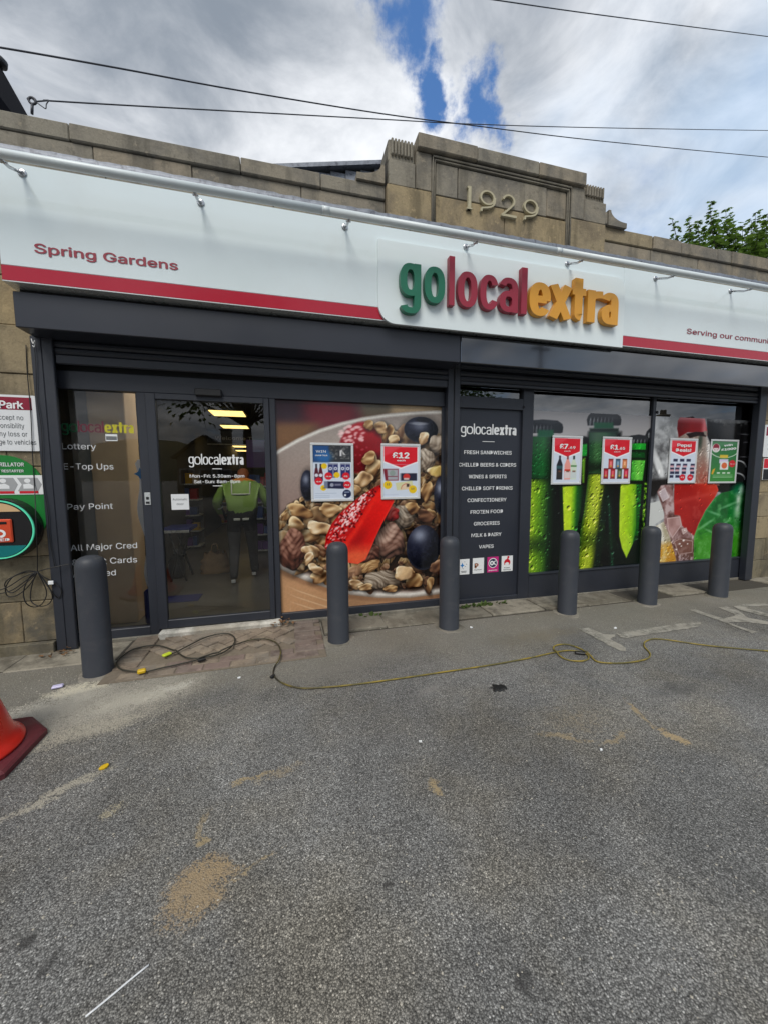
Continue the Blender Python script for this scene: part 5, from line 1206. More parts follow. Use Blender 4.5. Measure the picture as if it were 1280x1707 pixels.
def flag(k, v=.40):
    k.poly(((.0, .0), (1, .0), (1, v-.08), (.5, v+.05), (0, v-.08)), (.95, .95, .97)); k.poly(((.03, .02), (.97, .02), (.97, v-.10), (.5, v+.02), (.03, v-.10)), RED); k.poly(((.03, .02), (.5, .02), (.2, .15), (.03, .2)), (.90, .24, .30), 3)
def p_win(k):
    k.rect(0, 1, 0, .31, (.20, .21, .23)); k.rect(0, .42, 0, .31, (.13, .30, .52), 5); k.cv.put(k.cv.ell(20, 20, 14, 10, 0, 8)[0]*.6, (.20, .48, .74))
    rg = random.Random(5)
    for i in range(60): k.cv.put(k.cv.ell(rg.uniform(30, 62), rg.uniform(2, 24), rg.uniform(.6, 2.6), rg.uniform(.6, 2), 0, 1)[0]*.5, (rg.uniform(.3, .62),)*3)
    k.poly(((.70, .10), (.76, .08), (.74, .20), (.70, .20)), (.85, .85, .86)); k.poly(((.76, .10), (.82, .15), (.85, .18), (.78, .17)), (.8, .8, .8))
    for u in (.09, .20): 
        k.rect(u-.022, u+.022, .345, .43, (.10, .10, .14)); k.poly(((u-.03, .42), (u+.03, .42), (u+.055, .52), (u+.055, .66), (u-.055, .66), (u-.055, .52)), (.34, .10, .16)); k.disc(u, .555, .045, (.86, .88, .93)); k.rect(u-.05, u+.05, .61, .66, (.18, .22, .42))
    for u0 in (.39, .71):
        for du in (0, .135):
            k.rect(u0+du, u0+du+.12, .335, .60, (.16, .19, .42)); k.rect(u0+du, u0+du+.12, .335, .36, (.52, .54, .62)); k.disc(u0+du+.06, .43, .045, (.86, .88, .93)); k.disc(u0+du+.06, .43, .02, (.3, .33, .5))
    for u, v, r, c in ((.29, .385, .075, YEL), (.395, .57, .10, RED), (.61, .55, .08, YEL), (.85, .57, .10, RED), (.14, .665, .10, RED), (.26, .79, .075, YEL)): k.disc(u, v, r, c)
    k.poly(((.28, .665), (.37, .665), (.37, .80), (.28, .80)), (.46, .50, .60)); k.poly(((.37, .665), (.80, .675), (.80, .81), (.37, .80)), (.13, .14, .27)); k.disc(.48, .735, .05, (.62, .64, .72)); k.rect(.55, .72, .715, .75, (.5, .5, .6), 2)
    k.disc(.88, .735, .10, RED); k.disc(.87, .905, .115, (.10, .14, .28)); k.rect(.80, .85, .91, .95, (.9, .92, .95)); k.rect(.80, .94, .86, .885, (.5, .55, .66))
    for v in (.885, .93, .96): k.rect(.04, .60 if v < .9 else .42, v, v+.008, (.66, .72, .80))
    k.t('WIN', .08, .34, .135, .06, M_txtw, .0); k.t('GRAND TOUR', .06, .38, .20, .035, M_txtw, .02)
    k.t('£3.99', .08, .20, .685, .03, M_txtw); k.t('£5.99', .33, .47, .59, .03, M_txtw); k.t('£5', .80, .90, .59, .035, M_txtw); k.t('£12', .82, .94, .755, .035, M_txtw); k.t('10', .23, .29, .80, .028, M_txtd)
def p_12(k):
    flag(k, .40); k.rect(0, 1, .36, .361, (.83, .87, .93))
    k.poly(((0, .445), (.43, .445), (.43, .675), (.06, .675)), (.50, .13, .20)); k.poly(((.11, .46), (.41, .46), (.41, .66), (.13, .66)), (.66, .67, .70), 2); k.disc(.26, .53, .08, (.56, .62, .60)); k.rect(.12, .40, .585, .60, (.48, .20, .26))
    k.poly(((.46, .53), (.50, .535), (.50, .68), (.47, .68)), (.60, .63, .68)); k.rect(.50, .96, .53, .68, (.15, .16, .24)); k.cv.put(k.cv.ell(.66*66, .60*96, 6.5, 6, 0, 1)[0], (.80, .20, .18)); k.rect(.58, .73, .625, .66, (.85, .80, .78), 2)
    k.poly(((.34, .72), (.82, .68), (.86, .82), (.60, .855), (.38, .865)), (.84, .84, .66)); k.poly(((.50, .86), (.54, .76), (.64, .715), (.74, .74), (.78, .84)), (.90, .80, .68)); k.cv.put(np.clip(1-np.abs(np.hypot(k.cv.xx-.65*66, (k.cv.yy-.84*96))-9.5)/1.2, 0, 1)*(k.cv.yy < .84*96)*.8, (.75, .30, .24)); k.rect(.66, .73, .74, .80, (.20, .18, .16), 2)
    k.disc(.125, .76, .115, YEL); k.disc(.84, .85, .115, YEL); k.rect(0.0, .42, .945, .952, (.70, .74, .84))
    k.t('£12', .25, .74, .235, .155, M_txtw, .04); k.t('each', .38, .62, .295, .045, M_txtw, .03); k.t('12', .08, .17, .765, .05, M_txtd, .02); k.t('10', .79, .89, .855, .05, M_txtd, .02)
    k.t('WHITE LIGHT', .78, .94, .61, .02, M_txtw, .03, rot=.15) if False else None
def p_749(k):
    flag(k, .40)
    for u, b, c, n in ((.24, (.13, .14, .18), (.20, .34, .36), (.16, .16, .20)), (.53, (.93, .62, .58), (.84, .25, .20), (.55, .24, .25)), (.76, (.82, .88, .80), (.30, .52, .28), (.14, .18, .18))):
        k.rect(u-.035, u+.035, .40, .50, n); k.poly(((u-.04, .48), (u+.04, .48), (u+.11, .60), (u+.11, .93), (u-.11, .93), (u-.11, .60)), b)
        k.rect(u-.11, u+.11, .62 if u < .3 else (.70 if u < .6 else .61), .69 if u < .3 else (.765 if u < .6 else .645), c); k.rect(u-.10, u+.10, .74, .90, (.20, .18, .18) if u < .3 else (.88, .82, .82) if u < .6 else (.80, .84, .84)); k.rect(u-.04, u+.07, .73, .76, (.45, .28, .2), 2)
    k.t('£7', .20, .52, .245, .15, M_txtw, .04); k.t('.49', .53, .80, .245, .085, M_txtw, .02); k.t('each', .38, .62, .31, .045, M_txtw, .0)
def p_165(k):
    flag(k, .40)
    for i, (u, v, c) in enumerate(((.20, .46, (.70, .24, .24)), (.47, .46, (.28, .40, .50)), (.73, .46, (.80, .46, .28)), (.03, .68, (.62, .10, .16)), (.29, .68, (.66, .14, .18)), (.55, .68, (.28, .32, .22)), (.80, .68, (.68, .10, .20)))):
        k.rect(u, u+.18, v, v+.24, c); k.rect(u, u+.18, v, v+.02, tuple(x*.6 for x in c)); k.rect(u, u+.18, v+.22, v+.24, tuple(x*.6 for x in c)); k.rect(u+.05, u+.13, v+.06, v+.17, tuple(min(1, x+.28) for x in c), 3); k.disc(u+.09, v+.17, .035, (.80, .62, .30))
    k.t('£1', .22, .54, .245, .15, M_txtw, .04); k.t('.65', .55, .80, .245, .085, M_txtw, .02); k.t('each', .38, .62, .31, .045, M_txtw, .0)
def p_cola(k):
    flag(k, .37)
    for r, (v, us) in enumerate(((.45, (.10, .36, .62)), (.565, (-.03, .23, .49, .80)), (.66, (-.02, .19, .46, .78)), (.75, (.0, .19, .46, .80)), (.84, (-.03, .22, .44, .78)))):
        for u in us:
            k.rect(u+.02, u+.19, v, v+.065, (.17, .18, .30)); 
            if r in (1, 2): k.rect(u+.03, u+.18, v+.045, v+.085, (.86, .66, .70), 2)
    k.disc(.52, .90, .115, RED); k.disc(.83, .90, .115, RED)
    k.t('Pepsi', .22, .80, .155, .10, M_txtw, .03); k.t('Deals!', .18, .80, .275, .105, M_txtw, .03); k.t('£2', .45, .58, .915, .04, M_txtw); k.t('£1', .77, .89, .915, .04, M_txtw)
def p_green(k):
    k.cv.a[:] = (.20, .47, .26); k.cv.put(np.clip((k.cv.yy-50)/40, 0, .8), (.25, .56, .24)); k.poly(((0, 0), (1, 0), (1, .1), (0, .14)), (.30, .52, .36), 6)
    k.cv.put(np.clip(1.2-np.abs(np.hypot((k.cv.xx-33)/40, (k.cv.yy-14)/25)-1)*28, 0, 1)*(k.cv.yy > 18), (.92, .95, .92))
    k.disc(.17, .17, .155, (.90, .88, .88)); k.disc(.17, .15, .12, (.56, .14, .22)); k.rect(.08, .26, .17, .21, (.9, .9, .88), 2); k.disc(.17, .24, .05, (.85, .85, .84))
    k.rect(.34, .66, .335, .41, (.86, .74, .24), 2); k.rect(.33, .68, .44, .54, (.84, .80, .92), 2); k.rect(.37, .70, .50, .70, (.88, .90, .90)); k.disc(.54, .60, .11, (.86, .42, .24)); k.disc(.85, .55, .13, (.82, .16, .20)); k.poly(((.10, .70), (.20, .66), (.12, .82), (.06, .80)), (.86, .66, .18))
    for u in (.34, .55, .74): k.rect(u-.07, u+.05, .765, .80, (.86, .92, .86), 2)
    for v in (.83, .87, .885): k.rect(.12, .9, v, v+.01, (.62, .80, .62))
    k.t('win', .46, .80, .115, .075, M_txtw, .03, rot=.10); k.t('£1000', .36, .96, .215, .075, M_txtw, .04, rot=.10); k.t('£1.49', .77, .94, .57, .03, M_txtw)
poster('white framed poster headed WIN with beer bottles and cans, on the cereal window', (517, 737.5), (590.5, 835), p_win)
poster('white framed £12 poster with drink boxes on the cereal window', (635, 739), (700, 831.5), p_12)
poster('white framed £7.49 poster with three wine bottles, on the green bottle window', (920.5, 725.5), (967.5, 807.5), p_749, GY-.006)
poster('white framed £1.65 poster with coloured snack packets, on the green bottle window', (1004.5, 727.5), (1049, 806.5), p_165, GY-.006)
poster('white framed red headed deals poster over the red bottle print', (1117, 730), (1158, 805.5), p_cola, GY-.006)
poster('green win poster in a white frame, right of the red bottle print', (1185, 732), (1225.5, 805.5), p_green, GY-.006)

# ---------------------------------------------------------------- things on the stone wall, left of the shop front
x1, z1 = at(61, 661, 3.735); _, z0 = at(62, 752, 3.735); x0 = x1-.66; z1 = 2.185; z0 = 1.735
cpk = thing('wall_sign', 'white and maroon car park sign on the stone wall above the defibrillator', 'sign', ((x0+x1)/2, 3.74, z0))
def rrect(x0, x1, z0, z1, r, n=5):
    P = []
    for cx, cz, a0 in ((x1-r, z1-r, 0), (x0+r, z1-r, 90), (x0+r, z0+r, 180), (x1-r, z0+r, 270)):
        for q in range(n+1): a = math.radians(a0+90*q/n); P.append((cx+r*math.cos(a), cz+r*math.sin(a)))
    return P
MB().prism(rrect(x0, x1, z0, z1, .02), 3.733, 3.742).build('plate', M_ins, cpk)
MB().prism(rrect(x0+.012, x1-.035, z1-.118, z1-.018, .002), 3.7315, 3.733).build('heading', M_maroon, cpk)
text('Car Park', x1-.405, x1-.09, z1-.108, .082, 3.7305, M_txtw, cpk, .03)
for k, (b, xr, wd) in enumerate((('We accept no', .100, .265), ('responsibility', .098, .24), ('for any loss or', .082, .28), ('damage to vehicles', .026, .355))):
    zz = z1-.20-k*.066; text(b, x1-xr-wd, x1-xr, zz, .056, 3.7315, M_txtd, cpk)
M_gr = pbr('green board', (.012, .20, .035), .35, var=.06); M_teal = pbr('teal plastic', (.0, .16, .17), .35); M_or = pbr('orange kit bag', (.60, .06, .015), .5, var=.2, vscale=12, bump=.2, bscale=14)
M_cab = pbr('black cabinet', (.010, .010, .011), .25); M_ring = pbr('mint green glowing rim', (.10, .62, .40), .3, emit=(.10, .8, .45), estr=.12); M_cream = pbr('cream panel', (.62, .42, .22), .5); M_greyb = pbr('grey pictogram strip', (.36, .37, .38), .4)
xr = at(78, 840, 3.735)[0]; w_ = .80
db = thing('defibrillator_board', 'round cornered green defibrillator board on the stone wall', 'board', (xr-w_/2, 3.74, .93))
MB().prism(rrect(xr-w_, xr, .93, 1.70, .28, 10), 3.734, 3.746).build('board', M_gr, db)
zt = at(30, 795, 3.73)[1]
MB().box(xr-w_+.01, xr-.004, 3.730, 3.734, 1.375, 1.535, .002).build('strip', M_txtw, db)
for k in range(4):
    xx = xr-.045-.165*k
    MB().prism([(xx, 1.405), (xx-.14, 1.405), (xx-.11, 1.46), (xx-.14, 1.515), (xx, 1.515), (xx+.028, 1.46)], 3.7285, 3.730).build('pictogram', M_greyb, db); MB().box(xx-.13, xx, 3.7275, 3.7285, 1.385, 1.405, .0005).build('caption', M_redp, db)
    fg = MB().prism([(xx-.07+.022*math.cos(q*PI/6), 1.49+.018*math.sin(q*PI/6)) for q in range(12)], 3.7275, 3.7285); fg.prism([(xx-.10, 1.425), (xx-.03, 1.425), (xx-.03, 1.448), (xx-.06, 1.468), (xx-.10, 1.46)], 3.7274, 3.7284); fg.build('figure', M_redp if k == 2 else M_txtw, db)
x_, z_ = at(40, 779, 3.73); text('DEFIBRILLATOR', x_-.262, x_+.003, 1.609, .042, 3.731, M_txtw, db, .02); text('HEART RESTARTER', x_-.245, x_-.002, 1.560, .030, 3.731, M_txtw, db, .02)
dx = at(-1, 880, 3.63)[0]; dz = 1.10
cab = thing('defibrillator_cabinet', 'round black defibrillator cabinet with mint rim and orange kit bag', 'cabinet', (dx, 3.70, dz))
def disc(mb, r, ya, yb, cx=dx, cz=dz, n=40, sx=1.0): return mb.prism([(cx+r*sx*math.cos(2*PI*q/n), cz+r*math.sin(2*PI*q/n)) for q in range(n)], ya, yb)
disc(MB(), .250, 3.625, 3.73, sx=.99).build('case', M_cab, cab)
mb = MB(); stroke(mb, [(dx+.232*1.02*math.cos(2*PI*q/48), dz+.232*math.sin(2*PI*q/48)) for q in range(48)], .0048, .0048, 3.612, .014, True); mb.build('rim', M_ring, cab)
disc(MB(), .222, 3.620, 3.625).build('window', pbr('smoked window', (.012, .012, .014), .12), cab)
P = [(dx+.215*math.cos(a), dz+.215*math.sin(a)) for a in [math.radians(q) for q in range(42, 139, 6)]]; MB().prism(P, 3.617, 3.620).build('label_panel', M_cream, cab)
P = [(dx+.222*math.cos(a), dz+.222*math.sin(a)) for a in [math.radians(q) for q in range(215, 326, 6)]]; MB().prism(P, 3.617, 3.620).build('base_panel', M_teal, cab)
bag = MB().box(dx-.13, dx+.10, 3.602, 3.619, dz-.105, dz+.085, .014).build('kit_bag', M_or, cab); MB().box(dx+.02, dx+.07, 3.598, 3.603, dz+.045, dz+.065, .002).build('grip', M_cab, bag); text('AED', dx-.02, dx+.085, dz-.09, .03, 3.600, M_txtw, bag, .02)
mb = MB(); stroke(mb, sarc(dx+.02, dz-.03, .03, .025, -90, 120, 14, 2), .009, .009, 3.6005, 0); mb.build('heart_mark', M_txtw, bag)
# right hand wall
x0 = at(1275, 708, 3.745)[0]; z1, z0 = at(1277, 708, 3.745)[1], at(1277, 762, 3.745)[1]
s2 = thing('wall_sign', 'white sign with maroon heading on the stone wall, right of the shop front', 'sign', (x0+.3, 3.75, z0))
MB().prism(rrect(x0, x0+.66, z0, z1, .02), 3.743, 3.752).build('plate', M_ins, s2); MB().prism(rrect(x0+.03, x0+.63, z1-.15, z1-.03, .002), 3.7415, 3.743).build('heading', M_maroon, s2)
text('Car Park', x0+.10, x0+.5, z1-.125, .062, 3.7405, M_txtw, s2, .03)
for k, b in enumerate(('We accept no', 'responsibility', 'for any loss')): text(b, x0+.08, x0+.5, z1-.22-k*.065, .036, 3.7415, M_txtd, s2)
z1, z0 = at(1279, 764, 3.745)[1], at(1279, 800, 3.745)[1]; x0 += .03
s3 = thing('camera_notice', 'small red and black notice below the white wall sign', 'sign', (x0+.15, 3.75, z0))
MB().box(x0, x0+.32, 3.743, 3.752, z0, z1, .004).build('plate', M_ins, s3); MB().box(x0+.006, x0+.31, 3.7415, 3.743, z0+(z1-z0)*.55, z1-.006, .001).build('heading', M_redp, s3); MB().box(x0+.006, x0+.31, 3.7415, 3.743, z0+.006, z0+(z1-z0)*.5, .001).build('picture', M_dark, s3)

# ---------------------------------------------------------------- cables
def cable(name, pts, r, m, label, loc, k=5, seg=7): return solo(name, MB().tube(crom(pts, k), r, seg), m, label, 'cable', loc)
def wall(px, py, Y=3.72): x, z = at(px, py, Y); return (x, Y, z)
hub = (63, 953)
mb = MB().tube(crom([wall(44, 575, 3.735), wall(46, 620, 3.74), wall(52, 690, 3.724), wall(55, 760, 3.722), wall(58.5, 815, 3.715), wall(60, 850, 3.60), wall(62, 900, 3.60), wall(63, 930, 3.70), wall(*hub)], 5), .0035, 6)
mb.build
coil = thing('coiled_cable', 'coil of thin black cable hanging on the wall beside the left post', 'cable', wall(*hub))
mb.build('drop', M_black, coil)
def loop(P, y0=3.715):
    MB().tube(crom([wall(px, py, y0-rnd.uniform(0, .03)) for px, py in P], 6), .0042, 6).build('loop', M_black, coil)
loop([hub, (45, 952), (22, 962), (10, 980), (14, 994), (30, 992), (50, 975), hub]); loop([hub, (50, 962), (40, 985), (44, 1005), (58, 1012), (72, 1005), (78, 985), hub])
loop([hub, (54, 975), (52, 1000), (64, 1010), (80, 1008), (88, 995), (80, 975), hub]); loop([hub, (40, 955), (14, 966), (9, 978), (22, 988), (52, 965), hub])
loop([hub, (74, 962), (92, 972), (103, 985), (98, 997), (86, 985), (72, 965), hub]); loop([hub, (40, 962), (15, 978), (-8, 986), (-30, 992)]); loop([hub, (44, 968), (18, 985), (-12, 992)])
loop([hub, (80, 948), (98, 944), (118, 940)], 3.70); MB().box(*[v for ab in ((wall(84, 970)[0], wall(93, 970)[0]), (3.69, 3.70), (wall(88, 973)[2], wall(88, 967)[2])) for v in ab], .002).build('cable_tag', M_txtw, coil)
cable('post_wire', [wall(55, 568, 3.705), wall(60, 600, 3.705), wall(62, 660, 3.707), wall(70, 720, 3.705), wall(72, 800, 3.706), wall(80, 850, 3.705), wall(84, 900, 3.707), wall(92, 945, 3.705)], .0028, M_black, 'thin black wire running down the face of the left post', wall(60, 600, 3.705))
cl_ = MB().tube(crom([wall(53, 565, 3.69), wall(56, 573, 3.68), wall(59, 567, 3.69), wall(58, 578, 3.69), wall(55, 576, 3.69)], 5), .004, 6)
solo('wire_clip', cl_, M_txtw, 'small white cable clip under the left end of the shutter housing', 'clip', wall(55, 570, 3.69))
def twin():
    m, t = newmat('yellow and black twin cable'); pos = t.n('ShaderNodeNewGeometry').outputs['Position']; sx = t.n('ShaderNodeSeparateXYZ', {0: pos}).outputs[0]
    ramp = t.sm(t.m('ADD', sx, t.m('MULTIPLY', t.m('SUBTRACT', t.noise(pos, 4, 4), .5), 1.6)), -.3, .5)
    col = t.mix(t.sm(t.noise(pos, 9, 5), .35, .6), (.30, .22, .03), (.13, .115, .035)); col = t.mix(ramp, (.028, .026, .018), col)
    t.nt.links.new(t.n('ShaderNodeBsdfPrincipled', {'Base Color': col, 'Roughness': .5}).outputs[0], t.n('ShaderNodeOutputMaterial').inputs[0]); return m
fp = [(1340, 1091), (1280, 1087), (1180, 1078), (1100, 1067), (1077, 1070), (1073, 1079), (1083, 1092), (1075, 1101), (1040, 1107), (1000, 1106), (985, 1098), (970, 1085), (945, 1076), (925, 1078), (923, 1086), (940, 1100), (965, 1104), (980, 1100), (975, 1091), (950, 1086), (920, 1090), (885, 1098), (820, 1110), (740, 1122), (680, 1131), (600, 1142), (540, 1148), (500, 1149), (470, 1140), (457, 1127), (458, 1114), (466, 1100), (468, 1085), (460, 1072), (440, 1066), (410, 1070), (380, 1083), (340, 1098), (310, 1106), (270, 1115), (240, 1121), (205, 1118), (195, 1107), (205, 1095), (225, 1083), (260, 1077), (290, 1085), (310, 1097), (335, 1098), (370, 1090), (390, 1075), (390, 1062), (375, 1057), (345, 1063), (310, 1080), (295, 1088), (281, 1093)]
def lie(p, z0=.010):
    g = gr(*p)
    if -1.4 < g.x < .3 and g.y > 3.02: z = .024+max(0, g.y-3.2)*.03; g = gr(p[0], p[1], z); g.z = z+.007
    else: g.z = z0
    return g
ctl = crom([lie(p) for p in fp], 5)
for i in range(len(ctl)):
    for j in range(i+25, len(ctl)):
        if (Vector(ctl[i][:2])-Vector(ctl[j][:2])).length < .03: ctl[i].z = max(ctl[i].z, ctl[j].z+.011)
ec = thing('extension_cable', 'yellow and black extension cable snaking across the tarmac to the door', 'cable', gr(600, 1142))
MB().tube(ctl, .006, 7).build('lead', twin(), ec)
M_plug = pbr('yellow plug', (.62, .40, .01), .4); M_tape = pbr('fluorescent tape', (.50, .60, .03), .4)
def lump(name, px, py, sx, sy, sz, m, parent, rot=0.3, z=.0):
    g = lie((px, py)); mb = MB().box(-sx, sx, -sy, sy, 0, sz, min(sx, sy, sz)*.35); c, s_ = math.cos(rot), math.sin(rot)
    mb.v = [(g.x+x*c-y*s_, g.y+x*s_+y*c, g.z-.006+zz+z) for x, y, zz in mb.v]; return mb.build(name, m, parent)
lump('plug', 237, 1122, .028, .022, .028, M_plug, ec); lump('plug', 279, 1093, .035, .02, .02, M_tape, ec, .8); lump('coupling', 337, 1102, .03, .012, .02, M_black, ec, .4); lump('tape_wrap', 455, 1130, .02, .012, .018, M_black, ec, .9); lump('coupling', 966, 1091, .04, .018, .02, M_black, ec, -.5)
# overhead wires
def sky_at(px, py, Y): x, z = at(px, py, Y); return (x, Y, z)
solo('overhead_wire', MB().tube(crom([sky_at(-120, 62, 3.3), sky_at(0, 79, 3.4), sky_at(200, 114, 3.7), sky_at(400, 151, 4.1), sky_at(640, 190, 4.6), sky_at(790, 209.5, 5), sky_at(1000, 235, 5.6), sky_at(1280, 262, 6.4), sky_at(1500, 282, 7)], 6), .0065, 6), M_wire, 'thick overhead wire sagging across the whole sky from the left edge', 'wire', sky_at(640, 190, 4.6))
hk = (54, 170)
solo('overhead_wire', MB().tube(crom([sky_at(58, 169.5, 3.9), sky_at(82, 167.5, 3.95), sky_at(82.5, 168, 3.97), sky_at(200, 175, 4.2), sky_at(400, 186, 4.5), sky_at(640, 199, 5), sky_at(790, 207, 5.2), sky_at(1000, 213, 5.8), sky_at(1280, 217.5, 6.6), sky_at(1500, 220, 7)], 6), .0055, 6), M_wire, 'thin overhead wire tied to the eye hook on the parapet', 'wire', sky_at(640, 199, 5))
solo('overhead_wire', MB().tube(crom([sky_at(700, -18, 4), sky_at(825, 0, 4.3), sky_at(1000, 25, 4.8), sky_at(1280, 61, 5.6), sky_at(1500, 88, 6.4)], 6), .0062, 6), M_wire, 'overhead wire crossing the top right corner of the sky', 'wire', sky_at(1000, 25, 4.8))
hook = thing('eye_hook', 'iron eye hook standing on the coping stone at the left end of the parapet', 'hook', sky_at(54, 187, 3.9))
b = Vector(sky_at(54, 190, 3.9)); e = Vector(sky_at(54.5, 173, 3.9)); MB().tube([b, e], .010, 8).build('shank', M_wire, hook)
c0 = Vector(sky_at(54.5, 168, 3.9)); MB().tube([c0+Vector((.024*math.cos(q), 0, .024*math.sin(q))) for q in [2*PI*k/14 for k in range(14)]], .009, 7, True).build('eye', M_wire, hook)
MB().tube(crom([sky_at(*p, 3.9) for p in ((54, 176), (48, 168), (46, 164), (51, 163), (58, 168), (70, 177), (77, 181), (78, 174), (82, 168))], 4), .004, 5).build('tie_wire', M_wire, hook)
# ---------------------------------------------------------------- inside the shop
M_flr = pbr('grey vinyl floor', (.13, .125, .115), .3, var=.25, vscale=4); M_ceil = pbr('ceiling tiles', (.14, .14, .135), .8); M_iw = pbr('shop wall', (.07, .066, .06), .7, var=.2)
M_lamp = pbr('lit ceiling panel', (.9, .8, .5), .5, emit=(1.0, .66, .20), estr=1.7); M_fill = pbr('added fill panel', (.9, .9, .8), .5, emit=(1.0, .90, .74), estr=7.0)
MB().box(-1.95, 6.6, 3.92, 17, .0, .086, .002).build('interior_floor', M_flr, bld); MB().box(-1.95, 6.6, 3.95, 17, 2.75, 2.80, .002).build('interior_ceiling', M_ceil, bld)
for a in ((-2.05, -1.95, 3.93, 17), (6.6, 6.7, 3.96, 17), (-1.95, 6.6, 17, 17.1)): MB().box(a[0], a[1], a[2], a[3], .0, 2.8, .002).build('interior_wall', M_iw, bld)
MB().box(.02, .08, 3.95, 7.5, .086, 2.75, .002).build('interior_wall', M_iw, bld)
def ceil(px, py, z=2.735):
    d = ray(px, py); k = (z-1.5)/d.z; return Vector((d.x*k, d.y*k, z))
def inside(px, py, z=.087):
    d = ray(px, py); k = (z-1.5)/d.z; return Vector((d.x*k, d.y*k, z))
for k, (x0, y0, x1, y1, lab) in enumerate(((354, 684.5, 407, 693, 'widest lit ceiling panel, nearest the shop door'), (371, 709, 413, 713.5, 'second lit ceiling panel, just above the welcome board'), (384, 743, 417, 745.2, 'lit ceiling panel just below the welcome board'), (390.5, 750.3, 413, 752, 'smallest lit ceiling panel, deepest in the shop, under the welcome board'), (306, 742, 315, 745.5, 'leftmost small lit ceiling panel seen through the door glass'), (324, 751, 339, 755, 'small lit ceiling panel above the shop name on the door'))):
    a, b = ceil((x0+x1)/2, y0), ceil((x0+x1)/2, y1); xa, xb = ceil(x0, (y0+y1)/2).x, ceil(x1, (y0+y1)/2).x
    ya, yb = min(a.y, b.y), max(a.y, b.y)
    if yb > 16.8: sc_ = 16.5/yb; zz = 1.5+(2.735-1.5)*sc_; xa, xb, ya, yb = xa*sc_, xb*sc_, ya*sc_, yb*sc_
    else: zz = 2.735
    L = thing('ceiling_light', lab, 'ceiling light', ((xa+xb)/2, (ya+yb)/2, zz), 'lit ceiling panels in the shop')
    MB().box(xa-.03, xb+.03, ya-.03, yb+.03, zz-.005, zz+.012, .003).build('frame', M_alu, L); MB().box(xa, xb, ya, yb, zz-.012, zz-.0055, .001).build('diffuser', M_lamp, L)
for xx, lab in ((-.95, 'added unseen fill light panel just inside the shop front, over the display stand'), (-.35, 'added unseen fill light panel just inside the shop front, over the threshold')):  # unseen panels, added to light the person and the front of the shop
    for yy in (4.7,):
        L = thing('ceiling_light', lab, 'ceiling light', (xx, yy, 2.735), 'lit ceiling panels in the shop')
        MB().box(xx-.27, xx+.27, yy-.27, yy+.27, 2.73, 2.747, .003).build('frame', M_alu, L); MB().box(xx-.25, xx+.25, yy-.25, yy+.25, 2.723, 2.7295, .001).build('diffuser', M_fill, L)
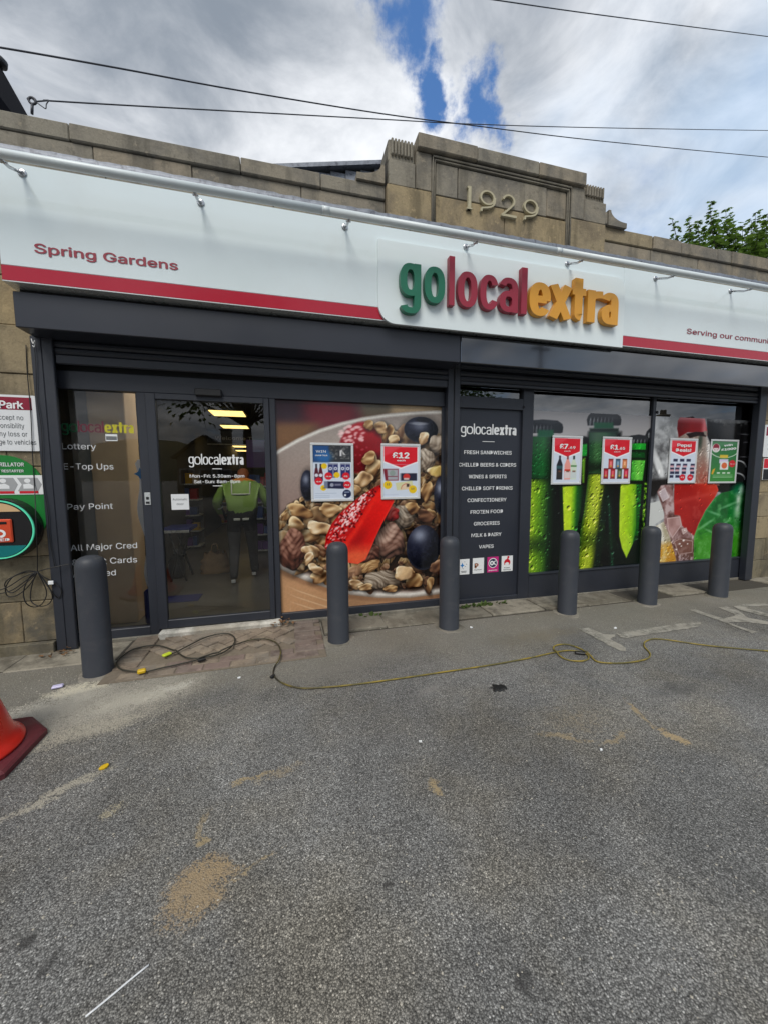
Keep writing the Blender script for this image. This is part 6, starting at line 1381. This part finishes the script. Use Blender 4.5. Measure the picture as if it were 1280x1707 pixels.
# person in a hi-vis jacket walking in
def person():
    g = inside(408, 968); g.z = .087
    J = {'pel': (0, 0, .93, .20, .13), 'sp': (0, .05, 1.10, .225, .14), 'ch': (0, .13, 1.30, .235, .14), 'nk': (0, .22, 1.44, .062, .062), 'h0': (0, .30, 1.47, .082, .092), 'h1': (0, .37, 1.53, .088, .102), 'h2': (0, .40, 1.60, .06, .07)}
    E_ = [('pel', 'sp'), ('sp', 'ch'), ('ch', 'nk'), ('nk', 'h0'), ('h0', 'h1'), ('h1', 'h2')]
    for s, sd in (('l', -1), ('r', 1)):
        J.update({s+'sh': (sd*.19, .14, 1.37, .088, .085), s+'el': (sd*.315, .12, 1.12, .068, .068), s+'wr': (sd*.295, .30, .95, .043, .043), s+'hd': (sd*.285, .36, .90, .036, .024)})
        E_ += [('ch', s+'sh'), (s+'sh', s+'el'), (s+'el', s+'wr'), (s+'wr', s+'hd')]
        for q in range(4):
            J[s+'f%d' % q] = (sd*(.300-.018*q), .40+.004*(q % 2), .865, .009, .009); J[s+'g%d' % q] = (sd*(.295-.017*q), .415, .835-.006*(q == 1 or q == 2), .008, .008); E_ += [(s+'hd', s+'f%d' % q), (s+'f%d' % q, s+'g%d' % q)]
        J[s+'t0'] = (sd*.25, .375, .895, .011, .011); J[s+'t1'] = (sd*.235, .40, .875, .009, .009); E_ += [(s+'wr', s+'t0'), (s+'t0', s+'t1')]
        fy = -.10 if sd < 0 else .26
        J.update({s+'hp': (sd*.095, .0, .88, .10, .10), s+'kn': (sd*.105, fy*.45+.06, .50, .072, .075), s+'an': (sd*.11, fy, .115, .05, .052), s+'to': (sd*.125, fy+.17, .045, .045, .038), s+'hl': (sd*.108, fy-.05, .045, .04, .04)})
        E_ += [('pel', s+'hp'), (s+'hp', s+'kn'), (s+'kn', s+'an'), (s+'an', s+'to'), (s+'an', s+'hl')]
    keys = list(J); me = bpy.data.meshes.new('body'); me.from_pydata([J[k][:3] for k in keys], [(keys.index(a), keys.index(b)) for a, b in E_], [])
    o = bpy.data.objects.new('body', me); C.objects.link(o)
    md = o.modifiers.new('s', 'SKIN'); md.use_smooth_shade = True
    for i, k in enumerate(keys):
        sv = me.skin_vertices[0].data[i]; sv.radius = J[k][3:5]; sv.use_root = (k == 'pel')
    ss = o.modifiers.new('d', 'SUBSURF'); ss.levels = ss.render_levels = 3
    bm_ = bpy.data.meshes.new_from_object(o.evaluated_get(bpy.context.evaluated_depsgraph_get())); bpy.data.objects.remove(o); bpy.data.meshes.remove(me); bm_.name = 'body'
    hv = pbr('fluorescent lime jacket', (.17, .29, .06), .6, var=.25, vscale=7, bump=.4, bscale=9); blk = pbr('black under layer', (.010, .010, .012), .7); tro = pbr('dark grey trousers', (.06, .06, .066), .8, var=.2, bump=.3, bscale=10); sho = pbr('black work shoes', (.012, .012, .012), .4)
    skin = pbr('skin', (.45, .25, .18), .5); hair = pbr('auburn hair', (.20, .06, .02), .6, var=.3, vscale=40); orc = pbr('orange collar', (.45, .16, .02), .6)
    bm_.materials.clear()
    for m in (hv, blk, tro, sho, skin, hair, orc): bm_.materials.append(m)
    for f in bm_.polygons:
        c = f.center; f.use_smooth = True; ax = abs(c.x)
        arm = ax > .265 and c.z > .80
        if c.z < .105: i = 3
        elif arm: i = 4 if c.z < .935 else 0
        elif c.z < .72: i = 2
        elif c.z < .99 + .10*(ax*4)**2: i = 1
        elif c.z < 1.425: i = 0
        elif c.z < 1.465: i = 6
        else: i = 5 if (c.y < .42 or c.z > 1.57) else 4
        f.material_index = i
    p = thing('person', 'person in a lime hi-vis jacket walking into the shop with their back turned', 'person', g)
    b = link('body', bm_, None, p); b.scale = (1.06, 1, .97)
    gry = pbr('grey reflective tape', (.55, .58, .55), .4)
    def band(pts, r, nm='reflective_band'): MB().tube(crom([Vector(q)+g for q in pts], 5), r, 6).build(nm, gry, p)
    band([(-.17, .07, .975), (-.12, -.035, 1.055), (0, -.058, 1.075), (.12, -.035, 1.055), (.17, .07, .975)], .014)
    band([(-.15, .02, 1.20), (-.08, -.032, 1.20), (.08, -.032, 1.20), (.15, .02, 1.20)], .012)
    for s in (-1, 1): band([(s*.11, -.04, 1.08), (s*.115, -.01, 1.22), (s*.12, .03, 1.36)], .010); band([(s*.355, .17, 1.03), (s*.31, .145, 1.0), (s*.262, .17, 1.03)], .014)
    for s, fy in ((-1, -.10), (1, .26)): MB().box(g.x+s*.114-.028, g.x+s*.114+.028, g.y+fy-.098, g.y+fy-.090, .087+.03, .087+.075, .008).build('heel_tab', M_txtw, p)
    MB().box(g.x-.09, g.x-.01, g.y-.118, g.y-.110, .087+.855, .087+.885, .004).box(g.x+.02, g.x+.10, g.y-.118, g.y-.110, .087+.855, .087+.885, .004).build('tool_pocket', gry, p)
person()
# tall brown board, display stand and other things in the left window
M_card = pbr('brown cardboard', (.56, .40, .25), .8, var=.2, vscale=3, bump=.1); M_card2 = pbr('grey board', (.26, .25, .24), .8, var=.2)
BY = 4.05
xa, xb = at(158, 850, BY)[0], at(219, 850, BY)[0]
solo('cardboard_box', MB().box(xa, xb, BY, BY+.3, .087, 2.45, .008), M_card, 'tall brown cardboard box standing behind the left window', 'box', (xa, BY, .087))
xc = at(128, 850, 4.12)[0]; solo('display_board', MB().box(xc, xa-.01, 4.10, 4.14, .087, 2.5, .004), M_card2, 'grey board leaning beside the tall cardboard box', 'board', (xc, 4.12, .087))
M_silv = pbr('silver display film', (.80, .81, .86), .35, var=.1)
_t = M_silv.node_tree; _o = [n for n in _t.nodes if n.type == 'OUTPUT_MATERIAL'][0]; _p = [n for n in _t.nodes if n.type == 'BSDF_PRINCIPLED'][0]
_tr = _t.nodes.new('ShaderNodeBsdfTranslucent'); _tr.inputs[0].default_value = (.78, .80, .88, 1); _mx = _t.nodes.new('ShaderNodeMixShader'); _mx.inputs[0].default_value = .45
_t.links.new(_p.outputs[0], _mx.inputs[1]); _t.links.new(_tr.outputs[0], _mx.inputs[2]); _t.links.new(_mx.outputs[0], _o.inputs[0]); M_bl = pbr('blue plastic', (.02, .03, .16), .4)
xl, zt = at(222, 766, 3.96); xr_ = at(259, 850, 3.96)[0]; _, zb_ = at(240, 978, 3.96)
P = [(xr_, zb_), (xr_, zt-.02), (xr_-.05, zt), (xl+.04, zt)]
for q in range(0, 40): u = q/39; P.append((xl+.015+.022*math.sin(u*6.2*PI/1.6)+.05*u*.9, zt-.04-(zt-.04-zb_)*u))
ds = thing('display_stand', 'silver wavy edged play stand beside the door, on a blue base', 'display stand', ((xl+xr_)/2, 4.14, .087))
MB().prism(P, 3.96, 3.99).build('panel', M_silv, ds); MB().box(xl+.02, xr_+.02, 3.935, 4.03, .087, zb_-.03, .02).build('base', M_bl, ds)
x, z = at(234, 790, 3.955); MB().prism([(x-.05, z), (x-.015, z+.02), (x, z+.06), (x+.015, z+.02), (x+.05, z), (x+.015, z-.02), (x, z-.05), (x-.015, z-.02)], 3.953, 3.959).build('emblem', M_bluep, ds)
g = inside(300, 1000); solo('floor_mat', MB().box(g.x-.25, g.x+.22, g.y-.10, g.y+.16, .087, .097, .004), M_bl, 'blue mat on the floor just inside the door', 'mat', g)
tb = thing('folding_table', 'blue topped folding table inside the shop, left of the person', 'table', inside(292, 955))
x0, z0 = at(272, 884, 5.6); x1, z1 = at(319, 877, 5.6); MB().box(x0, x1, 5.5, 6.0, z0-.02, z0+.03, .01).build('tabletop', M_bl, tb); MB().box(x0, x1, 5.485, 5.498, z0-.03, z0+.005, .003).build('edge_trim', M_alu, tb)
for s in (0, 1):
    MB().tube([(x0+.08, 5.55+.35*s, z0), (x1-.08, 5.55+.35*s, .09)], .014, 8).build('leg', M_black, tb); MB().tube([(x1-.08, 5.56+.35*s, z0), (x0+.08, 5.56+.35*s, .09)], .014, 8).build('leg', M_black, tb)
g = inside(297, 962); bt = thing('cleaning_bottle', 'dark bottle with a pale cap on the shop floor', 'bottle', g)
MB().lathe([(.10, .087), (.105, .1), (.105, .33), (.08, .39), (.035, .43)], g.x, g.y, 24).build('body', M_black, bt); MB().lathe([(.034, .43), (.036, .44), (.036, .49), (.02, .50)], g.x, g.y, 16).build('cap', M_alu, bt)
g = inside(361, 953); mb = MB(); M_bag = pbr('brown paper bag', (.30, .20, .11), .75, var=.3, vscale=9, bump=.6, bscale=8)
def crumple(cx, cy, z0, rx, ry, h, n=18, m=9):
    vs = []; fs = []
    for j in range(m+1):
        v = j/m
        for i in range(n):
            a = 2*PI*i/n; r = (1-.35*v**3)*(1+rnd.uniform(-.13, .13)); e = abs(math.cos(a))**.6, abs(math.sin(a))**.6
            vs.append((cx+rx*r*math.copysign(e[0], math.cos(a)), cy+ry*r*math.copysign(e[1], math.sin(a)), z0+h*v+(rnd.uniform(-.03, .05) if j == m else 0)))
    for j in range(m):
        for i in range(n): fs.append((j*n+i, j*n+(i+1) % n, (j+1)*n+(i+1) % n, (j+1)*n+i))
    return vs, fs
pb = thing('paper_bag', 'crumpled brown paper bag on the shop floor beside the person', 'bag', g)
MB().add(*crumple(g.x, g.y, .087, .20, .13, .30), True).build('bag', M_bag, pb); MB().tube(crom([(g.x-.05, g.y, .37), (g.x-.04, g.y, .50), (g.x+.03, g.y, .50), (g.x+.04, g.y, .37)], 5), .008, 6).build('handle', M_bag, pb)
# welcome board and shelves further in
x0, z1 = at(345, 716, 9.2); x1, z0 = at(421, 741, 9.2)
wb = thing('welcome_board', 'dark hanging board with pale welcome lettering deep inside the shop', 'sign', ((x0+x1)/2, 9.2, z0))
MB().box(x0, x1, 9.2, 9.25, z0, z1, .004).build('board', M_dark, wb); MB().box(x0, x1, 9.18, 9.21, z0-.02, z0+.004, .003).build('edge_trim', M_alu, wb)
xa = at(359, 733, 9.19)[0]; xb = at(420, 733, 9.19)[0]; text('Welcome T', xa, xb, at(390, 733.5, 9.19)[1], .11, 9.19, M_ins, wb)
def shelfunit(label, xa, xb, y, cols, top=1.75, head=None):
    s = thing('shelf_unit', label, 'shelves', ((xa+xb)/2, y, .087), 'shelf units inside the shop')
    MB().box(xa, xb, y+.38, y+.42, .087, top, .003).build('back_panel', M_iw, s); mb = MB()
    for k in range(5):
        z = .14+k*(top-.2)/5
        MB().box(xa, xb, y, y+.38, z, z+.025, .003).build('shelf', M_alu, s)
        x = xa+.02
        pm = [MB() for _ in cols]
        while x < xb-.10:
            w = rnd.uniform(.07, .14); h = rnd.uniform(.14, .24); pm[rnd.randrange(len(cols))].box(x, x+w-.008, y+.03, y+.2, z+.026, z+.026+h, .004); x += w
        for m, c in zip(pm, cols):
            if m.v: o = m.build('packets', c, s); o['kind'] = 'stuff'
    if head: MB().box(xa, xb, y-.02, y+.02, top, top+.5, .004).build('header_board', head, s)
PC = [pbr('packet red', (.35, .02, .03), .4), pbr('packet purple', (.10, .03, .22), .4), pbr('packet blue', (.03, .07, .25), .4), pbr('packet cream', (.5, .42, .3), .4), pbr('packet yellow', (.5, .32, .03), .4)]
xa, xb = at(413, 800, 7.2)[0], at(452, 800, 7.2)[0]; shelfunit('red and purple stocked shelf unit beyond the person, right side of the door glass', xa, xb, 7.2, PC[:3], 1.70, PC[1])
xa, xb = at(268, 800, 8)[0], at(330, 800, 8)[0]; shelfunit('low shelf unit with mixed packets behind the folding table', xa, xb, 8.0, PC, 1.75)
xa, xb = at(335, 800, 12)[0], at(410, 800, 12)[0]; shelfunit('shelf unit at the back of the shop below the welcome board', xa, xb, 12.0, PC, 1.75)

# ---------------------------------------------------------------- loose things on the tarmac
def onground(px, py): g = gr(px, py); return g
def scrap(name, px, py, sx, sy, rot, m, label, cat, h=.008):
    g = gr(px, py); n = 9; c, s_ = math.cos(rot), math.sin(rot); P = []
    for q in range(n): a = 2*PI*q/n; r = rnd.uniform(.75, 1.1); x, y = sx*r*math.cos(a), sy*r*math.sin(a); P.append((g.x+x*c-y*s_, g.y+x*s_+y*c))
    mb = MB(); mb.add([(x, y, .004) for x, y in P]+[(x, y, .004+h*rnd.uniform(.6, 1.4)) for x, y in P], [tuple(range(n))[::-1], tuple(range(n, 2*n))]+[(i, (i+1) % n, (i+1) % n+n, i+n) for i in range(n)])
    return solo(name, mb, m, label, cat, g)
M_lil = pbr('lilac wrapper', (.58, .55, .78), .4)
g = gr(97, 1147); mb = MB().box(-.033, .033, -.02, .02, .004, .022, .006); c, s_ = math.cos(.25), math.sin(.25); mb.v = [(g.x+x*c-y*s_, g.y+x*s_+y*c, z) for x, y, z in mb.v]
solo('wrapper', mb, M_lil, 'lilac and white wrapper on the pale dust near the traffic cone', 'litter', g)
scrap('wrapper', 173, 1281, .022, .016, .4, M_plug, 'tiny yellow scrap on the tarmac right of the traffic cone', 'litter')
scrap('paper_scrap', 399, 1131, .014, .009, .1, M_txtw, 'tiny white scrap in front of the brick paving', 'litter')
scrap('paper_scrap', 785, 1047, .018, .012, .3, M_txtw, 'white scrap on the tarmac behind the cable, below the text panel', 'litter')
scrap('paper_scrap', 1025, 1048, .02, .012, .2, M_txtw, 'white scrap beside the painted letter on the tarmac', 'litter')
scrap('paper_scrap', 1001, 1252, .008, .006, .2, M_txtw, 'white scrap beside the thin sandy streak, far right', 'litter')
scrap('paper_scrap', 700, 1238, .009, .004, -.4, M_txtw, 'thin white scrap below the tar blot', 'litter')
M_tar = pbr('fresh tar', (.008, .008, .008), .55, bump=.8, bscale=60)
g = gr(830, 1147); mb = MB(); n = 26; P = []
for q in range(n): a = 2*PI*q/n; r = rnd.uniform(.6, 1.15); P.append((g.x+.062*r*math.cos(a), g.y+.055*r*math.sin(a)))
mb.add([(x, y, .002) for x, y in P]+[(g.x+(x-g.x)*.75, g.y+(y-g.y)*.75, .010) for x, y in P], [tuple(range(n, 2*n))]+[(i, (i+1) % n, (i+1) % n+n, i+n) for i in range(n)])
solo('tar_blot', mb, M_tar, 'small black tar blot on the tarmac below the text panel', 'tar blot', g)
a, b = gr(249, 1608, .004), gr(143, 1695, .004); mb = MB().tube([a+(b-a)*(q/8)+Vector((0, .0008*math.sin(q*.8), .0)) for q in range(9)], .0026, 6)
solo('plastic_strip', mb, M_ins, 'thin white plastic strip lying on the tarmac at the bottom left', 'strip', a)
# grit, leaves and weeds
M_grit = pbr('pale grit', (.42, .39, .33), .8, var=.3); mb = MB()
def pebble(mb, x, y, r):
    j = [rnd.uniform(.6, 1.2) for _ in range(6)]
    mb.add([(x+r*j[0], y, r*.35), (x, y+r*j[1], r*.35), (x-r*j[2], y, r*.35), (x, y-r*j[3], r*.35), (x, y, r*j[4]), (x, y, 0)], [(0, 1, 4), (1, 2, 4), (2, 3, 4), (3, 0, 4), (1, 0, 5), (2, 1, 5), (3, 2, 5), (0, 3, 5)])
for i in range(900):
    px, py = rnd.uniform(0, 1280), 1707-667*rnd.random()**.7; g = gr(px, py)
    if g.y > 3.4: continue
    pebble(mb, g.x, g.y, rnd.choice((.0025, .003, .0035, .005)))
for i in range(420): g = gr(rnd.gauss(165, 75), rnd.gauss(1160, 28)); pebble(mb, g.x, g.y, rnd.choice((.003, .004, .006)))
for i in range(300): g = gr(rnd.uniform(180, 1200), 1100); pebble(mb, g.x, rnd.uniform(3.3, 3.75), rnd.choice((.003, .004, .006, .008)))
struct('grit', mb, M_grit, 'stuff')
M_leafd = pbr('dead leaves', (.17, .09, .04), .8, var=.4, vscale=30); mb = MB()
def leaf(mb, p, d, s, up):
    d = d.normalized(); sd = d.cross(up); sd = sd.normalized() if sd.length > 1e-4 else Vector((1, 0, 0)); n = sd.cross(d)
    mb.add([p, p+d*s*.5+sd*s*.36+n*s*.08, p+d*s-n*s*.06, p+d*s*.5-sd*s*.36+n*s*.08], [(0, 1, 2), (0, 2, 3)])
for i in range(46):
    g = gr(rnd.gauss(470, 9), 1037) if i < 26 else gr(rnd.gauss(110, 14), 1088)
    leaf(mb, Vector((g.x, rnd.uniform(3.66, 3.79) if i < 26 else rnd.uniform(3.58, 3.72), rnd.uniform(.045, .09) if i < 26 else rnd.uniform(.02, .035))), Vector((rnd.uniform(-1, 1), rnd.uniform(-1, 1), rnd.uniform(-.3, .5))), rnd.uniform(.025, .05), Vector((0, 0, 1)))
struct('fallen_leaves', mb, M_leafd, 'stuff')
M_weed = pbr('weed green', (.075, .12, .025), .7, var=.3, vscale=20)
for k, (px, y, n, lab) in enumerate(((803, 3.74, 30, 'tuft of grass at the foot of the text panel'), (772, 3.72, 14, 'smaller grass tuft beside the dark centre post'), (838, 3.75, 8, 'sparse weed between text panel and stall riser'), (620, 3.76, 7, 'thin weed under the cereal window beside the bollard'))):
    x = gr(px, 1004).x*y/gr(px, 1004).y; mb = MB()
    for i in range(n): leaf(mb, Vector((x+rnd.gauss(0, .05), y+rnd.gauss(0, .015), .018)), Vector((rnd.gauss(0, .5), rnd.gauss(0, .4)-.2, rnd.uniform(.4, 1))), rnd.uniform(.03, .075), Vector((0, 1, .2)))
    solo('weed', mb, M_weed, lab, 'weed', (x, y, .018), 'weeds along the shop front')

# ---------------------------------------------------------------- trees
def leafmat(name, c1, c2):
    m, t = newmat(name); pos = t.n('ShaderNodeNewGeometry'); P_ = pos.outputs['Position']
    col = t.mix(t.sm(t.noise(P_, 2.3, 3), .35, .65), c1, c2); col = t.mix(t.m('MULTIPLY', pos.outputs['Random Per Island'], .6), col, tuple(x*1.5 for x in c2))
    b = t.n('ShaderNodeBsdfPrincipled', {'Base Color': col, 'Roughness': .55, 'Specular IOR Level': .3}); tr = t.n('ShaderNodeBsdfTranslucent', {'Color': t.mix(.5, col, (.16, .26, .03))})
    t.nt.links.new(t.n('ShaderNodeMixShader', {0: .4, 1: b.outputs[0], 2: tr.outputs[0]}).outputs[0], t.n('ShaderNodeOutputMaterial').inputs[0]); return m
M_leaf, M_leaf2 = leafmat('sycamore leaves', (.032, .075, .016), (.080, .150, .030)), leafmat('dark leaves', (.020, .045, .012), (.045, .085, .02))
M_bark = pbr('bark', (.06, .05, .04), .9, var=.3, vscale=12, bump=.6, bscale=12)
def lobed(mb, p, d, s, up):
    d = d.normalized(); sd = d.cross(up); sd = sd.normalized() if sd.length > 1e-4 else Vector((1, 0, 0)); n = sd.cross(d); b = len(mb.v)
    Q = [(0, 0), (.25, .42), (.42, .22), (.72, .50), (.68, .18), (1.0, 0), (.68, -.18), (.72, -.50), (.42, -.22), (.25, -.42)]
    mb.add([p+d*(s*a)+sd*(s*c_)-n*(s*.22*(a*a+abs(c_)*.6)) for a, c_ in Q], [(0, 1, 2), (0, 2, 4), (2, 3, 4), (0, 4, 5), (0, 5, 6), (0, 6, 8), (6, 7, 8), (0, 8, 9)])
ty = 11.0
tops = [(1122, 371, .5), (1147, 361, .8), (1163, 372, .8), (1183, 339, 1.1), (1196, 366, 1.0), (1209, 349, 1.1), (1226, 380, .8), (1237, 376, .9), (1252, 366, 1.0), (1259, 355, 1.0), (1273, 371, 1.0), (1279, 358, 1.1), (1300, 352, 1.1), (1330, 345, 1.2), (1365, 350, 1.2), (1400, 372, 1.0)]
bx_, bz_ = at(1300, 560, ty); tr = thing('sycamore_tree', 'leafy green tree rising behind the right end of the parapet', 'tree', (bx_, ty, 0))
mb = MB(); lf = MB(); 
mb.tube(crom([(bx_, ty, -.1), (bx_+.1, ty, 1.6), (bx_-.05, ty+.1, 3.0), (bx_, ty, 4.4)], 4), [.20-.008*i for i in range(13)], 10)
UP = Vector((0, 0, 1))
for (px, py, sz) in tops:
    for rep in range(2):
        yy = ty+rnd.uniform(-1.1, 1.3) if rep else ty+rnd.uniform(-.3, .3); x, z = at(px+rnd.uniform(-6, 6)*rep, py+rep*rnd.uniform(10, 40), yy)
        base = Vector((bx_+(x-bx_)*.55, ty+(yy-ty)*.5, z-2.4*sz-.4)); top = Vector((x, yy, z)); mid = (base*.45+top*.55)+Vector(((x-bx_)*.12, 0, 0))
        path = crom([(bx_, ty, min(3.2, base.z)), base, mid, top], 6); mb.tube(path, [max(.006, .05*(1-i/len(path))) for i in range(len(path))], 5)
        L = (top-base).length
        for k in range(int(115*sz)):
            u = rnd.random()**.8; q = base+(top-base)*u if u < .5 else mid+(top-mid)*((u-.5)*2)
            if rep == 0 and u > .93: q = top
            sp = .05+.38*(1-u)**.8; a = rnd.uniform(0, 2*PI); d = Vector((math.cos(a), math.sin(a), rnd.uniform(-.5, .35)))
            lobed(lf, q+Vector((d.x*sp*rnd.random(), d.y*sp*rnd.random(), 0)), d, rnd.uniform(.15, .26)*(1-.25*u), UP)
for k in range(2300):
    px = rnd.uniform(1125, 1430); lim = np.interp(px, [1125, 1150, 1183, 1220, 1260, 1430], [418, 388, 384, 388, 382, 375]); x, z = at(px, lim+rnd.random()**.8*90, ty)
    if rnd.random() < .12: continue
    a = rnd.uniform(0, 2*PI); lobed(lf, Vector((x, ty+rnd.uniform(-1.2, 1.4), z)), Vector((math.cos(a), math.sin(a), rnd.uniform(-.6, .3))), rnd.uniform(.15, .26), UP)
x, z = at(1119.5, 364.5, ty)
for s in (-1, 1): lobed(lf, Vector((x, ty, z)), Vector((s, 0, .1)), .13, Vector((0, -1, .4)))
mb.tube([(x+.12, ty, z-.32), (x, ty, z)], .008, 5)
mb.build('trunk', M_bark, tr); o = lf.build('crown', M_leaf, tr)
def roundtree(x, y, h, r, label):
    t_ = thing('broadleaf_tree', label, 'tree', (x, y, 0)); mb = MB(); lf = MB(); mb.tube([(x, y, -.1), (x+.1, y, h*.3), (x, y, h*.62)], [.30, .24, .12], 10)
    for k in range(46):
        a = rnd.uniform(0, 2*PI); e = rnd.uniform(-.5, 1.0); c0 = Vector((x+r*.75*math.cos(a)*math.cos(e*1.3), y+r*.75*math.sin(a)*math.cos(e*1.3), h*.66+h*.30*math.sin(e*1.3))); mb.tube([(x, y, h*.4), tuple(c0)], [.07, .015], 5)
        for i in range(70): d = Vector((rnd.gauss(0, 1), rnd.gauss(0, 1), rnd.gauss(0, .7))); leaf(lf, c0+d*(r*.17), d, rnd.uniform(.22, .42), UP)
    mb.build('trunk', M_bark, t_); lf.build('crown', M_leaf2, t_)
# the other side of the road, which the shop's glass mirrors
roundtree(-2.0, -13, 10.6, 4.0, 'dark broadleaf tree across the road, mirrored in the door glass'); roundtree(16, -26, 11, 4.0, 'broadleaf tree beside the houses across the road'); roundtree(-24, -30, 12, 5, 'broadleaf tree at the far left end across the road')
M_hw = pbr('buff stone house wall', (.22, .19, .14), .9, var=.2); M_hwin = pbr('dark window glass', (.02, .025, .03), .1); M_fr = pbr('white window frame', (.7, .7, .7), .4)
def house(x, y, w, d, h, rise, label, wins=3, face=1):
    t_ = thing('house', label, 'house', (x, y, 0)); wl = MB().box(x-w/2, x+w/2, y-d/2, y+d/2, 0, h, .02)
    wl.prism([(x-w/2, h), (x+w/2, h), (x, h+rise)], y-d/2+.01, y+d/2-.01).build('wall', M_hw, t_)
    rf = MB()
    for s in (-1, 1):
        n = Vector((s*rise, 0, w/2)).normalized()*.14; a, b = Vector((x, 0, h+rise+.02)), Vector((x+s*(w/2+.35), 0, h-.35*rise/(w/2)+.02)); vs = []
        for yy in (y-d/2-.3, y+d/2+.3):
            for p in (a, b, b+n, a+n): vs.append((p.x, yy, p.z))
        rf.add(vs, [(0, 1, 2, 3), (7, 6, 5, 4), (0, 4, 5, 1), (1, 5, 6, 2), (2, 6, 7, 3), (3, 7, 4, 0)])
    ro = rf.build('roof', M_slate, t_)
    ch = MB().box(x+w*.18, x+w*.18+.9, y-.35, y+.35, h+rise*.3, h+rise+1.0, .02); ch.box(x+w*.18-.07, x+w*.18+.97, y-.42, y+.42, h+rise+1.0, h+rise+1.15, .02); ch.build('chimney', M_hw, ro)
    for k in (0, 1): MB().lathe([(.15, 0), (.12, .5), (.13, .52)], x+w*.18+.25+.4*k, y, 12).build('chimney_pot', M_hw, ro).location.z = h+rise+1.14
    for k in range(wins):
        for z in (1.0, 3.7):
            if z+1.4 > h+.3: continue
            xx = x-w/2+w*(k+.5)/wins; yy = y+face*d/2; a, b = sorted((yy-face*.02, yy+face*.05)); wi = MB().box(xx-.55, xx+.55, a, b, z, z+1.3, .01).build('window', M_fr, t_); a, b = sorted((yy+face*.052, yy+face*.06)); MB().box(xx-.47, xx+.47, a, b, z+.08, z+1.22, .005).build('pane', M_hwin, wi)
house(-6.6, -30, 4.4, 7, 3.4, 1.6, 'gabled stone house across the road, left of the tree'); house(9, -46, 8, 9, 4.2, 2.0, 'gabled stone house across the road, right of the tree'); house(37, -24, 10, 9, 4.8, 2.2, 'tall stone house with chimney at the far right across the road'); house(-30, -30, 9, 9, 4.6, 2.2, 'gabled stone house at the far left across the road')
pl = thing('utility_pole', 'dark wooden utility pole across the road', 'pole', (12.9, -10, 0)); MB().tube([(12.9, -10, -.2), (12.75, -10, 8.6)], [.13, .09], 12).build('post', M_bark, pl); MB().box(12.2, 13.3, -10.06, -9.94, 8.0, 8.12, .01).build('cross_arm', M_bark, pl)
# neighbour's dark gable behind the left end of the parapet
NY = 8.0
xa, za = at(2, 112, NY); xb, zb_ = at(45, 189, NY); sl = (zb_-za)/(xb-xa)
t_ = thing('house', 'neighbouring house with a steep black gable roof behind the left parapet', 'house', (xa-1, NY-1, 0))
def onr(x): return za+(x-xa)*sl
xe = xb+.5; xr2 = xa-3.0
MB().prism([(xr2, 0), (xe-.1, 0), (xe-.1, onr(xe-.1)-.25), (xr2, onr(xr2)-.25)], NY-1.9, NY-.1).build('wall', M_hw, t_)
mb = MB(); P = [(xr2, onr(xr2)), (xe, onr(xe)), (xe, onr(xe)-.34), (xr2, onr(xr2)-.34)]
mb.prism(P, NY-2.1, NY); mb.build('roof', M_soot, t_)
MB().prism([(xr2, onr(xr2)-.35), (xe-.05, onr(xe-.05)-.35), (xe-.05, 3.2), (xr2, 3.2)], NY-2.05, NY-1.92).build('gable_cladding', M_soot, t_)
x, z = at(0, 103, NY-.1); MB().lathe([(.02, z-.06), (.09, z-.05), (.10, z+.02), (.05, z+.07), (.01, z+.09)], x, NY-.1, 14).build('roof_finial', M_slate, t_)
x, z = at(-1, 172, NY-.6); solo('vent_pipe', MB().lathe([(.06, 4.0), (.06, z-.02), (.09, z-.02), (.09, z+.12), (.05, z+.14)], x-.03, NY-.6, 16), M_txtg, 'pale vent pipe beside the black gable at the left edge', 'pipe', (x, NY-.6, 4.0))
# far hill behind the road
mb = MB(); n = 60; vs = []
for i in range(n+1):
    a = PI*(1.02+.96*i/n); r = 330
    h = 24+9*math.sin(i*.31)+5*math.sin(i*.83+1)
    vs += [(r*math.cos(a), r*math.sin(a), -2), (r*1.15*math.cos(a), r*1.15*math.sin(a), h), (r*1.5*math.cos(a), r*1.5*math.sin(a), h*.9)]
mb.add(vs, [(3*i+k, 3*i+3+k, 3*i+4+k, 3*i+1+k) for i in range(n) for k in (0, 1)], True)
struct('hill', mb, pbr('wooded hill', (.035, .045, .02), .9, var=.5, vscale=.02))
